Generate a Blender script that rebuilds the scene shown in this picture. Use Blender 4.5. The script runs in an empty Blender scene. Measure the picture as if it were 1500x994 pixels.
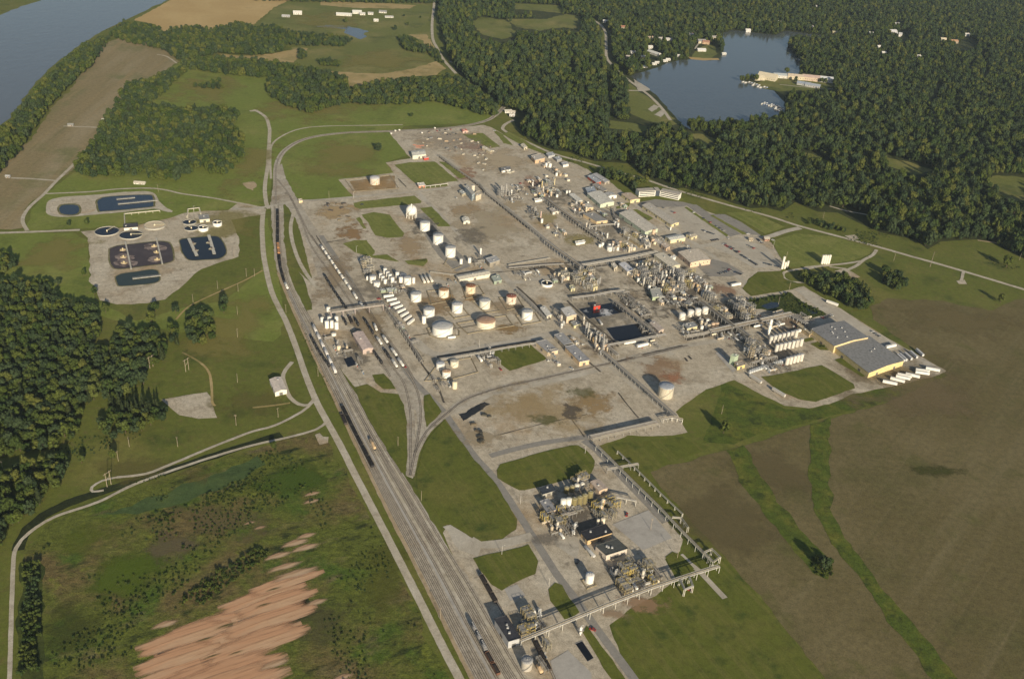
import bpy, math, random
import numpy as np
from mathutils import Vector, noise
from mathutils.geometry import tessellate_polygon
R = math.radians
rnd = random.Random(7)
C = bpy.context.scene.collection
# ---------------------------------------------------------------- camera model (all layout is measured on the ground through it)
CAM_H = 550.0
FPX, PITCH, ROLL = 1400.0, R(29.88), R(4.35)
_fw = np.array([0, math.cos(PITCH), -math.sin(PITCH)])
_u0 = np.array([0, math.sin(PITCH), math.cos(PITCH)])
_r0 = np.array([1.0, 0, 0])
_rt = math.cos(ROLL)*_r0 + math.sin(ROLL)*_u0
_up = -math.sin(ROLL)*_r0 + math.cos(ROLL)*_u0

def G(p, z=0.0):
    d = _fw + _rt*(p[0]-750)/FPX - _up*(p[1]-497)/FPX
    t = (CAM_H-z)/-d[2]
    return Vector((d[0]*t, d[1]*t, z))

def W(pts, z=0.0):
    return [G(p, z) for p in pts]

GA = R(-29.0)                                  # heading of the plant's long streets
# ---------------------------------------------------------------- materials
def _nt(name):
    m = bpy.data.materials.new(name); m.use_nodes = True
    nt = m.node_tree; nt.nodes.clear()
    out = nt.nodes.new('ShaderNodeOutputMaterial'); b = nt.nodes.new('ShaderNodeBsdfPrincipled')
    nt.links.new(b.outputs[0], out.inputs[0])
    return m, nt, b

def _noise(nt, scale, detail=4, rough=0.55, stretch=None, rot=0.0, world=True):
    g = nt.nodes.new('ShaderNodeTexCoord')
    src = g.outputs['Object']
    if stretch or rot:
        mp = nt.nodes.new('ShaderNodeMapping')
        mp.inputs['Rotation'].default_value = (0, 0, rot)
        mp.inputs['Scale'].default_value = stretch or (1, 1, 1)
        # rotate first, then scale: chain two mappings
        m1 = nt.nodes.new('ShaderNodeMapping'); m1.inputs['Rotation'].default_value = (0, 0, rot)
        mp.inputs['Rotation'].default_value = (0, 0, 0)
        nt.links.new(src, m1.inputs[0]); nt.links.new(m1.outputs[0], mp.inputs[0]); src = mp.outputs[0]
    n = nt.nodes.new('ShaderNodeTexNoise')
    n.inputs['Scale'].default_value = scale; n.inputs['Detail'].default_value = detail; n.inputs['Roughness'].default_value = rough
    nt.links.new(src, n.inputs['Vector'])
    return n.outputs['Fac']

def _ramp(nt, fac, lo, hi):
    r = nt.nodes.new('ShaderNodeMapRange'); r.interpolation_type = 'SMOOTHSTEP'
    r.inputs['From Min'].default_value = lo; r.inputs['From Max'].default_value = hi
    nt.links.new(fac, r.inputs['Value']); return r.outputs[0]

def _mix(nt, fac, a, b):
    m = nt.nodes.new('ShaderNodeMix'); m.data_type = 'RGBA'
    if isinstance(fac, float): m.inputs[0].default_value = fac
    else: nt.links.new(fac, m.inputs[0])
    for s, v in ((m.inputs[6], a), (m.inputs[7], b)):
        if isinstance(v, tuple): s.default_value = (*v, 1)
        else: nt.links.new(v, s)
    return m.outputs[2]

def ground_mat(name, base, layers, rough=0.95, bump=0.0, bscale=0.3, fine=0.12):
    """layers: (colour, scale, lo, hi, detail, stretch, rot) mixed over base; fine = brightness grain"""
    m, nt, b = _nt(name)
    col = base
    for L in layers:
        c, sc, lo, hi = L[:4]
        det = L[4] if len(L) > 4 else 4
        st = L[5] if len(L) > 5 else None
        ro = L[6] if len(L) > 6 else 0.0
        col = _mix(nt, _ramp(nt, _noise(nt, sc, det, 0.6, st, ro), lo, hi), col, c)
    if fine:
        f = _noise(nt, 0.9, 3, 0.7)
        mr = nt.nodes.new('ShaderNodeMapRange'); mr.inputs['From Min'].default_value = .3; mr.inputs['From Max'].default_value = .7
        mr.inputs['To Min'].default_value = 1-fine*3.2; mr.inputs['To Max'].default_value = 1+fine*3.2
        f2 = _noise(nt, 0.17, 4, 0.75)
        ad = nt.nodes.new('ShaderNodeMath'); ad.operation = 'ADD'; nt.links.new(f, ad.inputs[0]); nt.links.new(f2, ad.inputs[1])
        hf = nt.nodes.new('ShaderNodeMath'); hf.operation = 'MULTIPLY'; hf.inputs[1].default_value = .5; nt.links.new(ad.outputs[0], hf.inputs[0])
        nt.links.new(hf.outputs[0], mr.inputs[0])
        mm = nt.nodes.new('ShaderNodeMix'); mm.data_type = 'RGBA'; mm.blend_type = 'MULTIPLY'; mm.inputs[0].default_value = 1
        if isinstance(col, tuple): mm.inputs[6].default_value = (*col, 1)
        else: nt.links.new(col, mm.inputs[6])
        nt.links.new(mr.outputs[0], mm.inputs[7]); col = mm.outputs[2]
    if isinstance(col, tuple): b.inputs['Base Color'].default_value = (*col, 1)
    else: nt.links.new(col, b.inputs['Base Color'])
    b.inputs['Roughness'].default_value = rough
    b.inputs['Specular IOR Level'].default_value = 0.15
    if bump:
        bp = nt.nodes.new('ShaderNodeBump'); bp.inputs['Strength'].default_value = bump; bp.inputs['Distance'].default_value = 1.0
        nt.links.new(_noise(nt, bscale, 4, .65), bp.inputs['Height']); nt.links.new(bp.outputs[0], b.inputs['Normal'])
    return m

_pm = {}
def paint(col, rough=0.6, wear=0.12, metal=0.0, streak=None):
    """a painted or metal surface with mild weathering; streak = colour of vertical rust runs"""
    key = (tuple(col), rough, wear, metal, streak)
    if key in _pm: return _pm[key]
    m, nt, b = _nt('paint')
    c = tuple(col); dark = tuple(x*(1-wear*2.2) for x in c)
    o = _mix(nt, _ramp(nt, _noise(nt, 0.35, 5, .65), .4, .75), c, dark)
    if streak:
        o = _mix(nt, _ramp(nt, _noise(nt, 0.9, 5, .7, (1, 1, .12)), .5, .66), o, streak)
    nt.links.new(o, b.inputs['Base Color'])
    b.inputs['Roughness'].default_value = rough; b.inputs['Metallic'].default_value = metal
    b.inputs['Specular IOR Level'].default_value = .25
    _pm[key] = m; return m

WHITE = (.78, .76, .70); CREAM = (.70, .62, .46); PEACH = (.62, .44, .28); YEL = (.66, .52, .2); GREY = (.30, .30, .30)
LGREY = (.46, .46, .45); DARK = (.045, .045, .05); RUST = (.30, .13, .06); SAGE = (.30, .36, .26); STEEL = (.32, .31, .29)
TAN = (.45, .38, .28); RED = (.5, .06, .04); BLUEG = (.28, .33, .38); PINKB = (.55, .45, .38); OLIVE = (.2, .17, .08)
GLASS = (.03, .04, .05); BLACK = (.018, .018, .02)

# ---------------------------------------------------------------- mesh building
class MB:
    def __init__(s): s.v = []; s.f = []; s.sm = []
    def add(s, vs, fs, smooth=False):
        o = len(s.v); s.v += [tuple(v) for v in vs]
        for f in fs: s.f.append(tuple(i+o for i in f)); s.sm.append(smooth)
        return s
    def box(s, x, y, z0, sx, sy, h, rz=0.0):
        c, n = math.cos(rz), math.sin(rz); vs = []
        for z in (z0, z0+h):
            for dx, dy in ((-1, -1), (1, -1), (1, 1), (-1, 1)):
                a, b = dx*sx/2, dy*sy/2; vs.append((x+a*c-b*n, y+a*n+b*c, z))
        return s.add(vs, [(3, 2, 1, 0), (4, 5, 6, 7), (0, 1, 5, 4), (1, 2, 6, 5), (2, 3, 7, 6), (3, 0, 4, 7)])
    def beam(s, p0, p1, w, h=None):
        p0, p1 = Vector(p0), Vector(p1); d = p1-p0
        if d.length < 1e-6: return s
        d.normalize(); h = h or w
        a = d.cross(Vector((0, 0, 1)))
        a = a.normalized() if a.length > 1e-3 else Vector((1, 0, 0))
        b = a.cross(d); vs = []
        for p in (p0, p1):
            for i, j in ((-1, -1), (1, -1), (1, 1), (-1, 1)): vs.append(p+a*(i*w/2)+b*(j*h/2))
        return s.add(vs, [(0, 1, 2, 3), (7, 6, 5, 4), (1, 0, 4, 5), (2, 1, 5, 6), (3, 2, 6, 7), (0, 3, 7, 4)])
    def tube(s, p0, p1, r, r1=None, n=10, caps=True):
        r1 = r if r1 is None else r1
        p0, p1 = Vector(p0), Vector(p1); d = (p1-p0).normalized()
        a = d.orthogonal().normalized(); b = d.cross(a); vs = []
        for p, q in ((p0, r), (p1, r1)):
            for i in range(n):
                t = 2*math.pi*i/n; vs.append(p+a*(math.cos(t)*q)+b*(math.sin(t)*q))
        s.add(vs, [(i, (i+1) % n, n+(i+1) % n, n+i) for i in range(n)], True)
        if caps: s.add(vs, [tuple(range(n-1, -1, -1)), tuple(range(n, 2*n))])
        return s
    def lathe(s, prof, n=24, x=0.0, y=0.0):
        vs = [(x+r*math.cos(2*math.pi*i/n), y+r*math.sin(2*math.pi*i/n), z) for r, z in prof for i in range(n)]
        fs = [(k*n+i, k*n+(i+1) % n, (k+1)*n+(i+1) % n, (k+1)*n+i) for k in range(len(prof)-1) for i in range(n)]
        return s.add(vs, fs, True)
    def capsule(s, p0, p1, r, n=12, bulge=0.45):
        p0, p1 = Vector(p0), Vector(p1); d = (p1-p0); L = d.length; d.normalize()
        a = d.orthogonal().normalized(); b = d.cross(a)
        prof = [(.02, -bulge*r), (.6*r, -bulge*r*.75), (.9*r, -bulge*r*.35), (r, 0), (r, L), (.9*r, L+bulge*r*.35), (.6*r, L+bulge*r*.75), (.02, L+bulge*r)]
        vs = [p0+d*t+a*(math.cos(2*math.pi*i/n)*q)+b*(math.sin(2*math.pi*i/n)*q) for q, t in prof for i in range(n)]
        fs = [(k*n+i, k*n+(i+1) % n, (k+1)*n+(i+1) % n, (k+1)*n+i) for k in range(len(prof)-1) for i in range(n)]
        return s.add(vs, fs, True)
    def prism(s, poly, z0, z1):
        n = len(poly); vs = [(p[0], p[1], z0) for p in poly]+[(p[0], p[1], z1) for p in poly]
        fs = [(i, (i+1) % n, n+(i+1) % n, n+i) for i in range(n)]+[tuple(range(n, 2*n)), tuple(range(n-1, -1, -1))]
        return s.add(vs, fs)
    def mesh(s, mat, name='m'):
        me = bpy.data.meshes.new(name); me.from_pydata(s.v, [], s.f)
        me.polygons.foreach_set('use_smooth', s.sm)
        if mat: me.materials.append(mat)
        me.update(); return me

def link(name, data, parent=None, loc=(0, 0, 0), rz=0.0, scale=None):
    o = bpy.data.objects.new(name, data); C.objects.link(o)
    o.location = loc
    if rz: o.rotation_euler = (0, 0, rz)
    if scale: o.scale = scale if isinstance(scale, tuple) else (scale,)*3
    if parent: o.parent = parent
    return o

def tag(o, label=None, cat=None, group=None, kind=None):
    if label: o['label'] = label
    if cat: o['category'] = cat
    if group: o['group'] = group
    if kind: o['kind'] = kind
    return o

def thing(name, label, cat, loc, rz=0.0, group=None, scale=None):
    return tag(link(name, None, None, loc, rz, scale), label, cat, group)

def spawn(proto, name, label, cat, loc, rz=0.0, group=None, scale=None):
    """proto: list of (part name, mesh, [sub-parts (name, mesh)]); every copy gets its own objects, meshes are shared"""
    t = thing(name, label, cat, loc, rz, group, scale)
    for pn, me, subs in proto:
        o = link(pn, me, t)
        for sn, sm in subs: link(sn, sm, o)
    return t

def P(name, mb, mat, subs=()):
    return (name, mb.mesh(mat, name), list(subs))

def S(name, mb, mat): return (name, mb.mesh(mat, name))

# ---------------------------------------------------------------- ground sheets
_lv = {}
def _z(level):
    _lv[level] = _lv.get(level, -1)+1
    return level*0.07+(_lv[level] % 40)*0.0015

def smooth_line(pts, step=8.0):
    """Catmull-Rom through world points"""
    out = []; n = len(pts)
    for i in range(n-1):
        p0, p1, p2, p3 = pts[max(i-1, 0)], pts[i], pts[i+1], pts[min(i+2, n-1)]
        k = max(2, int((p2-p1).length/step))
        for j in range(k):
            t = j/k
            out.append(0.5*((2*p1)+(p2-p0)*t+(2*p0-5*p1+4*p2-p3)*t*t+(3*p1-p0-3*p2+p3)*t*t*t))
    out.append(pts[-1]); return out

def offset_line(pts, d):
    out = []; n = len(pts)
    for i in range(n):
        t = (pts[min(i+1, n-1)]-pts[max(i-1, 0)]); t.z = 0
        t = t.normalized() if t.length > 1e-6 else Vector((0, 1, 0))
        out.append(pts[i]+Vector((-t.y, t.x, 0))*d)
    return out

def sheet(name, px, mat, level, jit=1.5, kind='structure', seg=7.0, z=None, curve=False, world=None):
    pts = world or W(px)
    if curve: pts = smooth_line(pts+[pts[0]], seg)[:-1]
    zz = _z(level) if z is None else z
    ring = []; n = len(pts)
    for i in range(n):
        a, b = pts[i], pts[(i+1) % n]; k = max(1, min(60, int((b-a).length/seg)))
        t = (b-a).normalized() if (b-a).length > 1e-6 else Vector((1, 0, 0))
        nrm = Vector((-t.y, t.x, 0))
        for j in range(k):
            p = a.lerp(b, j/k)
            if jit: p = p+nrm*(jit*(noise.noise((p.x*.06, p.y*.06, 3.1))*1.6+noise.noise((p.x*.25, p.y*.25, 9.7))*.8))
            ring.append(Vector((p.x, p.y, zz)))
    tris = tessellate_polygon([ring])
    fs = []
    for t in tris:
        a, b, c = (ring[i] for i in t)
        fs.append(tuple(t) if (b-a).cross(c-a).z > 0 else (t[0], t[2], t[1]))
    me = bpy.data.meshes.new(name); me.from_pydata([tuple(v) for v in ring], [], fs); me.materials.append(mat); me.update()
    return tag(link(name, me), kind=kind)

def ribbon(name, px, width, mat, level, jit=0.3, kind='structure', curve=True, world=None):
    pts = world or W(px)
    c = smooth_line(pts, 7.0) if curve else pts
    z = _z(level); l, r = offset_line(c, width/2), offset_line(c, -width/2); vs = []
    for i in range(len(c)):
        ja = jit*noise.noise((c[i].x*.1, c[i].y*.1, 1)); jb = jit*noise.noise((c[i].x*.1, c[i].y*.1, 5))
        a = l[i].lerp(r[i], -ja/width); b = r[i].lerp(l[i], -jb/width)
        vs += [(a.x, a.y, z), (b.x, b.y, z)]
    fs = [(2*i, 2*i+1, 2*i+3, 2*i+2) for i in range(len(c)-1)]
    me = bpy.data.meshes.new(name); me.from_pydata(vs, [], fs); me.materials.append(mat); me.update()
    return tag(link(name, me), kind=kind)

def inside(p, poly):
    x, y = p[0], p[1]; r = False; n = len(poly); j = n-1
    for i in range(n):
        xi, yi, xj, yj = poly[i][0], poly[i][1], poly[j][0], poly[j][1]
        if (yi > y) != (yj > y) and x < (xj-xi)*(y-yi)/(yj-yi)+xi: r = not r
        j = i
    return r
# ================================================================ GROUND, WATER, FIELDS, ROADS
M = {}
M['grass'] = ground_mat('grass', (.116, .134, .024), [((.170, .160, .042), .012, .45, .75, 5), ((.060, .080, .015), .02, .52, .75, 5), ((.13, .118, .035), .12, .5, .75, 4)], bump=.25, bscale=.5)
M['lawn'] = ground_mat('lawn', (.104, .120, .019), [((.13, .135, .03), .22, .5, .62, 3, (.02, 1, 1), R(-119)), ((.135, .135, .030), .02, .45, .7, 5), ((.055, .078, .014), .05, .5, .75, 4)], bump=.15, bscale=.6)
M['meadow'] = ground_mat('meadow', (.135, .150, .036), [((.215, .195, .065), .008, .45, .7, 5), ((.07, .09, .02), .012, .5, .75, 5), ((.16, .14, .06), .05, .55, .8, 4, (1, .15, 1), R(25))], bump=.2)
M['grass_far_brightened'] = ground_mat('grass_far_brightened', (.152, .188, .034), [((.205, .215, .055), .012, .45, .75, 5), ((.105, .135, .024), .02, .5, .75, 5), ((.19, .175, .06), .05, .55, .8, 4)], bump=.2, bscale=.4)  # lighter copy of grass; brightness falloff with distance put into the colour
M['lawn_far_brightened'] = ground_mat('lawn_far_brightened', (.150, .172, .036), [((.185, .195, .05), .16, .5, .62, 3, (.02, 1, 1), R(-119)), ((.195, .20, .055), .02, .45, .7, 5), ((.115, .14, .028), .05, .5, .75, 4)], bump=.1)  # lighter copy of lawn for the bright far side; near lawns stay darker
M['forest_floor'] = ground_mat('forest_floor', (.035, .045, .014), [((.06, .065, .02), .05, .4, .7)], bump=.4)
M['gravel'] = ground_mat('gravel', (.435, .38, .29), [((.50, .45, .36), .02, .4, .7, 5), ((.31, .265, .195), .035, .5, .70, 6), ((.36, .27, .165), .012, .52, .70, 5), ((.22, .19, .145), .11, .58, .76, 6), ((.27, .235, .18), .25, .55, .8, 4, (1, .1, 1), GA)], fine=.15)
M['concrete'] = ground_mat('concrete', (.41, .37, .30), [((.48, .445, .375), .03, .4, .7, 5), ((.27, .245, .20), .05, .52, .75, 6), ((.22, .20, .165), .4, .62, .8, 4, (1, .12, 1), GA)], fine=.07)
M['asphalt'] = ground_mat('asphalt', (.255, .24, .215), [((.27, .255, .225), .03, .4, .7, 5), ((.15, .145, .13), .08, .55, .75, 5)], fine=.07)
M['paleroad'] = ground_mat('paleroad', (.43, .385, .30), [((.50, .46, .38), .05, .45, .7, 4), ((.33, .29, .22), .09, .5, .75, 5)], fine=.1)
M['ballast'] = ground_mat('ballast', (.36, .32, .255), [((.47, .435, .365), .03, .4, .7, 5), ((.21, .18, .14), .06, .52, .75, 5), ((.24, .19, .13), .02, .55, .75)], fine=.14)
M['dirt'] = ground_mat('dirt', (.36, .28, .18), [((.43, .34, .22), .03, .4, .7, 5), ((.22, .17, .10), .04, .5, .75, 6)], fine=.1)
M['soil_field'] = ground_mat('soil_field', (.128, .106, .044), [((.160, .132, .062), .006, .42, .66, 5), ((.102, .094, .034), .01, .48, .7, 5), ((.168, .142, .07), .035, .48, .75, 5, (.05, 1, 1), R(-52)), ((.090, .082, .032), .06, .55, .78, 4, (.04, 1, 1), R(-52)), ((.155, .13, .062), .16, .55, .75, 3, (.015, 1, 1), R(-52)), ((.108, .104, .034), .025, .55, .75, 6)], bump=.25, fine=.14)
M['river_field'] = ground_mat('river_field', (.23, .185, .095), [((.29, .24, .145), .02, .42, .7, 5, (.1, 1, 1), R(-94)), ((.17, .165, .07), .012, .48, .72, 5), ((.26, .20, .10), .06, .5, .75, 4, (.05, 1, 1), R(-94)), ((.15, .14, .06), .03, .6, .78, 4, (.06, 1, 1), R(-94))], fine=.12)
M['wheat'] = ground_mat('wheat', (.42, .295, .125), [((.48, .35, .16), .01, .4, .7, 4), ((.34, .24, .10), .02, .55, .8, 4)], fine=.05)
M['straw'] = ground_mat('straw', (.37, .28, .125), [((.25, .21, .08), .02, .45, .7, 5), ((.43, .33, .17), .03, .5, .7)], fine=.08)
M['wild'] = ground_mat('wild', (.100, .118, .020), [((.135, .105, .040), .012, .45, .62, 6), ((.065, .105, .014), .02, .52, .66, 6), ((.14, .12, .055), .045, .56, .72, 6, (.4, 1, 1), R(-32)), ((.025, .035, .010), .06, .56, .68, 6, (.35, 1, 1), R(-32)), ((.15, .17, .025), .05, .58, .72, 5)], bump=.9, bscale=.2, fine=.25)
REDC = (.50, .285, .165)
M['bank'] = ground_mat('bank', (.12, .12, .045), [((.20, .17, .10), .08, .4, .7)], fine=.15)
M['dark_grass'] = ground_mat('dark_grass', (.040, .055, .013), [((.075, .09, .02), .06, .42, .7, 5)], bump=.5, fine=.2)
M['ditch'] = ground_mat('ditch', (.020, .027, .009), [((.045, .055, .015), .08, .5, .75, 5)], bump=.5, fine=.2)
M['swale'] = ground_mat('swale', (.072, .100, .014), [((.125, .130, .022), .05, .42, .7, 5), ((.038, .052, .011), .06, .52, .7, 5)], bump=.3, fine=.2)
M['marsh'] = ground_mat('marsh', (.060, .095, .030), [((.085, .12, .035), .03, .45, .7, 5), ((.040, .065, .022), .08, .5, .75, 5, (.3, 1, 1), R(-32))], bump=.4, fine=.15)
M['tar'] = ground_mat('tar', (.022, .024, .028), [((.05, .05, .05), .1, .5, .8)], rough=.5, fine=.1)
M['stain'] = ground_mat('stain', (.30, .20, .095), [((.24, .17, .085), .04, .4, .65, 5), ((.36, .30, .21), .05, .5, .7, 6)], fine=.1)
M['slab'] = ground_mat('slab', (.40, .38, .345), [((.33, .31, .28), .06, .45, .7, 5)], fine=.05)

_streak = {}
def streak_mat(col, c2, dark, thr, ns):
    key = (col, c2, dark, thr, ns)
    if key in _streak: return _streak[key]
    m, nt, b = _nt('bare_earth'); b.inputs['Roughness'].default_value = .95; b.inputs['Specular IOR Level'].default_value = .1
    o = _mix(nt, _ramp(nt, _noise(nt, .05, 5, .6, (.3, 1, 1)), .42, .68), col, c2)
    o = _mix(nt, _ramp(nt, _noise(nt, .35, 5, .65, (.04, 1, 1)), .5, .68), o, dark)
    o = _mix(nt, _ramp(nt, _noise(nt, .22, 4, .6, (.03, 1, 1)), .6, .7), o, tuple(min(.7, x*1.35) for x in c2))
    nt.links.new(o, b.inputs['Base Color'])
    g = nt.nodes.new('ShaderNodeTexCoord'); sub = nt.nodes.new('ShaderNodeVectorMath'); sub.operation = 'SUBTRACT'; sub.inputs[1].default_value = (.5, .5, .5); nt.links.new(g.outputs['Generated'], sub.inputs[0])
    ml = nt.nodes.new('ShaderNodeVectorMath'); ml.operation = 'MULTIPLY'; ml.inputs[1].default_value = (1, 1, 0); nt.links.new(sub.outputs[0], ml.inputs[0])
    ln = nt.nodes.new('ShaderNodeVectorMath'); ln.operation = 'LENGTH'; nt.links.new(ml.outputs[0], ln.inputs[0])
    a = nt.nodes.new('ShaderNodeMath'); a.operation = 'MULTIPLY_ADD'; a.inputs[1].default_value = -1.9; nt.links.new(ln.outputs['Value'], a.inputs[0])
    k = nt.nodes.new('ShaderNodeMath'); k.operation = 'MULTIPLY_ADD'; k.inputs[1].default_value = 2.2; k.inputs[2].default_value = -thr; nt.links.new(_noise(nt, ns, 7, .62, (.16, 1, 1)), k.inputs[0]); nt.links.new(k.outputs[0], a.inputs[2])
    nt.links.new(_ramp(nt, a.outputs[0], -.05, .3), b.inputs['Alpha'])
    bp = nt.nodes.new('ShaderNodeBump'); bp.inputs['Strength'].default_value = .5; bp.inputs['Distance'].default_value = .6; nt.links.new(_noise(nt, .4, 5, .65, (.05, 1, 1)), bp.inputs['Height']); nt.links.new(bp.outputs[0], b.inputs['Normal'])
    _streak[key] = m; return m
def streak(name, c, L, Wd, th, mat, lv):
    """a washed-out strip of ground, long axis at world angle th, ragged along its length"""
    A = G(c); z = _z(lv); me = bpy.data.meshes.new(name); me.from_pydata([(-L, -Wd, 0), (L, -Wd, 0), (L, Wd, 0), (-L, Wd, 0)], [], [(0, 1, 2, 3)]); me.materials.append(mat); me.update()
    return tag(link(name, me, None, (A.x, A.y, z), th), kind='structure')
_soft = {}
def soft_mat(col, strength, nscale, stretch=None, rot=0.0):
    key = (col, strength, nscale, stretch, rot)
    if key in _soft: return _soft[key]
    m, nt, b = _nt('soft_ground'); b.inputs['Base Color'].default_value = (*col, 1); b.inputs['Roughness'].default_value = .95; b.inputs['Specular IOR Level'].default_value = .1
    g = nt.nodes.new('ShaderNodeTexCoord'); sub = nt.nodes.new('ShaderNodeVectorMath'); sub.operation = 'SUBTRACT'; sub.inputs[1].default_value = (.5, .5, .5); nt.links.new(g.outputs['Generated'], sub.inputs[0])
    ml = nt.nodes.new('ShaderNodeVectorMath'); ml.operation = 'MULTIPLY'; ml.inputs[1].default_value = (1, 1, 0); nt.links.new(sub.outputs[0], ml.inputs[0])
    ln = nt.nodes.new('ShaderNodeVectorMath'); ln.operation = 'LENGTH'; nt.links.new(ml.outputs[0], ln.inputs[0])
    n = _noise(nt, nscale*1.3, 9, .68, stretch, rot)
    a = nt.nodes.new('ShaderNodeMath'); a.operation = 'MULTIPLY_ADD'; a.inputs[1].default_value = -2.0; nt.links.new(ln.outputs['Value'], a.inputs[0])
    k = nt.nodes.new('ShaderNodeMath'); k.operation = 'MULTIPLY_ADD'; k.inputs[1].default_value = 3.4; k.inputs[2].default_value = -.85; nt.links.new(n, k.inputs[0]); nt.links.new(k.outputs[0], a.inputs[2])
    r = _ramp(nt, a.outputs[0], -.1, .6)
    s_ = nt.nodes.new('ShaderNodeMath'); s_.operation = 'MULTIPLY'; s_.inputs[1].default_value = strength; nt.links.new(r, s_.inputs[0]); nt.links.new(s_.outputs[0], b.inputs['Alpha'])
    _soft[key] = m; return m
def soft(name, c, rx, ry, col, strength=.8, nscale=.03, stretch=None, rot=0.0, lv=5, heading_rot=None):
    """a stain or worn patch with an uneven fading edge; c and the half sizes are in photograph pixels"""
    A = G(c); ex = (G((c[0]+rx, c[1]))-A).length; ey = (G((c[0], c[1]-ry))-A).length; z = _z(lv)
    me = bpy.data.meshes.new(name); me.from_pydata([(A.x-ex, A.y-ey, z), (A.x+ex, A.y-ey, z), (A.x+ex, A.y+ey, z), (A.x-ex, A.y+ey, z)], [], [(0, 1, 2, 3)]); me.materials.append(soft_mat(col, strength, nscale, stretch, rot)); me.update()
    return tag(link(name, me), kind='structure')

def water_mat(name, col, bump=.06, scale=.08, rough=.12):
    m, nt, b = _nt(name)
    b.inputs['Base Color'].default_value = (*col, 1); b.inputs['Roughness'].default_value = rough; b.inputs['IOR'].default_value = 1.33
    b.inputs['Specular IOR Level'].default_value = .5
    bp = nt.nodes.new('ShaderNodeBump'); bp.inputs['Strength'].default_value = bump; bp.inputs['Distance'].default_value = 2
    nt.links.new(_noise(nt, scale, 5, .7, (1, .5, 1), R(20)), bp.inputs['Height']); nt.links.new(bp.outputs[0], b.inputs['Normal'])
    return m
M['river'] = water_mat('river', (.105, .112, .115), .25, .06)
M['lake'] = water_mat('lake', (.075, .088, .096), .2, .06)
M['pond_blue'] = water_mat('pond_blue', (.022, .035, .055), .12, .2)
M['pond_dark'] = water_mat('pond_dark', (.012, .016, .022), .06, .2, .06)
M['pond_green'] = water_mat('pond_green', (.030, .042, .034), .08, .2)
M['pond_purple'] = ground_mat('pond_purple', (.055, .038, .034), [((.075, .055, .05), .05, .4, .7, 5)], rough=.25, fine=.1)
M['foam'] = ground_mat('foam', (.26, .20, .17), [((.085, .06, .052), .12, .45, .62, 6)], rough=.4, fine=.15)
M['basin'] = water_mat('basin', (.010, .012, .017), .04, .3, .05)

# base ground, one sheet to well past everything in view
sheet('ground', None, M['grass'], 0, jit=0, z=0.0, world=[Vector((-9000, -300, 0)), Vector((9000, -300, 0)), Vector((9000, 14000, 0)), Vector((-9000, 14000, 0))], seg=99999)

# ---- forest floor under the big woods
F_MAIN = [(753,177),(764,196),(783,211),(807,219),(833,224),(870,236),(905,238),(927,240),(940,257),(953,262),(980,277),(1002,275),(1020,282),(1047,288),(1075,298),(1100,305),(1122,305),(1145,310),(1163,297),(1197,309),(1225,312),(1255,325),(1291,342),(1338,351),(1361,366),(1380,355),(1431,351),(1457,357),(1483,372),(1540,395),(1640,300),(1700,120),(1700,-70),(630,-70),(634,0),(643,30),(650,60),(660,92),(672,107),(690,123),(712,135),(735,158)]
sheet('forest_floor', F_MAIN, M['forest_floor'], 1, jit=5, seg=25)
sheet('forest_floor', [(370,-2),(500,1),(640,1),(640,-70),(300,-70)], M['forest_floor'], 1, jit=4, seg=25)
# ---- river and lake
sheet('river', [(-40,215),(0,186),(18,166),(52,120),(85,90),(120,64),(150,46),(175,34),(200,22),(245,1),(300,-40),(330,-90),(60,-90),(90,-40),(70,-2),(30,10),(0,22),(-60,45),(-260,170)], M['river'], 2, jit=4, seg=20)
LAKE = [(924,113),(931,108),(947,104),(963,99),(981,91),(1008,87),(1040,89),(1054.7,85),(1060,73),(1058,62),(1055,50),(1073,44),(1095,47),(1130,51),(1137,51),(1150,45),(1180,49),(1215,53),(1270,55),(1268,59),(1200,59),(1161,60),(1153,67),(1164,80),(1172,91),(1174,101),(1171,110),(1138,111.5),(1113,110),(1091,114),(1083,117),(1089,120),(1107,125.5),(1121,130.5),(1134,133),(1140,140),(1150,150),(1150,160),(1156,170),(1140,180),(1122,186),(1102,184),(1086,190),(1065,187),(1033,186),(1010,189),(999,183),(961,139),(951,131),(928,115)]
sheet('lake', LAKE, M['lake'], 2, jit=2.0, seg=14)
sheet('pond', [(462,39),(482,37),(505,38),(525,42),(540,46),(533,50),(537,55),(528,58),(517,54),(503,48),(505,43),(485,41)], M['lake'], 3, jit=3)
# ---- farmland
sheet('grassland', [(36,334),(60,288),(110,252),(165,172),(262,92),(330,84),(420,95),(520,126),(660,115),(735,155),(710,180),(590,185),(560,245),(515,262),(445,290),(412,262),(398,262),(392,300),(340,306),(300,310),(180,332),(40,338)], M['grass_far_brightened'], 1, jit=3, seg=14)
sheet('grassland', [(406,262),(409,245),(420,222),(450,206),(503,198),(575,195),(597,227),(565,238),(577,253),(548,257),(496,263),(520,290),(440,292),(425,285)], M['grass_far_brightened'], 1, jit=1)
sheet('grassland', [(-20,343),(110,341),(128,352),(132,400),(140,440),(200,470),(270,450),(330,440),(385,395),(384,330),(392,318),(420,470),(400,500),(200,480),(0,410)], M['grass_far_brightened'], 1, jit=3, seg=14)
sheet('farm_field', [(0,236),(10,230),(45,205),(75,160),(105,130),(130,92),(155,63),(180,54),(200,57),(235,64),(262,90),(225,113),(190,135),(165,170),(150,190),(105,250),(85,265),(60,285),(40,300),(33,322),(36,334),(-30,338),(-30,250)], M['river_field'], 2, jit=3)
sheet('wheat_field', [(196,30),(265,-8),(330,-45),(470,-45),(425,0),(400,12),(372,36),(345,36),(315,44),(267,42),(235,48),(228,36)], M['wheat'], 2, jit=3)
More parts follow.
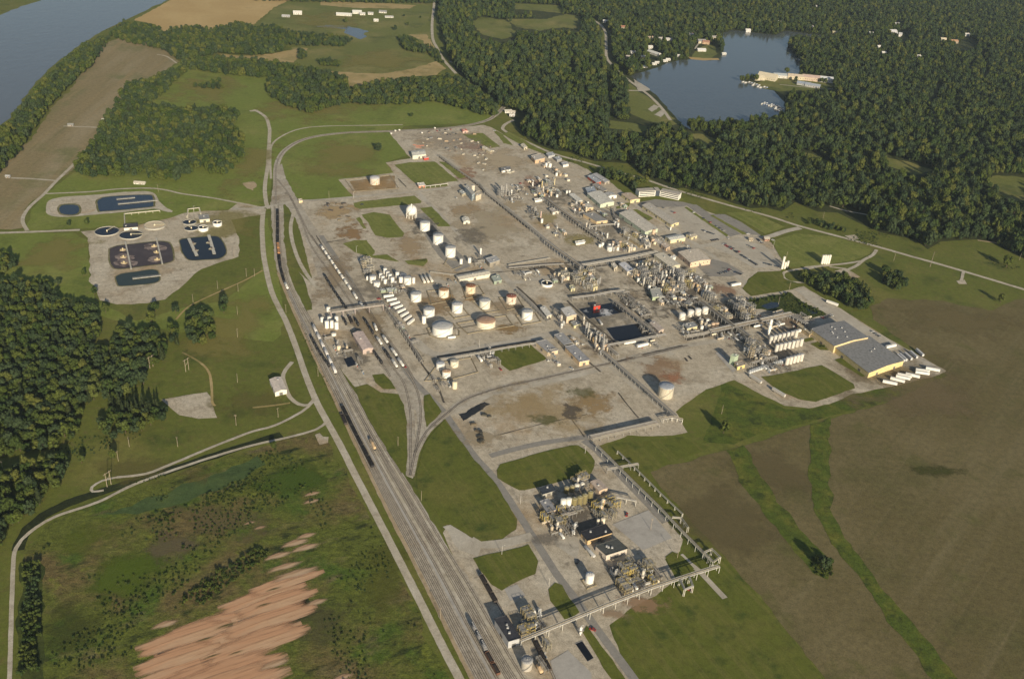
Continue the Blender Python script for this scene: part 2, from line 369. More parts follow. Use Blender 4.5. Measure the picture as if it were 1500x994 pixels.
sheet('meadow', [(402,12),(430,-2),(500,2),(632,3),(628,30),(632,60),(640,75),(600,80),(560,70),(480,56),(430,52),(380,36)], M['meadow'], 2, jit=3)
sheet('meadow', [(428,70),(470,62),(560,63),(615,72),(635,88),(640,100),(600,112),(560,118),(520,124),(500,112),(440,98),(425,88)], M['meadow'], 2, jit=3)
sheet('stubble_field', [(480,104),(520,107),(560,108),(600,102),(640,90),(652,100),(640,110),(600,113),(560,121),(525,126),(510,128),(500,118)], M['straw'], 3, jit=3)
sheet('stubble_field', [(598,51),(625,51),(636,68),(637,75),(624,72),(620,60)], M['straw'], 3, jit=2)
sheet('stubble_field', [(320,79),(352,82),(400,79),(440,70),(452,71),(430,92),(395,90),(340,89)], M['straw'], 3, jit=2)
sheet('stubble_field', [(338,54),(357,46),(373,57),(360,61)], M['wheat'], 3, jit=2)
sheet('stubble_field', [(270,65),(300,60),(306,64),(285,68)], M['straw'], 3, jit=2)
sheet('stubble_field', [(470,2),(560,5),(610,8),(600,13),(520,12),(470,8)], M['straw'], 3, jit=4)
for q in ([(690,33),(705,25),(745,30),(757,52),(735,58),(705,50)], [(740,28),(800,28),(830,21),(850,24),(853,45),(825,40),(790,45),(757,40)], [(750,5),(820,8),(825,20),(790,16),(755,14)],
          [(1293,229),(1330,237),(1368,250),(1340,256),(1300,243)], [(1440,262),(1460,256),(1520,262),(1520,285),(1480,302),(1465,290)], [(1010,196),(1030,196),(1050,205),(1030,213)], [(893,176),(925,180),(950,186),(940,194),(893,188)], [(1170,222),(1190,226),(1220,240),(1195,238)]):
    sheet('meadow', q, M['meadow'], 2, jit=4)
sheet('meadow', [(905,132),(922,122),(935,134),(962,150),(985,172),(1000,180),(985,183),(950,178),(925,168),(918,150)], M['meadow'], 2, jit=3)
sheet('lakeside_lawn', [(1012,84),(1020,73),(1035,66),(1047,68),(1050,80),(1040,87),(1020,88)], M['meadow'], 3, jit=2)
sheet('beach', [(1008,83.5),(1030,85.5),(1052,85.5),(1054,88),(1030,88.8),(1012,87.2)], M['wheat'], 3, jit=1)
sheet('lakeside_lawn', [(1103,124),(1120,118),(1130,115),(1172,112),(1215,118),(1220,127),(1190,132),(1140,134),(1120,130)], M['meadow'], 3, jit=2)
sheet('ploughed_field', [(952,690),(1080,655),(1200,618),(1300,590),(1388,549),(1330,505),(1280,468),(1275,450),(1300,437),(1380,441),(1450,455),(1478,442),(1540,428),(1640,700),(1640,1060),(1260,1060),(1120,882),(1040,790),(995,745),(970,715)], M['soil_field'], 2, jit=2.5)
sheet('grass_waterway', [(1188,622),(1217,611),(1215,690),(1218,745),(1235,780),(1275,840),(1330,905),(1420,1010),(1380,1010),(1310,920),(1255,842),(1208,778),(1190,745),(1187,690)], M['swale'], 5, jit=2.5)
sheet('grass_waterway', [(1064,660),(1090,652),(1108,685),(1140,735),(1170,775),(1200,803),(1222,830),(1212,850),(1190,840),(1160,800),(1120,755),(1085,705)], M['swale'], 5, jit=2.5)
sheet('field_margin', [(1165,420),(1180,423),(1260,480),(1320,517),(1393,538),(1400,546),(1330,580),(1230,606),(1120,634),(1075,650),(1030,648),(1060,560),(1150,600),(1215,592),(1260,575),(1378,547),(1300,497)], M['swale'], 1, jit=2)
sheet('wild_meadow', [(36,800),(60,772),(100,752),(170,728),(290,683),(395,650),(462,632),(486,655),(520,715),(560,790),(600,870),(660,1000),(640,1040),(20,1040),(30,900)], M['wild'], 1, jit=4)
sheet('meadow_marsh', [(150,752),(230,725),(330,690),(375,668),(390,680),(330,712),(250,742),(200,752)], M['marsh'], 2, jit=5)
sheet('grassland', [(955,690),(970,715),(995,745),(1040,790),(1120,882),(1260,1060),(920,1060),(893,915),(990,850),(1012,800),(960,740),(900,680),(890,650),(1000,640),(1040,655)], M['lawn'], 1, jit=2)
# bare red earth
RM = streak_mat(REDC, (.54, .36, .225), (.30, .165, .09), .08, .07); RM2 = streak_mat((.42, .27, .16), (.50, .37, .25), (.26, .15, .08), .72, .06); VM = streak_mat((.075, .095, .02), (.10, .11, .03), (.045, .06, .014), .95, .045)
for c, L, Wd in (((330, 945), 56, 13), ((345, 922), 58, 13), ((300, 972), 50, 12), ((352, 900), 48, 11), ((385, 872), 34, 9), ((290, 995), 46, 14), ((395, 905), 36, 10), ((375, 940), 40, 11), ((405, 880), 32, 8), ((270, 930), 34, 10), ((330, 985), 44, 12), ((420, 850), 30, 7), ((260, 960), 30, 9), ((320, 1010), 50, 14)): streak('bare_earth', c, L, Wd, R(32), RM, 3)
for c, L, Wd in (((430, 793), 24, 10), ((430, 838), 44, 11), ((415, 828), 34, 8), ((445, 800), 26, 9), ((456, 722), 16, 6), ((380, 772), 12, 4), ((462, 880), 18, 7), ((405, 812), 26, 8), ((447, 783), 18, 7), ((400, 970), 24, 8), ((240, 912), 20, 8), ((455, 733), 16, 6), ((500, 990), 18, 6), ((365, 765), 12, 4)): streak('bare_earth', c, L, Wd, R(32), RM2, 4)
for c, L, Wd in (((330, 915), 50, 7), ((385, 885), 35, 6), ((300, 935), 40, 6), ((400, 862), 34, 6), ((345, 955), 36, 5), ((310, 960), 40, 5)): streak('weed_strip', c, L, Wd, R(32), VM, 5)
# ---- levee and drainage ditch
ribbon('drainage_ditch', [(412,636),(330,662),(267,683),(200,704),(115,731),(78,747),(52,764),(34,785),(26,806)], 9.5, M['ditch'], 3, jit=1.5)
ribbon('track', [(478,618),(463,629),(420,641),(370,652),(293,675),(200,708),(144,735),(80,757),(43,780),(24,802),(19,837),(14,1000)], 3.2, M['paleroad'], 4)
sheet('hedge_verge', [(30,822),(62,822),(66,1010),(24,1010)], M['dark_grass'], 2, jit=3)

# ---- plant pads
PAD = [(569,193),(600,190),(663,188),(708,183),(718,186),(740,198),(790,221),(815,231),(845,241),(862,249),(870,257),(888,262),(905,276),(925,292),(940,297),(990,296),(1010,300),(1050,315),(1095,338),(1115,346),(1130,356),(1143,372),(1150,390),(1143,397),(1110,398),(1097,408),(1087,423),(1100,434),(1160,424),(1177,419),(1215,442),(1300,495),(1386,543),(1376,549),(1310,565),(1250,577),(1215,592),(1185,598),(1150,594),(1110,575),(1075,556),(1035,570),(1005,590),(990,603),(1007,633),(985,638),(920,638),(870,655),(905,690),(968,752),(1000,790),(997,808),(975,818),(985,838),(990,848),(960,872),(925,890),(893,915),(897,930),(925,1000),(868,1003),(780,1010),(735,950),(705,900),(690,860),(672,830),(648,780),(655,768),(680,782),(705,795),(735,790),(757,775),(757,760),(728,708),(690,665),(652,612),(640,610),(620,640),(605,700),(596,697),(596,615),(583,577),(560,577),(540,566),(520,567),(505,548),(480,510),(460,478),(450,455),(466,452),(461,425),(455,400),(440,340),(430,312),(437,294),(520,290),(508,278),(496,263),(548,257),(577,253),(565,238),(602,232),(597,227)]
sheet('plant_yard', PAD, M['gravel'], 2, jit=.8, seg=5)
sheet('plant_yard', [(868,256),(888,262),(905,277),(893,283),(870,268),(850,262)], M['gravel'], 3, jit=.8)
# treatment works pad
sheet('works_yard', [(118,339),(178,334),(230,324),(252,318),(270,312),(290,310),(334,308),(350,296),(384,303),(391,308),(384,314),(340,322),(350,350),(350,376),(330,382),(294,394),(276,410),(262,424),(242,438),(216,444),(170,446),(146,440),(141,422),(131,412),(132,398),(129,349)], M['gravel'], 2, jit=1.5)
# ballast beds
YL = [(396,296),(400,350),(402,380),(410,410),(425,445),(445,490),(470,545),(492,590),(505,620),(524,662),(547,707),(572,760),(601,815),(627,870),(655,926),(692,1000)]
YR = [(415,296),(416,350),(421,390),(431,422),(447,452),(462,478),(482,508),(500,541),(512,562),(536,602),(561,647),(586,688),(602,712),(622,745),(662,810),(694,860),(738,938),(778,1000)]
sheet('rail_bed', YL+YR[::-1], M['ballast'], 3, jit=1.2)
sheet('rail_bed', [(402,262),(412,240),(419,262),(440,300),(470,345),(500,390),(530,440),(560,490),(600,545),(625,575),(608,600),(596,600),(580,568),(556,535),(535,500),(515,470),(480,428),(466,404),(452,360),(432,318),(416,297),(396,297)], M['ballast'], 3, jit=1.2)
ribbon('rail_bed', [(405,300),(404.5,270),(406,240),(419,219),(450,203),(503,195),(578,192),(663,187),(709,178),(727,168),(738,157)], 9, M['ballast'], 3)
ribbon('rail_bed', [(601,695),(601.7,650),(601,605),(590,578)], 8, M['ballast'], 4)
ribbon('rail_bed', [(601,697),(607,668),(615,640),(617,612),(608,575)], 8, M['ballast'], 4)
ribbon('rail_bed', [(606,668),(625,632),(658,603),(683,585),(733,568),(783,557),(850,542),(890,533),(947,521),(1008,506)], 8, M['ballast'], 4)
# tracks: dark sleeper strip with two steel rails
sleeper = ground_mat('sleeper', (.33, .295, .24), [((.39, .35, .29), .3, .4, .7, 4)], fine=.15)
railm = paint((.055, .04, .032), .6, .2)
def track(px=None, world=None):
    o = ribbon('railway_track', px, 2.0, sleeper, 5, jit=0, world=world)
    c = smooth_line(world or W(px), 12.0); m = MB(); z = o.data.vertices[0].co.z
    for d in (-.75, .75):
        q = offset_line(c, d)
        for a, b in zip(q[:-1], q[1:]): m.beam((a.x, a.y, z+.1), (b.x, b.y, z+.1), .24, .18)
    link('rail', m.mesh(railm, 'rail'), o)
def resamp(px, n):
    w = smooth_line(W(px), 4.0); L = [0.0]
    for a, b in zip(w[:-1], w[1:]): L.append(L[-1]+(b-a).length)
    out = []; j = 0
    for i in range(n):
        s = L[-1]*i/(n-1)
        while j < len(L)-2 and L[j+1] < s: j += 1
        out.append(w[j].lerp(w[j+1], (s-L[j])/max(1e-6, L[j+1]-L[j])))
    return out
_yl, _yr = resamp(YL, 40), resamp(YR, 40)
def yard_line(t, i0=0, i1=40): return [_yl[i].lerp(_yr[i], t) for i in range(i0, i1, 3)]+[_yl[i1-1].lerp(_yr[i1-1], t)]
for t, i0 in ((.30, 0), (.62, 0), (.12, 16), (.46, 10), (.78, 8), (.92, 14)):
    track(world=yard_line(t, i0))
for t, wd, mt in ((.56, 3.4, 'paleroad'), (.85, 3.0, 'paleroad'), (.40, 2.0, 'slab'), (.03, 3.0, 'dirt')): ribbon('service_strip', None, wd, M[mt], 5, jit=.6, world=yard_line(t, 10))
for t, i0 in ((.21, 22), (.70, 22)): track(world=yard_line(t, i0))
track([(404.5,300),(404,270),(405.5,241),(418.5,219),(450,203),(503,195),(578,192),(663,187),(709,178),(727,168),(738,157)])
track([(405.5,262),(422,283),(438,312),(452,340),(470,366),(500,407),(532,449),(560,492),(583,527),(601,552),(612,575),(616.5,610),(607,668),(601,696)])
track([(424,287),(441,322),(456,360),(480,395),(505,430),(530,467),(556,507),(577,540),(592,562),(601,603),(601.5,650),(600.5,697)])
track([(470,360),(496,388),(520,420),(541,455),(563,487),(592,530),(606,556)])
track([(456,345),(478,376),(505,401),(523,428),(541,455),(550,470),(565,498),(575,512)])
track([(505,455),(527,490),(546,515),(560,533),(572,552)])
track([(606,668),(625,632),(658,603),(683,585),(733,568),(783,557),(850,542),(890,533),(947,521),(1008,506)])
track([(700,833),(712,855),(728,882),(744,910)])
track([(776,925),(790,950),(806,980),(815,1000)])
ribbon('railway_cutting', [(660,90),(680,100),(705,107),(730,122),(753,140),(770,152),(787,164)], 9, M['asphalt'], 4)

# ---- roads
def road(px, w, mat, lv=4, nm='road'): return ribbon(nm, px, w, M[mat], lv)
road([(-20,342),(40,340),(117,337)], 6, 'paleroad')
road([(40,338),(33,322),(43,304),(64,285),(83,265),(109,240),(128,218),(150,190),(162,173)], 5, 'paleroad', 5)
road([(16,261),(45,262),(84,265)], 4.5, 'paleroad'); road([(93,185),(120,186),(147,187)], 4, 'paleroad')
road([(230,80),(244,83),(259,93)], 4, 'paleroad')
road([(67,284),(90,283),(133,281),(175,277),(221,276),(245,279),(267,284),(310,290),(347,297),(380,304)], 4, 'paleroad')
road([(372,161),(380,165),(390,173),(394,185),(395,195),(393,227),(392,245),(388,273),(390,297),(394,306)], 6, 'paleroad')
ribbon('parking_apron', [(366,163),(378,162)], 8, M['paleroad'], 4)
road([(386,306),(384,330),(385,360),(388,385),(399,430),(420,473),(437,518),(446,545),(463,587),(478,615),(500,655),(520,695),(560,772),(610,870),(650,950),(678,1003)], 6.5, 'paleroad')
road([(340,306),(370,306),(397,302),(437,295),(470,293),(540,287),(610,281),(660,275)], 7, 'concrete', 5)
road([(432,306),(426,330),(428,352),(437,380),(450,403),(462,418),(475,428)], 5, 'paleroad')
sheet('road_apron', [(438,398),(446,412),(455,440),(458,456),(478,447),(490,440),(478,424),(466,425),(452,412)], M['gravel'], 3)
road([(428,530),(415,548),(418,566),(425,582),(438,592),(453,593),(462,582)], 4.5, 'paleroad')
road([(455,592),(442,603),(403,623),(370,632),(320,651),(250,680),(213,694),(171,699)], 3.2, 'paleroad')
road([(425,590),(400,594),(370,597)], 2.5, 'straw')
road([(171,699),(150,704),(135,713),(136,720),(152,718)], 2.5, 'paleroad'); road([(385,396),(360,410),(320,428),(300,437),(275,450),(258,468)], 2.2, 'straw')
road([(267,516),(292,530),(306,545),(310,567),(311,590),(316,594)], 2.6, 'straw')
sheet('gravel_lot', [(236,585),(262,580),(305,574),(310,590),(318,612),(290,614),(262,608)], M['gravel'], 3)
sheet('gravel_lot', [(462,637),(468,634),(473,640),(481,640),(480,648),(470,651)], M['gravel'], 3)
road([(397,262),(396,230),(400,210),(420,196),(445,188),(480,185),(540,184),(590,183)], 3.5, 'paleroad')
# public road and branches on the right
PUB = [(753,176),(744,180),(737,186),(741,193),(780,212),(813,226),(860,239),(907,253),(945,263),(986,277),(1047,295),(1090,307),(1130,318),(1170,331),(1223,345),(1287,362),(1329,374),(1393,392),(1500,424),(1560,442)]
road(PUB, 6.5, 'paleroad')
road([(1172,334),(1150,339),(1125,347),(1090,351),(1067,354),(1040,359),(1013,363)], 10, 'concrete', 5)
road([(1284,366),(1278,374),(1265,381),(1255,389),(1240,396),(1225,402)], 5, 'paleroad', 5)
road([(1265,382),(1240,386),(1212,389),(1180,393),(1155,397),(1147,401),(1149,408),(1160,413),(1180,414)], 4.5, 'paleroad', 5)
road([(1215,391),(1240,394)], 4, 'paleroad', 5)
road([(1180,393),(1200,389),(1212,386)], 9, 'paleroad', 4)
road([(1411,398),(1409,408),(1407,412)], 4, 'paleroad', 5); sheet('gravel_lot', [(1400,411),(1413,410),(1416,416),(1404,416)], M['gravel'], 4)
sheet('gravel_lot', [(1222,397),(1240,393),(1260,406),(1250,408)], M['gravel'], 4)
sheet('gravel_lot', [(1237,345),(1252,344),(1258,350),(1245,350)], M['gravel'], 3)
road([(1215,302),(1240,309),(1272,315)], 4, 'paleroad'); road([(1432,352),(1460,356)], 4, 'dirt')
road([(637,-8),(635,15),(633,35),(634,57),(640,70),(650,88),(668,108)], 7, 'paleroad')
road([(868,29),(880,37),(887,48),(888,68),(889,85),(900,99),(915,113),(935,128),(952,141),(968,157),(982,176)], 7, 'paleroad')
ribbon('utility_corridor', [(884,45),(885,70),(886,85)], 14, M['meadow'], 3)
ribbon('utility_corridor', [(889,92),(890,125),(893,150),(896,174)], 10, M['dark_grass'], 3)
sheet('gravel_lot', [(948,160),(958,153.5),(966,157),(955,164)], M['concrete'], 4); sheet('gravel_lot', [(958,168),(970,161),(976,165),(968,172)], M['concrete'], 4)
sheet('gravel_lot', [(928,116),(951,130),(952,133),(935,134)], M['concrete'], 4)
ribbon('spillway', [(921,133),(934,133)], 7, M['paleroad'], 5)
road([(1142,124),(1180,128),(1225,131),(1262,128)], 4, 'paleroad'); road([(1205,160),(1230,162),(1255,164)], 5, 'straw'); road([(1331,115),(1345,117.5),(1357,119)], 6, 'straw')
road([(1018,72),(1022,66),(1030,58)], 4, 'concrete')
# plant streets
road([(470,345),(500,390),(530,440),(560,490),(600,550),(628,580),(653,607),(693,665),(730,708),(797,812),(815,840),(845,880),(870,915),(933,1000)], 7, 'asphalt', 3)
road([(560,577),(546,560),(537,548)], 6, 'gravel', 4)
road([(612,282),(640,310),(663,333),(690,358),(720,384),(757,425),(803,470)], 8, 'concrete', 3)
road([(643,227),(703,270),(778,333),(828,380),(880,430),(940,490),(985,520)], 8, 'concrete', 3)
road([(606,497),(640,520),(700,510),(785,495),(830,483)], 12, 'concrete', 4)
road([(745,415),(800,407),(850,396),(910,385),(962,376)], 9, 'concrete', 3)
road([(628,410),(670,415),(720,412)], 8, 'concrete', 4)
road([(830,483),(860,500),(905,545),(960,590),(985,610)], 8, 'concrete', 3)
road([(896,531),(960,515),(1000,507),(1045,500),(1075,490)], 8, 'concrete', 4)
road([(653,607),(668,600),(720,577),(790,562),(850,548),(880,540)], 9, 'concrete', 3)
road([(718,668),(745,660),(800,648),(860,640),(880,637)], 7, 'asphalt', 4)
road([(855,645),(875,660),(905,692),(940,728),(975,765)], 8, 'asphalt', 4)
road([(690,790),(710,797),(740,795),(780,785)], 10, 'concrete', 4)
sheet('gravel_lot', [(648,770),(660,768),(680,782),(705,797),(700,815),(690,812),(672,805)], M['concrete'], 4)
road([(997,812),(1010,825),(1025,837),(1045,858),(1062,876)], 5, 'concrete', 4)
road([(905,278),(920,292),(960,318),(1000,345),(1040,372),(1075,400),(1105,425)], 8, 'concrete', 3)
road([(870,300),(890,310),(905,318),(960,352),(975,370)], 7, 'asphalt', 4)
road([(1075,490),(1050,470),(1015,440),(980,415),(950,395)], 6, 'concrete', 4)
sheet('parking_lot', [(958,312),(985,303),(1002,302),(1067,347),(1055,352),(1030,352),(995,335)], M['concrete'], 4, jit=.3)
sheet('parking_lot', [(1004,300),(1020,300),(1085,343),(1070,347)], M['asphalt'], 4, jit=.3)
sheet('parking_lot', [(1040,314),(1062,314),(1085,325),(1115,345),(1090,343)], M['asphalt'], 4, jit=.3)
sheet('parking_lot', [(935,297),(960,292),(1000,296),(1016,300),(1000,303),(960,304)], M['asphalt'], 4, jit=.5)
sheet('parking_lot', [(1040,360),(1090,353),(1120,360),(1145,390),(1105,393),(1075,376)], M['concrete'], 4, jit=.5)
sheet('parking_lot', [(1018,388),(1045,380),(1065,385),(1090,400),(1070,405),(1038,405)], M['asphalt'], 4, jit=.5)
sheet('concrete_apron', [(1048,517),(1054,515),(1080,541),(1074,546)], M['slab'], 5, jit=.2)
sheet('warehouse_yard', [(1165,425),(1177,420),(1300,497),(1384,543),(1376,548),(1310,564),(1275,553),(1330,528),(1270,495),(1230,472),(1190,445)], M['concrete'], 4, jit=.6)
# stained, bare and dark ground inside the plant
sheet('packed_yard', [(672,607),(720,580),(800,562),(880,548),(905,545),(945,600),(940,613),(870,630),(790,645),(720,665),(700,660)], M['gravel'], 3, jit=1)
sheet('broken_asphalt', [(672,607),(690,600),(710,588),(718,592),(700,604),(688,612),(678,617)], M['tar'], 5, jit=2, seg=2)
sheet('tank_basin', [(512,266),(560,259),(578,257),(580,277),(522,281)], M['stain'], 4, jit=1)
for q in ([(570,256),(578,262),(582,275)],): pass
OC, DK, BR, PALE, GRN = (.45, .34, .18), (.16, .145, .12), (.33, .21, .12), (.50, .45, .36), (.14, .14, .05)
for nm, c, rx, ry, cl, st, ns in (('stained_yard', (800, 600), 95, 42, OC, .5, .03), ('stained_yard', (770, 595), 45, 22, OC, .5, .05), ('stained_yard', (870, 590), 40, 22, (.36,.25,.12), .7, .05), ('stained_yard', (800, 615), 30, 10, GRN, .6, .08), ('stained_yard', (855, 575), 35, 10, GRN, .5, .06), ('dark_heap_stain', (838, 603), 17, 15, (.12,.10,.075), .95, .08),
   ('bare_yard', (965, 540), 45, 26, BR, .55, .04), ('bare_yard', (985, 553), 22, 9, (.42,.2,.11), .6, .06), ('bare_yard', (945, 527), 28, 9, PALE, .8, .05), ('bare_yard', (515, 340), 26, 14, (.30,.19,.09), .8, .05), ('bare_yard', (495, 310), 32, 17, (.42,.31,.17), .85, .04), ('bare_yard', (715, 330), 60, 32, (.46,.39,.27), .6, .03), ('bare_yard', (680, 308), 30, 12, (.40,.30,.18), .7, .04), ('bare_yard', (850, 352), 28, 12, (.33,.28,.12), .8, .04),
   ('bare_yard', (650, 205), 60, 18, (.40,.34,.26), .5, .04), ('bare_yard', (735, 235), 50, 22, (.46,.38,.26), .8, .03), ('bare_yard', (780, 268), 25, 10, (.42,.27,.19), .6, .05), ('bare_yard', (800, 320), 22, 12, (.38,.32,.16), .7, .04), ('bare_yard', (752, 300), 22, 8, (.44,.36,.24), .7, .04), ('tank_yard_stain', (600, 360), 30, 22, (.40,.30,.18), .7, .04), ('tank_yard_stain', (690, 345), 28, 18, DK, .45, .05), ('tank_yard_stain', (640, 445), 40, 20, (.35,.25,.14), .6, .05), ('tank_yard_stain', (745, 480), 26, 10, (.30,.2,.09), .8, .06), ('tank_yard_stain', (655, 437), 14, 8, (.45,.3,.14), .7, .08), ('tank_yard_stain', (690, 436), 14, 7, (.42,.25,.1), .6, .08), ('tank_yard_stain', (740, 450), 26, 14, (.36,.28,.18), .6, .05),
   ('oil_stain', (885, 455), 70, 40, DK, .4, .04), ('oil_stain', (985, 425), 75, 45, (.15,.13,.105), .75, .05), ('oil_stain', (1060, 465), 60, 35, (.15,.135,.11), .7, .05), ('oil_stain', (1125, 520), 60, 32, (.19,.165,.13), .6, .05), ('oil_stain', (850, 405), 45, 25, DK, .55, .05), ('oil_stain', (845, 755), 55, 42, (.15,.13,.105), .7, .05), ('oil_stain', (930, 850), 45, 26, (.15,.13,.105), .7, .05), ('oil_stain', (800, 790), 30, 12, (.2,.18,.15), .6, .05), ('oil_stain', (900, 330), 60, 30, DK, .35, .04), ('oil_stain', (810, 285), 40, 20, DK, .5, .05), ('oil_stain', (520, 520), 32, 26, DK, .5, .05), ('oil_stain', (880, 500), 30, 22, (.17,.14,.11), .6, .05), ('oil_stain', (560, 415), 55, 30, DK, .4, .05), ('oil_stain', (620, 330), 22, 16, DK, .6, .06), ('oil_stain', (780, 920), 30, 24, DK, .5, .05),
   ('tan_yard', (540, 480), 40, 40, (.36,.28,.17), .6, .04), ('tan_yard', (490, 400), 26, 45, (.34,.27,.18), .7, .04), ('tan_yard', (700, 640), 40, 20, (.40,.33,.22), .6, .05), ('brown_yard', (945, 885), 45, 14, (.34,.22,.13), .7, .05), ('brown_yard', (905, 900), 25, 10, (.35,.25,.16), .6, .05), ('brown_yard', (1160, 475), 26, 12, (.25,.18,.12), .7, .05), ('brown_yard', (1060, 425), 26, 12, (.36,.22,.14), .6, .05), ('brown_yard', (695, 215), 28, 10, (.34,.22,.16), .6, .05), ('brown_yard', (680, 255), 20, 12, (.36,.22,.14), .7, .05)):
    soft(nm, c, rx, ry, cl, st, ns, lv=6)
# tone in the fields and meadows: drier, damper and worn places
for nm, c, rx, ry, cl, st, ns in (('dry_field', (1330, 560), 120, 55, (.20,.155,.08), .6, .012), ('dry_field', (1120, 690), 70, 40, (.17,.135,.065), .5, .015), ('dry_field', (1070, 760), 90, 60, (.16,.13,.06), .5, .015), ('damp_field', (1375, 690), 45, 10, (.07,.075,.02), .8, .03), ('dry_field', (1400, 470), 100, 25, (.19,.155,.07), .6, .02), 
   ('dry_grass', (470, 150), 90, 30, (.25,.22,.065), .6, .012), ('dry_grass', (330, 330), 60, 30, (.25,.22,.065), .6, .02), ('dry_grass', (370, 240), 30, 50, (.25,.22,.065), .6, .015), ('dry_grass', (500, 230), 80, 30, (.25,.22,.065), .6, .012), ('dry_grass', (300, 130), 60, 25, (.25,.22,.065), .6, .015), ('dry_grass', (340, 480), 60, 60, (.25,.22,.065), .6, .015), ('dry_grass', (80, 370), 60, 30, (.25,.22,.065), .6, .02), ('dry_grass', (560, 90), 70, 18, (.25,.22,.065), .6, .012), ('dry_grass', (480, 30), 60, 14, (.25,.22,.065), .6, .012), ('dry_grass', (370, 590), 70, 25, (.17,.15,.045), .5, .02), ('dry_grass', (220, 690), 90, 22, (.16,.14,.045), .5, .02),
   ('rough_ground', (470, 910), 60, 40, (.10,.09,.045), .45, .03), ('rough_ground', (330, 760), 90, 30, (.16,.13,.06), .6, .02), ('rough_ground', (180, 850), 60, 50, (.09,.135,.014), .7, .02), ('rough_ground', (130, 790), 50, 26, (.12,.15,.02), .6, .025), ('rough_ground', (560, 850), 45, 70, (.12,.125,.025), .5, .02), ('rough_ground', (110, 920), 50, 40, (.07,.08,.02), .5, .03), ('rough_ground', (420, 700), 60, 30, (.07,.115,.016), .7, .02), ('rough_ground', (250, 800), 40, 30, (.15,.12,.07), .6, .03)):
    soft(nm, c, rx, ry, cl, st, ns, lv=(2 if nm == 'rough_ground' else 4))
# grass islands
LAWNS = ([(578,242),(600,238),(637,237),(671,265),(625,271),(607,268)], [(643,237),(652,238),(683,260),(673,262)], [(677,197),(707,195),(733,215),(717,217),(687,203)], [(612,272),(655,268),(656,273),(614,277)],
 [(518,298),(530,295),(607,287),(618,295),(616,298),(528,306.5),(520,304)], [(615,305),(632,303),(660,332),(642,332)], [(530,315),(547,311),(570,315),(580,327),(592,342),(590,347),(567,349),(550,345),(537,323)],
 [(521,320),(527,318),(537,335),(532,335)], [(502,357),(520,352),(537,352),(550,368),(545,375),(567,373),(585,384),(547,378),(520,370)], [(592.5,382.5),(625,379),(627,383),(620,390),(598,387.5)],
 [(717,515),(775,503),(800,525),(798,528),(767,537),(747,543),(730,530)], [(545,549),(562,547.5),(568,553),(580,570),(562,570),(550,560)],
 [(520,567),(537,563),(547,568),(558,575),(583,577.5),(592,593),(595,613),(596,690),(588,693),(553,638),(533,602)], [(621,579),(630,577),(647,603),(624,626),(621,597)],
 [(651,614),(690,667),(727,709),(755,760),(755,774),(733,789),(705,793),(682,780),(667,768),(652,767),(627,742),(613,715),(610,690),(621,650)],
 [(727,688),(733,680),(787,664),(837,652),(847,652),(860,660),(871,675),(872,683),(866,693),(813,707),(768,718),(760,718),(737,707),(729,700)], [(693,818),(715,812),(775,797),(789,822),(784,840),(760,850),(735,865),(720,855),(702,835)],
 [(803,863),(813,853),(823,857),(848,896),(838,905),(827,907),(817,893),(807,880)], [(852,925),(860,916),(920,1000),(900,1000),(870,955)], [(974,815),(985,808),(997,812),(1017,833),(990,840),(980,830)],
 [(927,307.5),(933,306.7),(957,320),(950,324)], [(1002,304),(1006,303),(1067,345),(1064,347)], [(1040,316),(1044,315),(1095,343),(1088,344)], [(1062,312),(1100,310),(1150,333),(1120,343),(1090,325)],
 [(1130,353),(1165,342),(1222,347),(1275,364),(1275,372),(1250,382),(1212,387),(1185,390),(1152,392),(1140,372)], [(1088,423),(1098,408),(1110,399),(1145,397),(1148,408),(1172,416),(1160,422),(1103,433)],
 [(1115,552),(1160,544),(1203,535),(1222,545),(1250,562),(1253,569),(1195,589),(1170,585),(1140,572)], [(1222,527),(1236,523),(1268,551),(1262,552)], [(1187,504),(1199,500),(1222,513),(1201,513)], [(1175,498),(1190,494),(1193,498),(1180,501)],
 [(902,303),(910,301),(909,305),(903,306)], [(913,298),(924,297),(921,303)], [(722,190),(735,196),(745,206),(752,214),(738,210)], [(735,197),(745,193),(800,224),(830,236),(815,232),(770,216)])
for q in LAWNS: sheet('lawn', q, M['lawn_far_brightened'] if max(p[1] for p in q) < 395 else M['lawn'], 6, jit=.9)  # far lawns get the brightened copy, near ones the dimmer
sheet('marsh', [(1093,443),(1103,438),(1157,429),(1177,443),(1210,460),(1187,467),(1160,458),(1107,453)], M['dark_grass'], 6, jit=2)
sheet('marsh_pool', [(1115,449),(1130,443),(1143,444),(1140,450),(1125,453)], M['pond_blue'], 7, jit=1.5); sheet('marsh_pool', [(1180,452),(1195,453),(1200,459),(1188,460)], M['pond_blue'], 7, jit=1.5)
sheet('concrete_pad', [(897,768),(950,747),(985,788),(942,806)], M['slab'], 5, jit=.3)
sheet('concrete_pad', [(806,968),(832,952),(866,985),(868,1003),(815,1003)], M['slab'], 5, jit=.3); sheet('concrete_pad', [(738,862),(757,856),(770,872),(748,880)], M['slab'], 5, jit=.4); sheet('concrete_pad', [(806,770),(830,762),(850,795),(845,820),(815,800)], M['concrete'], 5, jit=.4)
sheet('tank_yard', [(604,315),(622,312),(690,390),(668,398),(640,372)], M['asphalt'], 3, jit=1); sheet('tank_yard', [(618,333),(634,330),(645,343),(629,347)], M['tar'], 5, jit=.8)
trench_and_shade = ground_mat('trench_and_shade', (.085, .075, .062), [((.15, .13, .105), .2, .45, .7, 4)], fine=.2)  # dark pipe trenches, with the shadows of the racks painted in
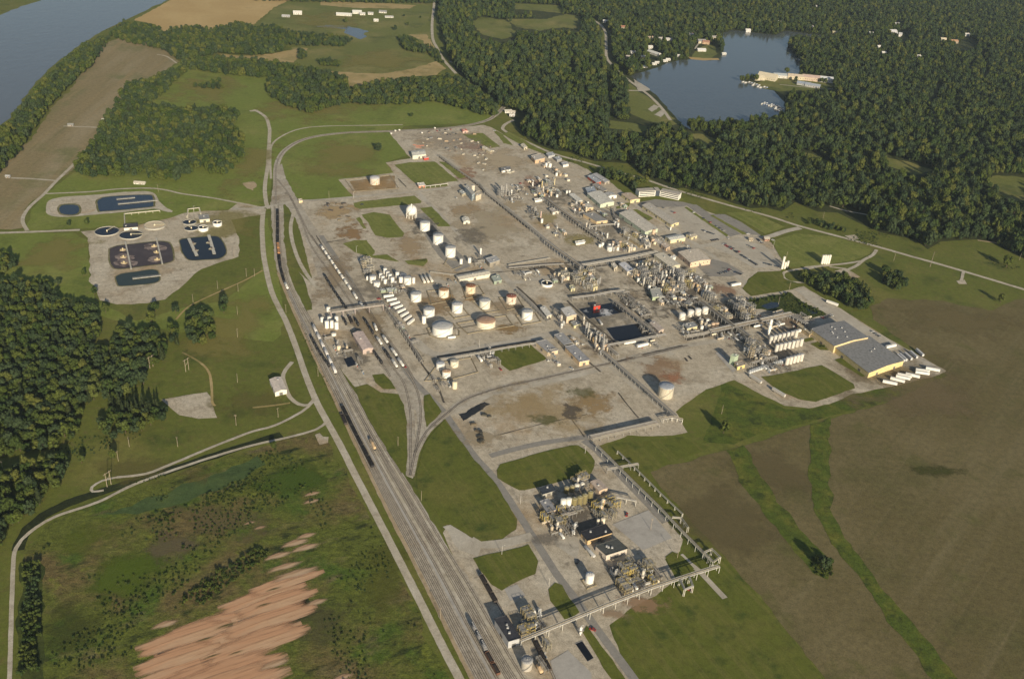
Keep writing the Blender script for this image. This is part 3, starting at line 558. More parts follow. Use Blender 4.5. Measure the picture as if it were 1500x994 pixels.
for q, w in (([(600,505),(612,525),(640,565),(650,590)], 2), ([(757,420),(780,441),(806,468)], 3), ([(830,440),(858,466),(890,492),(906,508)], 3), ([(908,440),(940,464),(970,488)], 3), ([(700,273),(735,303),(774,335)], 3), ([(643,230),(672,252),(700,272)], 2.4), ([(800,292),(850,332),(885,356)], 4), ([(745,394),(800,389),(850,383)], 3), ([(853,393),(920,384),(965,374)], 3.5), ([(570,455),(600,500),(620,530)], 2.4), ([(606,492),(650,484),(700,476)], 1.6), ([(640,523),(700,513),(785,499)], 3.5), ([(690,400),(740,398),(800,390)], 2),
   ([(812,490),(840,512),(880,545)], 2), ([(868,306),(895,326),(905,332)], 2.5), ([(905,335),(945,360),(965,372)], 3), ([(985,438),(1030,475),(1050,490)], 3), ([(1005,498),(1045,490),(1090,480)], 5), ([(1085,484),(1125,516)], 4), ([(775,395),(800,392),(812,400)], 6), ([(900,385),(925,405),(940,420)], 4), ([(925,330),(900,312),(880,300)], 1.5), ([(520,281),(578,276)], 1.5), ([(583,262),(595,274)], 2), ([(478,355),(500,352),(505,350)], 2), ([(463,345),(480,372),(505,405)], 1.6), ([(530,445),(556,482),(580,520)], 1.8), ([(720,640),(790,622),(860,607)], 1.2), ([(905,575),(925,600),(935,612)], 1.4), ([(838,615),(856,640)], 1.2), ([(896,532),(940,520),(1000,506)], 2.5)):
    ribbon('trench_and_rack_shade', q, w, trench_and_shade, 5, jit=.8)
# basins of black water
def basin(px, mat, rim, lv=6, name='basin', curve=False):
    cx, cy = sum(p[0] for p in px)/len(px), sum(p[1] for p in px)/len(px)
    big = [(cx+(p[0]-cx)*(1+rim), cy+(p[1]-cy)*(1+rim)) for p in px]
    sheet(name+'_bank', big, M['bank'] if curve else M['slab'], lv, jit=.6 if curve else 0, curve=curve)
    return sheet(name, px, M[mat], lv+1, jit=.4 if curve else 0, curve=curve)
basin([(848,453),(863,467),(914.5,457.5),(896.5,443.5)], 'basin', .05)
basin([(888,481),(899,497),(911,501.5),(927,496.5),(955.8,490),(935,474)], 'basin', .05)
basin([(503.4,525.4),(509.4,538),(522.5,534),(515,522.4)], 'basin', .06)
basin([(843,943),(853,939),(869.5,963.5),(860.5,968.5)], 'basin', .06)
soft('spray_foam', (888, 458.5), 11, 6, (.62, .64, .66), .8, .12, lv=8); soft('spray_foam', (858, 456), 5, 3, (.4, .42, .45), .6, .12, lv=8)
def pp(l): return [(50+a/5, 270+b/5) for a, b in l]
sheet('pond_track', pp([(85,170),(110,120),(200,95),(480,75),(700,55),(840,52),(890,75),(915,120),(960,165),(1000,185),(1010,205),(940,195),(880,180),(640,205),(250,238),(130,232),(90,205)]), M['paleroad'], 3, jit=1, curve=True)
sheet('pond_bank', pp([(110,170),(130,130),(220,112),(380,105),(440,120),(440,195),(250,222),(140,218)]), M['gravel'], 4, jit=1.5, curve=True)
basin(pp([(183,180),(200,157),(260,150),(318,157),(332,190),(310,218),(250,224),(195,213)]), 'pond_blue', .22, 5, 'treatment_pond', True)
basin(pp([(462,135),(500,100),(700,82),(840,80),(868,95),(872,150),(840,168),(520,198),(480,192)]), 'pond_blue', .07, 5, 'treatment_pond', True)
basin(pp([(555,475),(610,452),(760,435),(900,420),(970,424),(1000,445),(1018,535),(990,572),(800,600),(620,620),(578,605),(557,560)]), 'pond_purple', .05, 5, 'treatment_pond', True)
basin(pp([(1065,420),(1085,402),(1200,390),(1300,382),(1350,387),(1385,430),(1408,490),(1395,520),(1350,545),(1250,552),(1160,558),(1120,545),(1090,500)]), 'pond_dark', .05, 5, 'treatment_pond', True)
basin(pp([(600,680),(640,657),(760,640),(860,627),(908,640),(916,700),(880,722),(760,738),(640,745),(612,733)]), 'pond_green', .06, 5, 'treatment_pond', True)
for (x, y, s) in ((650,535,1), (655,575,1.15), (700,540,.8), (870,462,1.05), (890,552,.9), (930,465,.7), (720,580,.7)):
    a, b = 50+x/5, 270+y/5
    sheet('foam', [(a+13*s*math.cos(t*.7), b+5.5*s*math.sin(t*.7)) for t in range(9)], M['foam'], 7, jit=3, seg=3)
sheet('bare_patch', [(355,268),(372,266),(378,271),(370,280),(362,276)], M['dirt'], 2, jit=3)
# ================================================================ THE PLANT
def bld(name, label, cat, a, b, c, h, kind='gable', wall=WHITE, roof=LGREY, rise=1.6, along=None, doors=1, wins=0, vents=1, group=None, z0=0.0, rough=.7):
    """a-b-c: three eave corners as seen in the photograph, at height h; the outline stays the measured one"""
    A, B, Cc = G(a, h), G(b, h), G(c, h); D = A+Cc-B
    q = [A, B, Cc, D]; cen = (A+B+Cc+D)/4
    q = [Vector((p.x-cen.x, p.y-cen.y, 0)) for p in q]
    if (q[1]-q[0]).cross(q[2]-q[1]).z < 0: q = [q[1], q[0], q[3], q[2]]
    t = thing(name, label, cat, (cen.x, cen.y, z0), 0, group)
    L1, L2 = (q[1]-q[0]).length, (q[2]-q[1]).length
    if along is None: along = 0 if L1 >= L2 else 1
    if along == 1: q = q[1:]+q[:1]
    wm, rm = MB(), MB()
    n = [(q[i].x, q[i].y) for i in range(4)]
    wm.add([(x, y, 0) for x, y in n]+[(x, y, h) for x, y in n], [(i, (i+1) % 4, 4+(i+1) % 4, 4+i) for i in range(4)])
    e = 1.0+.35/max(2, min(L1, L2))*2
    ov = [Vector((p.x*e, p.y*e, h)) for p in q]
    if kind == 'gable':
        r0 = (q[3]+q[0])/2; r1 = (q[1]+q[2])/2
        wm.add([(q[3].x, q[3].y, h), (q[0].x, q[0].y, h), (r0.x, r0.y, h+rise)], [(0, 1, 2)]); wm.add([(q[1].x, q[1].y, h), (q[2].x, q[2].y, h), (r1.x, r1.y, h+rise)], [(0, 1, 2)])
        R0, R1 = Vector((r0.x*e, r0.y*e, h+rise+.15)), Vector((r1.x*e, r1.y*e, h+rise+.15))
        for dz in (.05, .3):
            u = Vector((0, 0, dz))
            rm.add([ov[0]+u, ov[1]+u, R1+u, R0+u], [(0, 1, 2, 3)]); rm.add([ov[2]+u, ov[3]+u, R0+u, R1+u], [(0, 1, 2, 3)])
        lo, hi = Vector((0, 0, .05)), Vector((0, 0, .3))
        for p, s in ((ov[0], ov[1]), (ov[2], ov[3]), (ov[1], R1), (R1, ov[2]), (ov[3], R0), (R0, ov[0])): rm.add([p+lo, s+lo, s+hi, p+hi], [(0, 1, 2, 3)])
    else:
        rm.prism([(p.x, p.y) for p in ov], h+.02, h+.32)
        # parapet kerb round the flat roof
        for i in range(4):
            p, s = ov[i]*.985, ov[(i+1) % 4]*.985; rm.beam((p.x, p.y, h+.5), (s.x, s.y, h+.5), .3, .4)
    link('wall', wm.mesh(paint(wall, rough), 'wall'), t)
    ro = link('roof', rm.mesh(paint(roof, rough, .2), 'roof'), t)
    cam2 = Vector((-cen.x, -cen.y, 0)).normalized()
    for i in range(4):
        p, s = q[i], q[(i+1) % 4]; d = (s-p); L = d.length; d.normalize(); nn = Vector((d.y, -d.x, 0))
        if nn.dot(cam2) < .15 or L < 5: continue
        if doors:
            k = max(1, int(L/22))
            for j in range(k):
                m = MB(); u = p+d*(L*(j+.5)/k); m.box(u.x+nn.x*.06, u.y+nn.y*.06, .05, min(3.6, L*.3), .14, min(3.4, h*.7), math.atan2(d.y, d.x)); link('door', m.mesh(paint((.16, .15, .14)), 'door'), t)
        if wins:
            k = max(2, int(L/6))
            for j in range(k):
                m = MB(); u = p+d*(L*(j+.25)/k); m.box(u.x+nn.x*.05, u.y+nn.y*.05, h*.55, 1.6, .1, 1.1, math.atan2(d.y, d.x)); link('window', m.mesh(paint(GLASS, .2), 'window'), t)
    rr = random.Random(len(label))
    for j in range(vents):
        f, g = rr.uniform(.15, .85), rr.uniform(.25, .75); u = q[0].lerp(q[1], f).lerp(q[3].lerp(q[2], f), g)
        zz = h+(rise*(1-abs(2*g-1)) if kind == 'gable' else 0)+.3
        m = MB(); m.box(u.x, u.y, zz, 1.6, 1.6, 1.0); link('roof_vent', m.mesh(paint(LGREY), 'vent'), ro)
    return t

# ---------------------------------------------------------------- tanks
def tank_proto(d, h, shell=WHITE, roof=LGREY, kind='cone', streak=None, rstreak=None, stairs=True):
    r = d/2; n = 40 if d > 10 else 24
    m = MB(); m.lathe([(r, 0), (r, h)], n)
    for k in range(1, max(2, int(h/2.4))): m.lathe([(r+.02, h*k/max(2, int(h/2.4))-.05), (r+.05, h*k/max(2, int(h/2.4))), (r+.02, h*k/max(2, int(h/2.4))+.05)], n)
    parts = [P('shell', m, paint(shell, .55, .05, 0, streak))]
    m = MB(); e = {'cone': .07, 'dome': .33, 'flat': .02}[kind]*r
    pr = [(r+.08, h-.05), (r+.08, h+.12)]+([(r*math.cos(t), h+.12+e*math.sin(t)) for t in (.3, .6, .9, 1.2, 1.45)] if kind == 'dome' else [(r*.5, h+.12+e*.55)])+[(.05, h+.14+e)]
    m.lathe(pr, n)
    v = MB(); v.tube((0, 0, h+e), (0, 0, h+e+.9), .35, n=8); v2 = MB(); v2.tube((r*.4, 0, h+.1), (r*.4, 0, h+.8+e*.6), .25, n=8)
    parts.append(P('roof', m, paint(roof, .6, .1, 0, rstreak), [S('vent', v, paint(GREY)), S('hatch', v2, paint(GREY))]))
    if stairs and d > 7:
        m = MB(); N = int(h*2)
        for i in range(N):
            a = -2.2+1.5*i/N; m.box((r+.45)*math.cos(a), (r+.45)*math.sin(a), h*i/N+.1, .8, .5, .12, a)
        for i in range(N-1):
            a, b = -2.2+1.5*i/N, -2.2+1.5*(i+1)/N
            m.beam(((r+.8)*math.cos(a), (r+.8)*math.sin(a), h*i/N+1), ((r+.8)*math.cos(b), (r+.8)*math.sin(b), h*(i+1)/N+1), .08)
        parts.append(P('stairway', m, paint(STEEL)))
        m = MB(); m.lathe([(r-.1, h+1.0), (r-.02, h+1.08), (r-.1, h+1.16)], n)
        for i in range(16): a = i*math.pi/8; m.box((r-.08)*math.cos(a), (r-.08)*math.sin(a), h+.1, .08, .08, 1)
        parts.append(P('railing', m, paint(STEEL)))
    elif stairs:
        m = MB(); m.beam((r+.2, -.25, 0), (r+.2, -.25, h+1), .08); m.beam((r+.2, .25, 0), (r+.2, .25, h+1), .08)
        for i in range(int(h/.6)): m.beam((r+.2, -.25, .4+i*.6), (r+.2, .25, .4+i*.6), .06)
        parts.append(P('ladder', m, paint(STEEL)))
    return parts
def tank(p, d, h, label, rz=0, group=None, name='storage_tank', **k): return spawn(tank_proto(d, h, **k), name, label, 'tank', G(p), rz, group)

RS = (.36, .15, .06)
tank((648,487), 24, 10, 'largest white storage tank, round pale grey roof, beside the small slim white tank', stairs=True)
tank((711.6,476.3), 22.5, 8, 'wide cream storage tank with a brown rusty roof next to the largest white tank', shell=(.72,.66,.52), roof=(.40,.27,.19), rstreak=(.42,.22,.12))
tank((609.3,439.6), 13.4, 10, 'white storage tank at the far corner of the tank farm near the bullet tanks')
tank((649.7,433.6), 12.8, 10, 'cream storage tank with half rusted roof in the far row of the tank farm', shell=(.76,.72,.61), roof=(.42,.25,.13), streak=(.6,.45,.28), rstreak=RUST)
tank((688.9,427.6), 12.8, 9.6, 'peach stained storage tank with broken dark rusty roof nearest the long white shed', shell=(.72,.62,.46), roof=RUST, streak=(.55,.34,.17), rstreak=(.15,.08,.05))
tank((709.7,449.6), 13.6, 10, 'pale grey green storage tank directly behind the wide rusty roofed one', shell=(.66,.65,.55))
tank((748.4,443), 12.8, 9.8, 'rust streaked storage tank with dark red roof at the right of the tank farm', shell=(.72,.66,.55), roof=(.30,.11,.07), streak=RS, rstreak=(.16,.07,.05))
tank((669.5,455.5), 13.2, 10, 'white storage tank in the middle of the tank farm, whitish roof', roof=(.58,.57,.55))
tank((628.3,462.1), 13.6, 10, 'white storage tank with a dark hatch on its grey roof behind the slim one', roof=(.38,.38,.38))
tank((771.7,465.6), 13.4, 10, 'white storage tank at the right front corner of the tank farm')
tank((620.9,473), 5, 9.5, 'slim small white tank squeezed beside the white tank with a dark hatch')
tank((622.2,336.6), 14.6, 12.4, 'tall white tank right behind the white sphere')
tank((641.5,355.8), 14.4, 12.6, 'tall white tank between the two others in the row behind the sphere')
tank((659.5,374.5), 14.2, 13, 'tall white tank nearest the long white shed, ringed by a gravel bank')
tank((675.2,386.5), 4, 7.5, 'left one of two small white vertical tanks beside the ringed tank'); tank((687.5,384.5), 4.4, 7.2, 'right one of two small white vertical tanks beside the ringed tank')
tank((549,269), 15.5, 10, 'domed weathered grey tank with rust patches inside a square bank near the grass', shell=(.62,.56,.48), roof=(.46,.46,.48), kind='dome', streak=(.5,.3,.14))
tank((645,539.2), 9.4, 6.8, 'white tank at the near end of the small tank group by the yard corner', roof=(.52,.53,.55))
tank((665.3,535.5), 9.4, 6.6, 'cream tank at the right of the small tank group by the yard corner', shell=(.72,.66,.52), roof=(.55,.50,.40))
tank((653.7,550.8), 9.4, 7, 'white tank with an orange roof edge in front of the small tank group', roof=(.55,.36,.22))
tank((665.8,568), 5.4, 7.6, 'slender cream tank with a pointed top standing apart by the yard corner', shell=(.70,.62,.46), roof=(.72,.62,.42))
tank((974,579), 16.4, 12.6, 'big ribbed cream silo with bluish flat roof and long dark shadow', shell=(.54,.49,.39), roof=(.34,.37,.42), streak=(.36,.30,.22))
tank((863,851), 7, 7.6, 'single white tank inside a low brown bund beside the foreground street', kind='cone', roof=(.70,.68,.64))
tank((771,977), 8.5, 8, 'grey tank with a dented top beside the loading spur at the bottom edge', shell=(.42,.39,.34), roof=(.34,.34,.34))
def k11(x, y): return (525+x/11.54, 380+y/11.54)
for i, (x, y, d, h, s) in enumerate([(148,345,2.6,5,'slim white tank at the left end of the crowded tank cluster'),(243,385,8.4,9,'broad white tank at the left of the crowded tank cluster'),(312,450,8.6,6,'squat white tank at the front left of the crowded cluster'),(376,310,4.6,6.5,'small white tank left in the second row of the crowded cluster'),
    (452,235,4.8,7.5,'white tank farthest back in the crowded tank cluster'),(415,355,4.6,6.5,'small white tank at the heart of the crowded cluster, left of the green pipe'),(495,285,4.8,7,'small white tank right behind the heart of the crowded cluster'),(535,335,4.8,7.5,'small white tank right of centre in the crowded cluster'),(455,405,4.8,6,'small white tank beside the pipe tower of the crowded cluster'),
    (575,390,4.8,7.5,'small white tank at the right front of the dense part of the cluster'),(615,405,4,3,'low white tank with two pale domes in the crowded cluster'),(657,300,5,7.5,'white tank standing apart behind the right part of the crowded cluster'),(716,385,5.2,7.5,'cream white tank left of the broad one at the right of the cluster'),(762,300,8.5,4,'low broad white tank behind the biggest one of the cluster'),(828,405,10,9,'biggest white tank of the crowded cluster, pale grey roof'),(932,400,3.8,8,'slim white tank at the right end of the crowded cluster')]):
    tank(k11(x, y), d, h, s, roof=(.52,.52,.51))
for x, y, d, h, c, s in [(479,478,4.6,8,(.7,.62,.48),'rusty cream silo at the far left of the rail side silos'),(486,478.5,4.4,7.5,WHITE,'white silo behind the front three rail side silos'),(482.5,470,4.6,7,(.6,.56,.48),'beige silo at the back of the rail side silo group'),(493,470,4.4,7,WHITE,'white silo beside the footbridge end at the rail side silos'),(481,454.5,4.6,5.5,(.66,.6,.5),'lone cream tank behind the rail side silos'),
    (478.8,479,4.8,9,WHITE,'left white silo of the front three beside the main tracks'),(486.2,478,4,8.6,(.68,.5,.28),'peach coloured middle silo of the front three beside the tracks'),(493,480.5,4.8,9,(.74,.72,.66),'right white silo of the front three beside the tracks'),(472,470,4,6,(.5,.3,.16),'small rusty tank at the left of the rail side silos'),(489,490,5.5,3,(.52,.55,.45),'low pale green tank in front of the rail side silos')]:
    tank((x, y+1), d, h, s, roof=(.6,.57,.5) if c != WHITE else (.6,.6,.58))
for x, y, d, h, s in [(800,244,4,6.5,'slim white tank left of a pair near the far public road'),(805.5,244.8,5.4,6.5,'stout white tank right of a pair near the far public road'),(830,284,3,5.5,'left tank of the twin pale tanks behind the long white roofs'),(834,284,3,5.8,'right tank of the twin pale tanks behind the long white roofs'),(901,330,3,6,'left one of the two white bottle tanks beside the grey flat roof'),(905,333,3.2,6.8,'right one of the two white bottle tanks beside the grey flat roof'),
    (892.5,367,8,6,'round pale tank left of the dark pipe trench'),(904.5,366.5,4,5,'small white tank right of the round pale tank by the trench'),(793.5,326.5,3.6,6.5,'short white tank in front of the white and red column'),(982,337,2,5,'white upright gas bottle beside the yellow ended long building'),(861,299,3,4,'tan tank by the small peach building')]:
    tank((x, y), d, h, s, roof=(.6,.6,.58))
# white rounded vertical tanks and silo rows
for i, (x, y) in enumerate([(998.5,467),(1011,462.5),(1021.5,460.5),(1032,458.5)]):
    tank((x, y), 8.2, 7, ['nearest and tallest of the four round topped white tanks', 'second of the four round topped white tanks from the tall one', 'third of the four round topped white tanks from the tall one', 'farthest right of the four round topped white tanks'][i], kind='dome', roof=WHITE, shell=(.74,.70,.62))
NTH = ['first', 'second', 'third', 'fourth', 'fifth', 'sixth', 'seventh', 'eighth', 'ninth', 'tenth', 'eleventh', 'twelfth', 'thirteenth']
sp1 = tank_proto(4.6, 9, shell=(.62,.59,.53), roof=(.5,.5,.48), streak=(.5,.44,.36))
for i in range(7): spawn(sp1, 'silo', NTH[i]+' pale silo from the left in the long back row by the warehouse', 'silo', G((1136.5+i*6.0, 514.5-i*1.45)), i, 'pale silos in two rows by the warehouse')
for i in range(5): spawn(sp1, 'silo', NTH[i]+' pale silo from the left in the short front row by the lawn', 'silo', G((1152+i*5.2, 533.5-i*1.35)), i*2, 'pale silos in two rows by the warehouse')
for i in range(7): spawn(sp1, 'silo', NTH[i]+' grey silo in the shaded rear row behind the long silo row', 'silo', G((1128+i*6.2, 502-i*1.5)), i, 'pale silos in two rows by the warehouse')
sp2 = tank_proto(3.4, 13, shell=(.76,.72,.62), roof=(.7,.66,.56), kind='dome')
for i, (x, y) in enumerate([(1203.5,386.5),(1206.8,386.2),(1210,386.5),(1213.4,386)]): spawn(sp2, 'silo', NTH[i]+' white bottle silo from the left in the row of four on the lawn', 'silo', G((x, y)), i, 'white bottle silos on the lawn')
sp3 = tank_proto(3.4, 9.5, shell=(.74,.70,.60), roof=(.7,.66,.56), kind='dome')
spawn(tank_proto(3.2, 18, shell=(.76,.73,.64), roof=(.7,.66,.56), kind='dome'), 'silo', 'tallest white bottle silo beside the car park', 'silo', G((1145.3,393.5)))
for i, (x, y) in enumerate([(1149,393.2),(1152.6,391.5)]): spawn(sp3, 'silo', ['shorter white bottle silo touching the tallest one', 'shorter yellowish bottle silo right of the tallest one'][i], 'silo', G((x, y)))
# foreground unit: vertical reactors in two rows
def k6(x, y): return (770+x/6.2125, 680+y/6.2125)
for i, (x, y) in enumerate([(335,395),(385,388),(435,385),(485,370),(530,350),(580,325)]):
    tank(k6(x, y), 5.2, 9.5, NTH[i]+' upright tank from the left in the front row of the near unit', kind='dome', shell=WHITE if i < 2 else OLIVE, roof=(.7,.68,.6) if i < 2 else (.26,.23,.12))
for i, (x, y) in enumerate([(368,255),(418,243),(462,230),(508,218)]):
    tank(k6(x, y), 4.6, 6, NTH[i]+' upright tank from the left in the rear row of the near unit', kind='dome', shell=OLIVE if i < 2 else (.74,.7,.6), roof=(.28,.25,.15) if i < 2 else (.7,.66,.56))
for x, y, d, h, s in [(700,530,4,5,'fat cream tank at the foot of the yellow pipe frame'), (655,540,2.6,5,'thin white tank left of the fat cream one')]: tank(k6(x, y), d, h, s, roof=(.7,.62,.48), shell=(.72,.64,.5))

# sphere on legs
def sphere_tank(p, d, label):
    r = d/2; zc = r+3.2; t = thing('sphere_tank', label, 'sphere tank', G(p))
    m = MB(); m.lathe([(max(.03, r*math.cos(a)), zc+r*math.sin(a)) for a in np.linspace(-math.pi/2, math.pi/2, 25)], 40); sh = link('shell', m.mesh(paint(WHITE, .5, .06), 'shell'), t)
    for i in range(10):
        a = i*math.pi/5; m = MB(); m.tube((r*.96*math.cos(a), r*.96*math.sin(a), 0), (r*.96*math.cos(a), r*.96*math.sin(a), zc), .4, n=8); link('leg', m.mesh(paint(WHITE), 'leg'), t)
    m = MB()
    for i in range(10):
        a, b = i*math.pi/5, (i+1)*math.pi/5; q = r*.96
        m.beam((q*math.cos(a), q*math.sin(a), .5), (q*math.cos(b), q*math.sin(b), zc-1.5), .14); m.beam((q*math.cos(b), q*math.sin(b), .5), (q*math.cos(a), q*math.sin(a), zc-1.5), .14)
    link('brace', m.mesh(paint(CREAM), 'brace'), t)
    m = MB()
    for i in range(30):
        a = -2.4+i*.06; e = -.7+i*.073; q = (r+.5); m.box(q*math.cos(e)*math.cos(a), q*math.cos(e)*math.sin(a), zc+q*math.sin(e), .9, .6, .15, a)
    link('stairway', m.mesh(paint(STEEL), 'stair'), t)
    m = MB(); m.lathe([(1.3, zc+r), (1.3, zc+r+1.2), (.05, zc+r+1.3)], 12); m.tube((0, 0, zc+r+1.2), (0, 0, zc+r+2.4), .25, n=8); link('top_platform', m.mesh(paint(WHITE), 'top'), t)
sphere_tank((602.5,318.5), 16, 'white sphere tank on a ring of legs with a curved stair')
# horizontal bullets
def bullet_proto(L, d, col=WHITE, z=None):
    z = d*.5+1.2 if z is None else z
    m = MB(); m.capsule((0, -L/2, z), (0, L/2, z), d/2, 16); parts = [P('shell', m, paint(col, .5, .06))]
    for y in (-L*.3, L*.3):
        s = MB(); s.box(0, y, 0, d*.85, .6, z-d*.2); parts.append(P('saddle', s, paint((.4,.38,.34))))
    n = MB(); n.tube((0, 0, z+d/2-.1), (0, 0, z+d/2+.7), .3, n=8); parts.append(P('nozzle', n, paint(GREY))); return parts
def heading(a, b):
    d = G(b)-G(a); return math.atan2(-d.x, d.y)
for i, (a, b) in enumerate([((617,407),(622.5,417)),((622,406),(628,416.5)),((627.5,405),(633.5,415.5))]):
    L = (G(a)-G(b)).length; spawn(bullet_proto(L-3, 3.4, (.74,.69,.58)), 'bullet_tank', NTH[i]+' white horizontal bullet tank from the left beside the crowded cluster', 'tank', (G(a)+G(b))/2, heading(a, b))
for a, b, d, s, c in [((655,497.5),(668,496),2.8,'white bullet tank lying alone beside the largest white tank',WHITE),((1103,481),(1116,478.5),2.8,'white drum lying under the long pipe bridge by the column',WHITE),((700,524),(706,532),3,'white horizontal tank on the rack beside the round lawn',WHITE),((1122,540),(1129,546),2.6,'grey horizontal tank by the drum store',LGREY),((1127,538),(1135,545),2.4,'second grey horizontal tank by the drum store',LGREY),((856,802),(871,819),3,'long grey trailer tank parked beside the dark roofed block',LGREY),((876,470),(882,478),2.6,'grey drum left of the lower black basin',LGREY)]:
    L = (G(a)-G(b)).length; spawn(bullet_proto(max(4, L-2), d, c), 'bullet_tank', s, 'tank', (G(a)+G(b))/2, heading(a, b))
# slender columns
def column_proto(d, h, col=WHITE, rings=3, band=None):
    r = d/2; m = MB(); m.lathe([(r*1.15, 0), (r*1.15, 1), (r, 1.6), (r, h-.6), (r*.7, h-.1), (.05, h)], 18); parts = [P('shell', m, paint(col, .5, .08))]
    for i in range(rings):
        z = h*(i+1)/(rings+.5); q = MB(); q.lathe([(r+.02, z), (r+1.1, z), (r+1.1, z+.12), (r+.02, z+.12)], 14)
        for k in range(8): a = k*.785; q.box((r+1.05)*math.cos(a), (r+1.05)*math.sin(a), z, .08, .08, 1.1)
        q.lathe([(r+1.0, z+1.05), (r+1.1, z+1.1), (r+1.0, z+1.15)], 14); parts.append(P('platform', q, paint(STEEL)))
    l = MB(); l.beam((r+.3, -.25, 0), (r+.3, -.25, h), .09); l.beam((r+.3, .25, 0), (r+.3, .25, h), .09)
    parts.append(P('ladder', l, paint(STEEL)))
    p = MB(); p.tube((-r-.4, .2, .5), (-r-.4, .2, h*.92), .2, n=6); p.tube((-r-.4, .2, h*.92), (0, 0, h*.96), .2, n=6); parts.append(P('downpipe', p, paint(LGREY))); return parts
def col(p, d, h, label, c=WHITE, rings=3): return spawn(column_proto(d, h, c, rings), 'process_column', label, 'column', G(p), rnd.uniform(-3, -1))
col((1125.5,489), 3.6, 20, 'thick white column leaning against nothing beside the pipe bridge', WHITE, 1)
col((703.8,374), 2.2, 11, 'white slim column beside the grey loading shed', WHITE, 0)
col((791.5,323.5), 1.8, 15, 'white and red banded column behind the short white tank', (.72,.5,.42), 3)
col((793.5,278), 1.6, 15, 'yellow column with a bushy platform top at the far unit', (.6,.48,.2), 4); col((812,270.5), 1.6, 11, 'pale yellow pole column by the covered yard', (.68,.58,.34), 0)
col((780,273), 2.2, 7, 'white stubby column left of the yellow one', WHITE, 1)
for i, (x, y, h) in enumerate([(734,287,18), (737,286,15), (741,285,18)]): col((x, y), 2, h, ['left', 'middle', 'right'][i]+' grey column of the three behind the tall concrete block', STEEL, 5)

# ---------------------------------------------------------------- buildings
bld('warehouse','green walled warehouse with a big whitish roof below the red shop','warehouse',(860.3,283.2),(879.5,299.5),(899.7,295.5),6,'gable',(.55,.60,.46),(.62,.60,.53),1.2)
bld('annex','low blue grey roofed annex at the end of the green walled warehouse','building',(857.5,276),(861,282.5),(873.5,279.5),4,'flat',GREY,(.36,.40,.44))
bld('shed','small white gabled shed touching the right side of the green warehouse','shed',(884.8,283),(891.7,287.5),(903.5,286),5,'gable',WHITE,(.42,.42,.40),1.2,along=0)
bld('brick_hall','hall with tan roof and yellow wall left of the curved white office','building',(910.4,284),(923.7,293.3),(937.6,291.5),5,'gable',(.68,.60,.35),(.50,.40,.30),.8,wins=1)
bld('workshop_hall','long hall with pale roof and green wall beside the small lawn','building',(907.2,312.3),(945,339.5),(963.7,334.7),6,'gable',(.50,.56,.42),(.58,.54,.46),.9)
bld('office_block','long beige roofed block with a yellow end beside the main car park','building',(940.8,301),(983,328.8),(994.7,325),5,'gable',(.66,.57,.34),(.50,.46,.39),.8,wins=1)
bld('flat_hall','grey flat roofed hall with a peach end wall','building',(854.4,313.3),(874,324.3),(890,322.5),5,'flat',(.66,.50,.30),(.30,.29,.27),vents=2)
bld('pump_house','small peach building with a light roof left of the grey flat hall','building',(853.3,299.5),(859.7,305.3),(869.3,303.7),4,'gable',(.66,.50,.32),(.56,.52,.44),.7)
bld('long_shed','white roofed long shed left of the small peach building','shed',(834,285),(846,295),(853.3,293.3),4,'gable',(.6,.58,.5),(.66,.64,.57),.8)
bld('store','narrow white roofed store, left of the low peach store near the row of racks','building',(956,351),(967.5,358),(972.5,355.5),4,'gable',(.6,.55,.45),(.58,.52,.44),.6)
bld('store','low peach roofed store right below the narrow white one','building',(968.5,358.3),(976,363.8),(981.5,360.5),5,'flat',(.62,.46,.32),(.56,.47,.38))
bld('white_hall','white roofed hall with yellow front at the bottom end of the car park','building',(975,346.7),(982.5,352),(1004,348.3),5,'gable',(.70,.62,.40),(.64,.63,.57),1,along=1)
bld('gatehouse','little tan building between the white roofed hall and the car park','building',(1005,343.5),(1013,347.7),(1021.5,345),4,'gable',(.62,.54,.34),(.48,.43,.34),.8)
bld('gable_hall','big hall with light roof and peach gable facing the lower car park','warehouse',(993.5,369),(1011.7,385),(1041,380.5),7,'gable',(.66,.49,.36),(.60,.53,.43),1.4,along=0,wins=1)
bld('rounded_hall','long cream roofed hall beside the main process unit','building',(958.3,373.3),(982.5,391),(996.7,387.5),5,'gable',(.60,.56,.42),(.62,.57,.46),1.2)
bld('covered_way','white covered way beside the peach gabled hall','shed',(978.5,378),(981,380.5),(990,376.5),4,'flat',WHITE,WHITE,doors=0)
bld('tower_house','tall peach house with white roof left of the upper black basin','building',(821.5,452.4),(830.2,464),(844.6,460.5),9,'gable',(.60,.48,.34),(.62,.60,.56),.7,vents=1)
bld('annex','small yellow walled annex in front of the tall peach house','building',(836,472),(841,477),(850,474),4,'flat',(.60,.55,.33),(.34,.34,.32))
bld('control_house','white roofed control house at the left of the main process unit','building',(906.5,386.5),(919,397.6),(928.7,395),6,'gable',(.55,.50,.40),(.60,.60,.62),.5,vents=2)
bld('control_house','little white roofed hut left of the control house','building',(895.5,387.5),(900,392.8),(904.5,390),5,'flat',(.62,.55,.42),(.62,.57,.48))
bld('green_shed','pale green shed wall facing the round topped white tanks','shed',(952.5,424),(956,435.5),(970.5,433.5),5,'flat',(.36,.43,.28),(.42,.42,.38))
bld('long_white_shed','long white roofed shed between the tank farm and the ringed tank','shed',(668.3,403.6),(673.5,409.8),(718,401.5),4.5,'gable',(.72,.66,.54),(.66,.61,.50),1)
bld('sage_shed','flat sage green shed at the right end of the long white one','shed',(720,405.5),(724,412.8),(735,410),4,'flat',(.30,.36,.28),(.40,.44,.38))
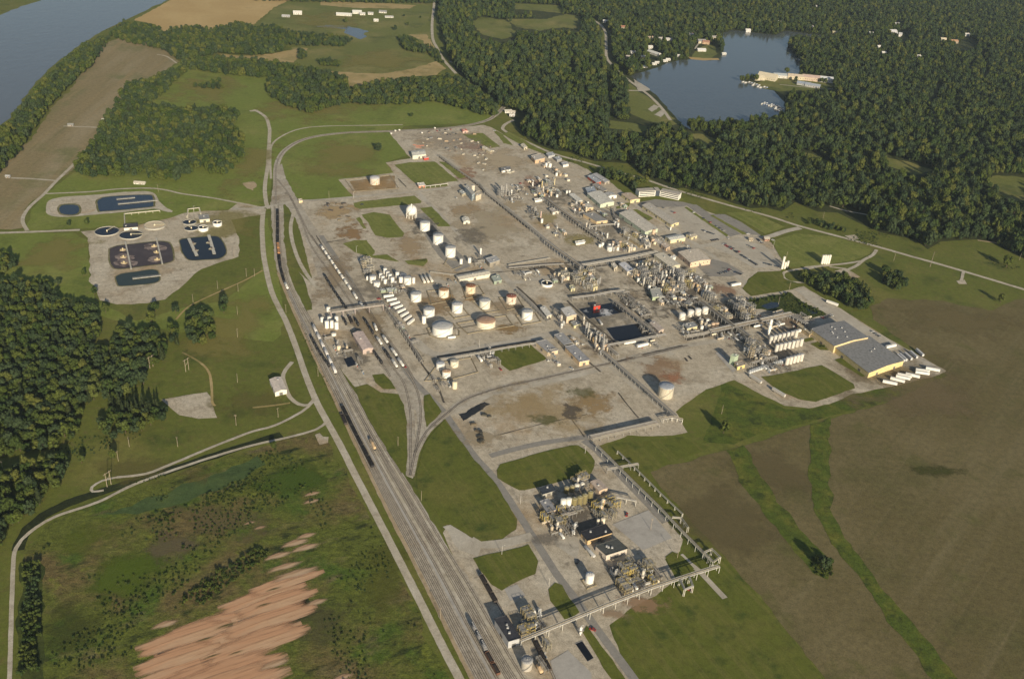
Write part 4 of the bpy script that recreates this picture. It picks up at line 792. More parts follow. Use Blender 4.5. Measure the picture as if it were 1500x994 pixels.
bld('loading_shed','grey flat loading shed behind the sage green one','shed',(711.5,379),(717.5,385.5),(732,381),6,'flat',(.30,.27,.22),(.42,.42,.41),vents=1)
bld('white_warehouse','wide white roofed warehouse at the corner of the far grass field','warehouse',(602,221.5),(604.5,228.5),(624,226),6,'gable',(.66,.64,.52),(.66,.65,.58),1,along=1)
bld('red_shed','small red and white shed beside the wide white roofed warehouse','shed',(619,229.5),(621.5,232),(628,231),3.5,'flat',RED,(.60,.42,.36),doors=0)
bld('red_shed','red front shed under a white roof at the corner of the square lawn','shed',(611,268.5),(613.5,272.5),(623,271.5),4,'flat',(.55,.24,.16),(.72,.69,.62))
bld('red_shed','small red topped shed at the far edge of the plant','shed',(676,189.8),(678,192.4),(685,191.6),3.5,'gable',(.62,.42,.36),(.58,.22,.15),.6)
bld('long_shed','long tan shed beside the far triangular lawn','shed',(706,216),(717.5,222.3),(721,220.3),4,'gable',(.55,.48,.34),(.64,.58,.46),.7)
bld('brick_block','square peach block near the far public road','building',(778,228.5),(784,235),(798,231.5),6,'flat',(.60,.42,.27),(.52,.48,.42))
bld('store','small tan store at the far public road left of the peach block','building',(762.5,212),(767.5,217),(772.5,215),4,'gable',(.60,.54,.40),(.64,.58,.46),.6)
bld('container_office','white site office standing alone on bare ground','building',(733.5,246.5),(735,250.5),(748,248),3.5,'flat',WHITE,(.22,.22,.22),wins=1)
bld('white_hut','white hut beside the long dark pipe rack','building',(804.5,306),(809.8,311.3),(820.5,308.7),4,'flat',(.74,.70,.60),(.50,.46,.40))
bld('container','long white container beside the far unit','container',(783,291.5),(784,294),(797,292),3,'flat',WHITE,(.74,.71,.64),doors=0); bld('container','white container beyond the stained patch, above the left of the round pale tank','container',(843,354),(844,356.5),(857,354.5),3,'flat',WHITE,(.74,.72,.66),doors=0)
bld('red_shop','low shop with a bluish roof and bright red front by the wood','shop',(861,258.5),(873.5,267.5),(880.5,265.5),4.5,'flat',(.45,.10,.05),(.40,.43,.46)); bld('grey_shed','long grey roofed shed above the bluish roofed red shop','shed',(868,255.5),(886,267),(893,265),4.5,'gable',(.4,.36,.3),(.44,.44,.44),.5)
bld('grey_shed','dark grey low shed between the red shop and the green warehouse','shed',(868,271),(883,280.5),(889,278),3.5,'flat',(.4,.36,.28),(.32,.30,.27))
for i, (a, b, c, w, r) in enumerate([((800,225),(803.5,229),(813,227),LGREY,(.42,.44,.46)),((812,231),(816,234.5),(823,232.5),GREY,(.40,.42,.44)),((822.5,238.5),(825,242),(833,240.5),WHITE,(.46,.46,.46)),((811.5,248.5),(820,255.5),(823.5,253.5),(.6,.46,.3),(.62,.5,.34))]):
    bld('shed', ['bluish shed farthest left of the row along the far public road','small grey shed second in the row along the far public road','bright white fronted shed in the row along the far public road','narrow peach roofed shed before the ribbed gravel lot'][i], 'shed', a, b, c, 4, 'flat', w, r, doors=0)
bld('concrete_block','tall blue grey concrete block casting a long shadow','tower',(681,273.5),(691.5,285),(695.5,282.5),11,'flat',(.34,.40,.44),(.46,.45,.40),wins=1)
bld('concrete_block','tan half height block joined to the tall blue grey one','tower',(695.3,282.5),(697,287.5),(705,284.5),8,'flat',(.58,.52,.40),(.55,.49,.38),doors=0)
tank((692.5,283), 6, 13, 'short drum standing on the ground behind the tall blue grey block', shell=(.60,.56,.46), roof=(.55,.5,.42), stairs=False)
bld('hut','pale hut at the left foot of the tall blue grey block','building',(673,280.5),(677.5,284.5),(682,282.5),4,'flat',(.58,.52,.38),(.46,.48,.46))
bld('tent_hall','white gabled tent on the empty gravel near the grass strip','tent',(676.5,319.5),(679,325.5),(688.5,324.3),3.5,'gable',(.70,.67,.56),(.70,.67,.57),2,along=0)
bld('grey_hall','grey roofed hall with white ends beside the round lawn','building',(785,501),(802.5,516),(817.5,512.5),5,'flat',(.62,.50,.34),(.36,.35,.34),vents=3)
bld('grey_hall','long grey roofed hall with a bright peach end facing the railway curve','building',(828,508),(849,529.5),(863.3,526.7),6,'flat',(.72,.54,.34),(.34,.34,.35),vents=3)
bld('grey_hall','grey roofed hall behind the one with the bright peach end','building',(812,491),(826,505),(838,501.5),5,'flat',(.5,.44,.34),(.34,.34,.34),vents=2)
bld('big_warehouse','huge warehouse section with a dark grey roof and small roof lights','warehouse',(1188,481.7),(1222.5,506.7),(1271.7,494),9.5,'gable',(.68,.54,.30),(.235,.235,.235),1.6,along=0,vents=8)
bld('big_warehouse','lower front section of the huge warehouse with a yellow end wall','warehouse',(1223,508),(1273,546),(1324,528.3),7,'gable',(.70,.56,.28),(.245,.245,.24),1.6,along=0,vents=2)
bld('conveyor_gallery','tan covered gallery joining the huge warehouse to the yard','gallery',(1168.5,476),(1186,489),(1189,487),5,'flat',(.5,.4,.25),(.50,.42,.28),doors=0)
bld('stair_tower','narrow green tower above the yellow shed at the yard end','tower',(1070.5,520.5),(1076.5,522.5),(1082,520.3),11,'flat',(.36,.44,.32),(.40,.46,.36),doors=0)
bld('yellow_shed','yellow fronted shed at the foot of the narrow green tower','shed',(1076,531.5),(1080.5,537),(1091.5,533.8),4.5,'flat',(.68,.58,.24),(.38,.32,.26))
bld('grey_house','grey roofed house with peach end at the near unit','building',(791,734.7),(801.4,750),(814,746),4.5,'flat',(.62,.48,.32),(.30,.30,.31))
bld('dark_house','dark roofed house at the back corner of the near unit','building',(789.3,714.6),(795,723.5),(813.5,717.8),4.5,'flat',(.42,.40,.34),(.055,.065,.08))
bld('beige_house','pinkish beige house with rounded roof beside the near unit','building',(865,705.8),(877.8,718.6),(890,714.6),5,'gable',(.60,.46,.33),(.50,.41,.34),.8)
bld('black_roof_hall','long black roofed hall with an orange wall at the near unit','building',(851.3,779),(861,791.2),(896.4,779.8),5,'flat',(.62,.44,.24),(.035,.036,.042),vents=2)
bld('flat_block','dark green grey flat block in front of the black roofed hall','building',(873,799),(888.3,812.8),(919,803),6,'flat',(.60,.52,.44),(.085,.09,.085),vents=3)
bld('tall_dark_hall','dark roofed tall hall with a pale end wall beside the railway','building',(725,907),(745,938),(762,933),8,'flat',(.46,.46,.46),(.05,.052,.062),vents=3)
bld('barn','white barn with pale pinkish roof on the grass beside the loop road','barn',(395,556),(403,574.5),(420,570.5),5,'gable',(.74,.71,.62),(.64,.57,.50),1.4,along=0)
bld('rail_shed','pink roofed warehouse between the sidings','warehouse',(517,488.7),(531.5,512.3),(546.6,509.3),6,'gable',(.45,.36,.32),(.58,.47,.42),1.5,along=0)
bld('works_house','dark roofed white house between two round settling basins','building',(181,328.7),(181.3,334),(201.6,332.5),4,'flat',(.74,.71,.60),(.07,.07,.075),vents=2)
bld('works_house','small white works house beside the white ring tanks','building',(291,316),(292.5,322),(307,320.6),4.5,'flat',(.70,.66,.52),(.28,.28,.27))
bld('guard_hut','small peach guard hut at the rail crossing','hut',(437,292),(438,294.5),(443,293.8),3,'flat',(.70,.58,.36),(.60,.52,.40),doors=0)
bld('red_pump_house','bright red pump house standing over the upper black basin','pump house',(869.5,446.5),(870,448.8),(879.5,447.5),5,'flat',(.62,.05,.03),(.20,.12,.10))
bld('yellow_cube','tan cube house beside the street at the small yellow unit','building',(867.5,417.5),(869.5,421.5),(875.5,419.5),5,'flat',(.62,.54,.32),(.62,.55,.34))
bld('yellow_cube','greenish tan hut left of the small yellow unit','building',(834,419),(836.5,423.5),(842.5,422),4,'flat',(.55,.52,.32),(.50,.48,.34))
bld('truss_shed','grey slatted rack shed by the yellow fronted one near the round white tanks','shed',(1001,475),(1006.5,481),(1021.5,477.5),4,'flat',(.66,.58,.34),(.30,.31,.31))
bld('rack_shed','pinkish roofed hut right of the lower black basin','shed',(952,473),(965,485),(972.5,481.5),4,'gable',(.55,.46,.38),(.50,.43,.37),.7)
bld('tan_shed','tan roofed shed right of the grey warehouse passage','shed',(1132.5,457.5),(1134.5,460.5),(1147,456.5),4,'flat',(.62,.54,.40),(.50,.44,.34))
bld('white_kiosk','white dome shed next to the street of racks','shed',(943.5,357),(946,361),(953,358.5),4,'gable',(.70,.66,.56),(.70,.67,.60),1)
bld('rack_bay','open rack bay with a row of white caps along the street','rack',(912,343),(938,359.5),(944,356.5),4,'flat',(.45,.36,.22),(.44,.38,.26),doors=0)
bld('long_container','white long office trailer beside the main tank farm fence','container',(791.5,451),(801,463),(808,460.5),4,'gable',(.66,.60,.48),(.66,.64,.58),.5)

# the curved white office: two wings of storeys with dark window bands
def office():
    t = thing('office_building', 'curved white office of two wings with dark window bands by the wood', 'office', G((964,287)))
    c = G((964,287)); pts = [G(p)-c for p in ((935.5,288.6),(959.5,287.2),(966,287.2),(993.8,293.4))]
    dep = 13
    for nm, a, b in (('wing', pts[0], pts[1]), ('link_tower', pts[1], pts[2]), ('wing', pts[2], pts[3])):
        d = (b-a).normalized(); n = Vector((-d.y, d.x, 0))
        if n.y < 0: n = -n
        h = 9.0 if nm == 'wing' else 9.6
        m = MB(); m.prism([(a.x, a.y), (b.x, b.y), ((b+n*dep).x, (b+n*dep).y), ((a+n*dep).x, (a+n*dep).y)], 0, h)
        o = link(nm, m.mesh(paint((.80,.77,.70) if nm == 'wing' else (.05,.06,.08), .5, .04), nm), t)
        r = MB(); r.prism([((a-n*.3).x, (a-n*.3).y), ((b-n*.3).x, (b-n*.3).y), ((b+n*(dep+.3)).x, (b+n*(dep+.3)).y), ((a+n*(dep+.3)).x, (a+n*(dep+.3)).y)], h+.01, h+.35); link('roof', r.mesh(paint((.44,.40,.34)), 'roof'), o)
        if nm == 'wing':
            for z in (1.2, 4.2, 7.0):
                w = MB(); p, q = a+d*1.0-n*.04, b-d*1.0-n*.04; w.beam((p.x, p.y, z+.7), (q.x, q.y, z+.7), .1, 1.5); link('window', w.mesh(paint(GLASS, .15), 'w'), o)
office()

# ---------------------------------------------------------------- treatment works
def k94(x, y): return (100+x/9.94, 300+y/9.94)
def settling(p, d, h, label, wall=(.40,.38,.33), white=False, dome=False):
    t = thing('settling_basin', label, 'basin', G(p), rnd.uniform(0, 3)); r = d/2; h = max(h, 1.5)
    m = MB(); m.lathe([(r, 0), (r, h), (r-.5, h), (r-.5, h-1.0)], 40); link('ring_wall', m.mesh(paint(WHITE if white else wall), 'ring'), t)
    m = MB(); m.lathe([(.02, h-.7), (r-.5, h-.7)], 40); link('water', m.mesh(M['basin'] if not dome else paint((.62,.52,.36)), 'water'), t)
    m = MB(); m.tube((0, 0, 0), (0, 0, h+1.2), .9, n=12); link('centre_column', m.mesh(paint(CREAM), 'c'), t)
    m = MB(); m.box(r*.5, 0, h+.3, r+.8, 1.4, .25); m.beam((0, .7, h+1.3), (r, .7, h+1.3), .08); m.beam((0, -.7, h+1.3), (r, -.7, h+1.3), .08); link('bridge', m.mesh(paint((.55,.50,.34)), 'b'), t)
settling(k94(565,392), 31, 1.0, 'round dark settling basin at the left of the dark roofed works house'); settling(k94(915,443), 30, 1.0, 'round dark settling basin in front of the dark roofed works house'); settling(k94(1258,312), 28, 2.2, 'tan rimmed round basin with a pale cover right of the works house', dome=True)
def k5(x, y): return (50+x/5, 270+y/5)
settling(k5(1138,280), 19, 1.2, 'farther of two small round basins by the white works house'); settling(k5(1152,325), 19, 1.2, 'nearer of two small round basins by the white works house')
settling(k5(1240,335), 13.5, 5, 'white ring tank in front of the small white works house', white=True); settling(k5(1343,300), 12.5, 5, 'white ring tank right of the small white works house', white=True)
settling((800.5+.5,417.5), 15, 3.5, 'white ring basin with a bridge right of the tank farm', white=True)
def walkway(a, b, label, w=1.8, z=1.0, colr=(.55,.52,.44)):
    A, B = G(a), G(b); t = thing('walkway', label, 'walkway', (A+B)/2, heading(a, b)); L = (A-B).length
    m = MB(); m.box(0, 0, z, w, L, .3); link('deck', m.mesh(paint(colr), 'deck'), t)
    m = MB(); [m.beam((s*w/2, -L/2, z+1.3), (s*w/2, L/2, z+1.3), .1) for s in (-1, 1)]; [m.box(s*w/2, -L/2+i*3, z+.3, .08, .08, 1) for s in (-1, 1) for i in range(int(L/3)+1)]; link('railing', m.mesh(paint(STEEL), 'rail'), t)
    k = max(2, int(L/12))
    for i in range(k): m = MB(); m.box(0, -L/2+L*(i+.5)/k, -.5, .6, .6, z+.5); link('post', m.mesh(paint(GREY), 'post'), t)
walkway(k5(668,425), k5(712,628), 'pale walkway across the left part of the brown pond'); walkway(k5(895,400), k5(940,590), 'pale walkway across the right part of the brown pond')
walkway(k5(722,696), k5(930,672), 'pale jetty across the green pond', 3); walkway(k5(615,150), k5(905,122), 'long floating walkway across the larger blue pond', 3)
walkway(k5(605,115), k5(740,103), 'shorter floating walkway in the larger blue pond', 3); walkway(k5(1132,400), k5(1192,528), 'left pontoon walkway in the black pond', 4); walkway(k5(1278,375), k5(1320,515), 'right pontoon walkway in the black pond', 4)
am = MB(); am.box(0, 0, .2, 7, 4.2, .9); am2 = MB(); am2.tube((0, 0, 1.1), (0, 0, 3.2), .9, n=10); am3 = MB(); am3.lathe([(2.6, .3), (3.4, .5), (2.6, .8)], 14)
aer = [P('float', am, paint((.58,.46,.26))), P('motor', am2, paint((.6,.5,.3))), P('splash_ring', am3, paint((.45,.38,.3)))]
for i, (x, y) in enumerate([(650,482),(655,535),(660,578),(880,455),(898,500),(902,553)]): spawn(aer, 'aerator', ['farthest','middle','nearest'][i % 3]+' yellow aerator beside the '+('left' if i < 3 else 'right')+' walkway of the brown pond', 'aerator', G(k5(x, y)), rnd.uniform(-.4, .4))
aer2 = [P('float', am, paint((.40,.36,.26))), P('motor', am2, paint((.10,.07,.06)))]
for i, (x, y) in enumerate([(1165,437),(1183,487),(1282,430),(1302,475)]): spawn(aer2, 'aerator', ['farther','nearer'][i % 2]+' dark aerator on the '+('left' if i < 2 else 'right')+' pontoon of the black pond', 'aerator', G(k5(x, y)))

# ---------------------------------------------------------------- pipe racks and bridges
PC = [paint((.33,.32,.30), .5), paint((.46,.44,.39), .5), paint((.20,.16,.12), .6), paint((.26,.26,.27), .5), paint((.40,.35,.26), .5)]
def rack(px, w, h, label, npipe=5, post=9.0, levels=1, colr=STEEL, name='pipe_rack', cat='pipe rack', zpx=None):
    pts = [G(p, h if zpx is None else zpx) for p in px]; pts = [Vector((p.x, p.y, 0)) for p in pts]
    c = sum(pts, Vector())/len(pts); pts = [p-c for p in pts]; t = thing(name, label, cat, c)
    for j in range(npipe):
        off = (j-(npipe-1)/2)*w*.85/max(1, npipe-1) if npipe > 1 else 0
        q = offset_line(pts, off); m = MB(); r = rnd.choice((.16, .22, .28, .34)); lv = h if levels == 1 or j % 2 == 0 else h-2.2
        for a, b in zip(q[:-1], q[1:]): m.tube((a.x, a.y, lv+r+.12), (b.x, b.y, lv+r+.12), r, n=7)
        link('pipe', m.mesh(PC[(j+len(label)) % 5], 'pipe'), t)
    for a, b in zip(pts[:-1], pts[1:]):
        d = b-a; L = d.length; d.normalize(); n = Vector((-d.y, d.x, 0)); k = max(1, round(L/post))
        for i in range(k+1):
            p = a+d*(L*i/k); m = MB()
            for s in (-1, 1): u = p+n*(s*w/2); m.beam((u.x, u.y, 0), (u.x, u.y, h), .35)
            for lv in [h]+([h-2.2] if levels > 1 else []): u, v = p-n*(w/2+.2), p+n*(w/2+.2); m.beam((u.x, u.y, lv-.1), (v.x, v.y, lv-.1), .3)
            link('bent', m.mesh(paint(colr), 'bent'), t)
        m = MB()
        for s in (-1, 1): u, v = a+n*(s*w/2), b+n*(s*w/2); m.beam((u.x, u.y, h-.3), (v.x, v.y, h-.3), .25, .4)
        link('girder', m.mesh(paint(colr), 'girder'), t)
rack([(762,937),(823,912),(883,887),(953,860),(1020,838),(1053,828)], 3.2, 7, 'long pale pipe bridge crossing the foreground to the right', 4, 12, 1, (.58,.56,.50))
rack([(875,652),(920,697),(967,743),(1000,778),(1043,821)], 2.6, 6, 'pipe rack running down the right side of the near unit', 4, 10, 1, (.50,.50,.46))
rack([(905,660),(930,684),(968,722),(1000,752)], 1.0, 4, 'thin pale pipe line on posts beyond the right hand rack', 1, 9, 1, (.58,.56,.50), zpx=4)
rack([(1032,808),(1043,803),(1055,815),(1045,822),(1032,808)], 1.5, 7, 'square pipe loop at the corner of the right hand rack', 2, 8, 1, (.58,.56,.50))
rack([(985,757),(998,758),(1008,772)], 1.5, 6, 'square pipe loop halfway down the right hand rack', 2, 8, 1, (.56,.54,.48))
rack([(996,848),(1003,863),(1015,858),(1010,845)], 1.2, 7, 'square pipe loop hanging off the foreground pipe bridge', 2, 9, 1, (.58,.56,.50))
rack([(889,687),(935,679)], 2.2, 5, 'short pipe bridge over the near street', 3, 9); rack([(904,727),(932,733)], 1.6, 6, 'little pale pipe bridge from the yellow frame to the right hand rack', 3, 10, 1, (.58,.56,.50))
rack([(866,640),(910,630),(963,618)], 9, 4.5, 'wide low pipe rack along the front of the stained yard', 9, 9)
rack([(880,512),(910,538),(945,569),(980,600),(990,609)], 4, 5, 'pipe rack running past the ribbed silo', 7, 8)
rack([(971,613),(985,610),(1000,614)], 2.5, 5, 'pale pipe stub at the end of the silo rack', 3, 7, 1, (.58,.56,.50))
rack([(900,440),(930,463),(963,490)], 3.5, 5, 'pipe rack on the right bank of the black basins', 6, 8); rack([(860,482),(880,497),(905,520)], 3.5, 5, 'pipe rack on the left bank of the lower black basin', 6, 8)
rack([(1027,440),(1050,457),(1077,478)], 6, 8, 'wide two level pipe rack through the right process unit', 8, 8, 2); rack([(1082,480),(1100,494),(1122,512)], 5, 8, 'two level pipe rack leading to the silo rows', 7, 8, 2)
rack([(1040,484),(1070,477.5),(1105,470),(1160,458)], 6, 7, 'broad pipe bridge in front of the thick white column', 9, 9, 2)
rack([(1005,492),(1030,488),(1048,483)], 4, 5, 'left extension of the broad pipe bridge by the column', 5, 8); rack([(1101,531),(1120,526),(1138,521)], 3, 5, 'pale pipe bridge between the silo rows', 5, 7)
rack([(1160,461),(1170,467),(1182,473)], 5, 5, 'slatted pale pipe rack behind the huge warehouse', 8, 6, 1, (.5,.5,.48))
rack([(853,388),(890,382),(925,376),(963,368)], 4, 6, 'pipe rack crossing between the tan yard and the control house', 6, 9)
rack([(797.6,288),(815,302),(832,314),(850,327.5)], 6, 8, 'broad dark pipe rack running past the white hut', 8, 8, 2); rack([(852,329),(866,340),(885,352)], 4, 6, 'pipe rack continuing from the broad dark one', 6, 8)
rack([(643,227),(672,249),(703,270),(711,281)], 2.5, 3, 'far low pipe rack along the long street', 4, 9); rack([(711,281),(740,303),(774.5,330.5),(800,352)], 3, 5, 'pipe rack along the bare yard edge', 5, 9); rack([(800,352),(815,364),(828,373),(853,391)], 5, 7, 'thick pipe rack ending at the yellow frame', 7, 8, 2)
rack([(567,452),(585,478),(600,500),(617,528)], 2.6, 4.5, 'pipe rack along the left fence of the tank farm', 4, 8)
rack([(485,457),(520,451.5),(561.5,446)], 3.2, 8, 'pink grey footbridge spanning the sidings', 3, 14, 1, (.45,.38,.36), 'rail_footbridge', 'footbridge')
rack([(757,425),(780,447),(803,470)], 3, 2.5, 'low pipe rack at the right edge of the tank farm', 6, 7); rack([(645,526),(690,519),(735,510),(785,502)], 2.5, 4.5, 'pipe rack in front of the tank farm above the round lawn', 5, 9)
rack([(623,272.5),(645,270),(656,268.5)], 1.0, 4, 'pale pipe on posts in front of the square lawn', 1, 9, 1, (.58,.56,.50)); rack([(745,388),(775,383),(806,378)], 2, 2, 'low pipe track behind the ringed street', 3, 9); rack([(745,392),(790,388),(826,386)], 2.4, 3, 'pipe rack beside the dark street leading to the yellow frame', 4, 9)
rack([(630,398),(660,402),(690,403)], 2, 2, 'ground pipe line along the back of the long white shed', 3, 10); rack([(940,399),(960,396),(975,393)], 3, 5, 'pipe bridge left of the green shed', 5, 8)
rack([(838,436),(870,432),(895,427),(915,425)], 3, 5, 'pipe rack behind the upper black basin', 5, 8); rack([(890,505),(940,496),(975,489)], 3, 4, 'pipe rack in front of the lower black basin', 5, 8)
rack([(898,305),(900,316),(905,325)], 1.5, 3, 'short pipe line by the bottle tanks', 3, 6); rack([(862,332),(880,329.5),(900,328)], 2, 4, 'pipe rack left of the bottle tanks', 4, 7)
rack([(183,332),(182,313),(234,308)], 1, 3, 'pale bent pipe rising behind the dark roofed works house', 1, 9, 1, (.62,.58,.46), 'works_pipe', 'pipe', 3); rack([(274,316),(275,306),(292,304),(294,312)], 1, 4, 'pale goal shaped pipe behind the white works house', 1, 8, 1, (.62,.58,.46), 'works_pipe', 'pipe', 4)
# ================================================================ PROCESS UNITS, VEHICLES, SMALL THINGS
RZ = -GA
def vessel_proto(d, h, c, plat=1):
    r = d/2; m = MB(); m.lathe([(r*.7, .1), (r*.75, 1.4), (r, 1.9), (r, h-.7), (r*.8, h-.25), (.05, h)], 16); parts = [P('shell', m, paint(c, .5, .1, 0, RS if c == CREAM else None))]
    k = MB(); [k.beam((r*.8*math.cos(a), r*.8*math.sin(a), 0), (r*.8*math.cos(a), r*.8*math.sin(a), 2), .25) for a in (.8, 2.4, 3.9, 5.5)]; parts.append(P('support', k, paint(GREY)))
    if plat: q = MB(); q.box(0, 0, h*.62, d+1.8, d+1.6, .14); [q.beam((sx*(d/2+.9), -d/2-.8, h*.62+1), (sx*(d/2+.9), d/2+.8, h*.62+1), .09) for sx in (-1, 1)]; parts.append(P('platform', q, paint(STEEL)))
    n = MB(); n.tube((0, 0, h-.1), (0, 0, h+.9), .22, n=7); n.tube((0, 0, h+.8), (r+.8, .3, h+.8), .18, n=6); n.tube((r+.8, .3, h+.8), (r+.8, .3, .3), .18, n=6); parts.append(P('outlet_pipe', n, paint(LGREY))); return parts
def frame_proto(nx, ny, lv, s=5.0, z=3.6, c=STEEL, seed=0):
    rr = random.Random(seed); parts = []; X, Y = nx*s/2, ny*s/2
    for i in range(nx+1):
        for j in range(ny+1): m = MB(); m.beam((-X+i*s, -Y+j*s, 0), (-X+i*s, -Y+j*s, lv*z+1), .38); parts.append(P('post', m, paint(c)))
    b, br = MB(), MB(); b.beam((-X, -Y, z*.9), (-X, -Y, lv*z), .42)
    for k in range(1, lv+1):
        for i in range(nx+1): b.beam((-X+i*s, -Y, k*z), (-X+i*s, Y, k*z), .3)
        for j in range(ny+1): b.beam((-X, -Y+j*s, k*z), (X, -Y+j*s, k*z), .3)
        br.beam((-X, -Y, (k-1)*z), (-X+s, -Y, k*z), .16); br.beam((X, Y, (k-1)*z), (X-s, Y, k*z), .16); br.beam((-X, Y, (k-1)*z), (-X, Y-s, k*z), .16)
        g = MB(); dx = rr.uniform(.4, 1); g.box(-X+X*dx, 0, k*z+.16, 2*X*dx, 2*Y, .1); parts.append(P('deck', g, paint((.27, .26, .24))))
        r = MB(); [r.beam((sx*X, -Y, k*z+1.2), (sx*X, Y, k*z+1.2), .1) for sx in (-1, 1)]; [r.beam((-X, sy*Y, k*z+1.2), (X, sy*Y, k*z+1.2), .1) for sy in (-1, 1)]; parts.append(P('railing', r, paint((.44, .37, .16) if c != STEEL else LGREY)))
    parts += [P('beam', b, paint(c)), P('brace', br, paint(c))]
    st = MB(); [st.box(X+.7, -Y+1+i*.5, i*.36*lv*z/ (10*1.0)/3.6*3.6, 1.0, .5, .12) for i in range(10)]; parts.append(P('stairway', st, paint(STEEL))); return parts
def exch_proto(L, c1, c2):
    parts = []
    for z, c in ((1.3, c1), (2.9, c2)): m = MB(); m.capsule((0, -L/2, z), (0, L/2, z), .62, 12, .3); m.lathe([(.01, z)], 3) if 0 else None; parts.append(P('shell', m, paint(c, .5)))
    for y in (-L*.3, L*.3): s = MB(); s.box(0, y, 0, 1.0, .5, 3.0); parts.append(P('cradle', s, paint(GREY)))
    n = MB(); n.tube((0, L*.42, 3.4), (0, L*.42, 5), .25, n=7); n.tube((0, L*.42, 5), (2, L*.42, 5), .25, n=7); n.tube((2, L*.42, 5), (2, L*.42, 0), .25, n=7); parts.append(P('pipe', n, paint(LGREY))); return parts
def pump_proto(c):
    b = MB(); b.box(0, 0, 0, 2.2, 5.5, .35); m = MB(); m.tube((0, -2, 1), (0, -.3, 1), .55, n=10); q = MB(); q.tube((0, .2, .9), (0, 1.3, .9), .75, n=10); q.tube((0, .8, 1), (0, .8, 2.6), .25, n=7); q.tube((0, .8, 2.6), (1.6, .8, 2.6), .2, n=7); f = MB(); f.box(0, 2.0, .35, 1.4, 1.0, 1.5)
    return [P('base', b, paint((.4, .38, .34))), P('motor', m, paint(c)), P('pump', q, paint(LGREY)), P('panel', f, paint((.5, .5, .46)))]
def shed_proto(w, d, h, wc, rc):
    m = MB(); m.box(0, 0, 0, w, d, h); r = MB(); r.box(0, 0, h+.01, w+.5, d+.5, .25); q = MB(); q.box(0, -d/2-.04, 0, 1.4, .1, 2.2); u = MB(); u.box(w*.2, d*.1, h+.26, 1.2, 1.2, .8)
    return [P('wall', m, paint(wc)), P('roof', r, paint(rc), [S('roof_unit', u, paint(LGREY))]), P('door', q, paint(DARK))]
def run_proto(L, n, z):
    parts = []
    for i in range(n): m = MB(); x = (i-(n-1)/2)*.75; m.tube((x, -L/2, z+.2), (x, L/2, z+.2), .2, n=6); m.tube((x, L/2, z+.2), (x, L/2, .1), .2, n=6); parts.append(P('pipe', m, PC[i % 5]))
    for y in (-L*.4, 0, L*.4): m = MB(); m.beam((-n*.4, y, z-.1), (n*.4, y, z-.1), .22); m.beam((-n*.4, y, 0), (-n*.4, y, z), .22); m.beam((n*.4, y, 0), (n*.4, y, z), .22); parts.append(P('support', m, paint(STEEL)))
    return parts
def cooler_proto(w, L):
    b = MB(); b.box(0, 0, 3.2, w, L, 1.3); parts = [P('tube_bank', b, paint((.36, .36, .34)))]
    for y in np.linspace(-L*.32, L*.32, 3): f = MB(); f.lathe([(w*.3, 4.5), (w*.3, 5.1), (w*.26, 5.1), (w*.26, 4.6), (.02, 4.62)], 14, 0, y); parts.append(P('fan', f, paint((.2, .2, .2))))
    for sx in (-1, 1):
        for sy in (-1, 1): p = MB(); p.beam((sx*w*.45, sy*L*.45, 0), (sx*w*.45, sy*L*.45, 3.2), .3); parts.append(P('leg', p, paint(STEEL)))
    return parts
YEL2 = (.40, .34, .16)
POOL = {
 'vessel': [vessel_proto(d, h, c, p) for d, h, c, p in ((2.2, 7, WHITE, 1), (2.6, 6, LGREY, 1), (3.0, 8, CREAM, 1), (1.8, 9, STEEL, 1), (2.8, 5, TAN, 0), (2.4, 10, (.55, .5, .42), 1), (3.4, 6.5, (.5, .36, .2), 0))],
 'drum': [bullet_proto(L, d, c) for L, d, c in ((7, 2.2, WHITE), (8, 2.6, LGREY), (6, 1.8, CREAM), (9, 2.2, TAN))],
 'frame': [frame_proto(a, b, l, 4.0, 3.4, c, s) for a, b, l, c, s in ((1, 2, 2, STEEL, 1), (2, 2, 3, STEEL, 2), (1, 1, 3, TAN, 3), (2, 1, 2, YEL2, 4), (2, 2, 2, (.5, .47, .4), 5))],
 'yframe': [frame_proto(a, b, l, 3.6, 3.0, c, s) for a, b, l, c, s in ((2, 1, 1, YEL2, 11), (2, 2, 2, (.34, .28, .16), 12), (1, 2, 2, (.30, .27, .20), 13), (2, 1, 2, (.46, .36, .12), 14), (2, 2, 1, (.28, .26, .22), 15))],
 'exchanger': [exch_proto(6, LGREY, (.5, .46, .38)), exch_proto(5, WHITE, LGREY)],
 'pump': [pump_proto((.12, .2, .3)), pump_proto((.4, .1, .05)), pump_proto((.3, .3, .28))],
 'shed': [shed_proto(5, 6, 3.2, CREAM, LGREY), shed_proto(4, 5, 3, (.6, .56, .46), (.35, .34, .32)), shed_proto(6, 5, 3.5, SAGE, (.4, .42, .38)), shed_proto(4, 6, 3.4, (.6, .48, .34), (.55, .5, .42))],
 'tank': [tank_proto(4, 5, WHITE, (.6, .6, .58)), tank_proto(4.6, 4, CREAM, (.55, .48, .36)), tank_proto(3.2, 6, (.5, .47, .42), (.4, .38, .34)), tank_proto(5, 6, (.58, .44, .32), (.5, .36, .24))],
 'run': [run_proto(8, 4, 3.0), run_proto(10, 5, 4.0), run_proto(7, 3, 2.0), run_proto(9, 4, 5.0)],
 'cooler': [cooler_proto(3.6, 9), cooler_proto(3, 8)],
 'column': [column_proto(1.5, 15, STEEL, 3), column_proto(1.8, 12, (.55, .52, .45), 3), column_proto(1.3, 17, LGREY, 4)],
}
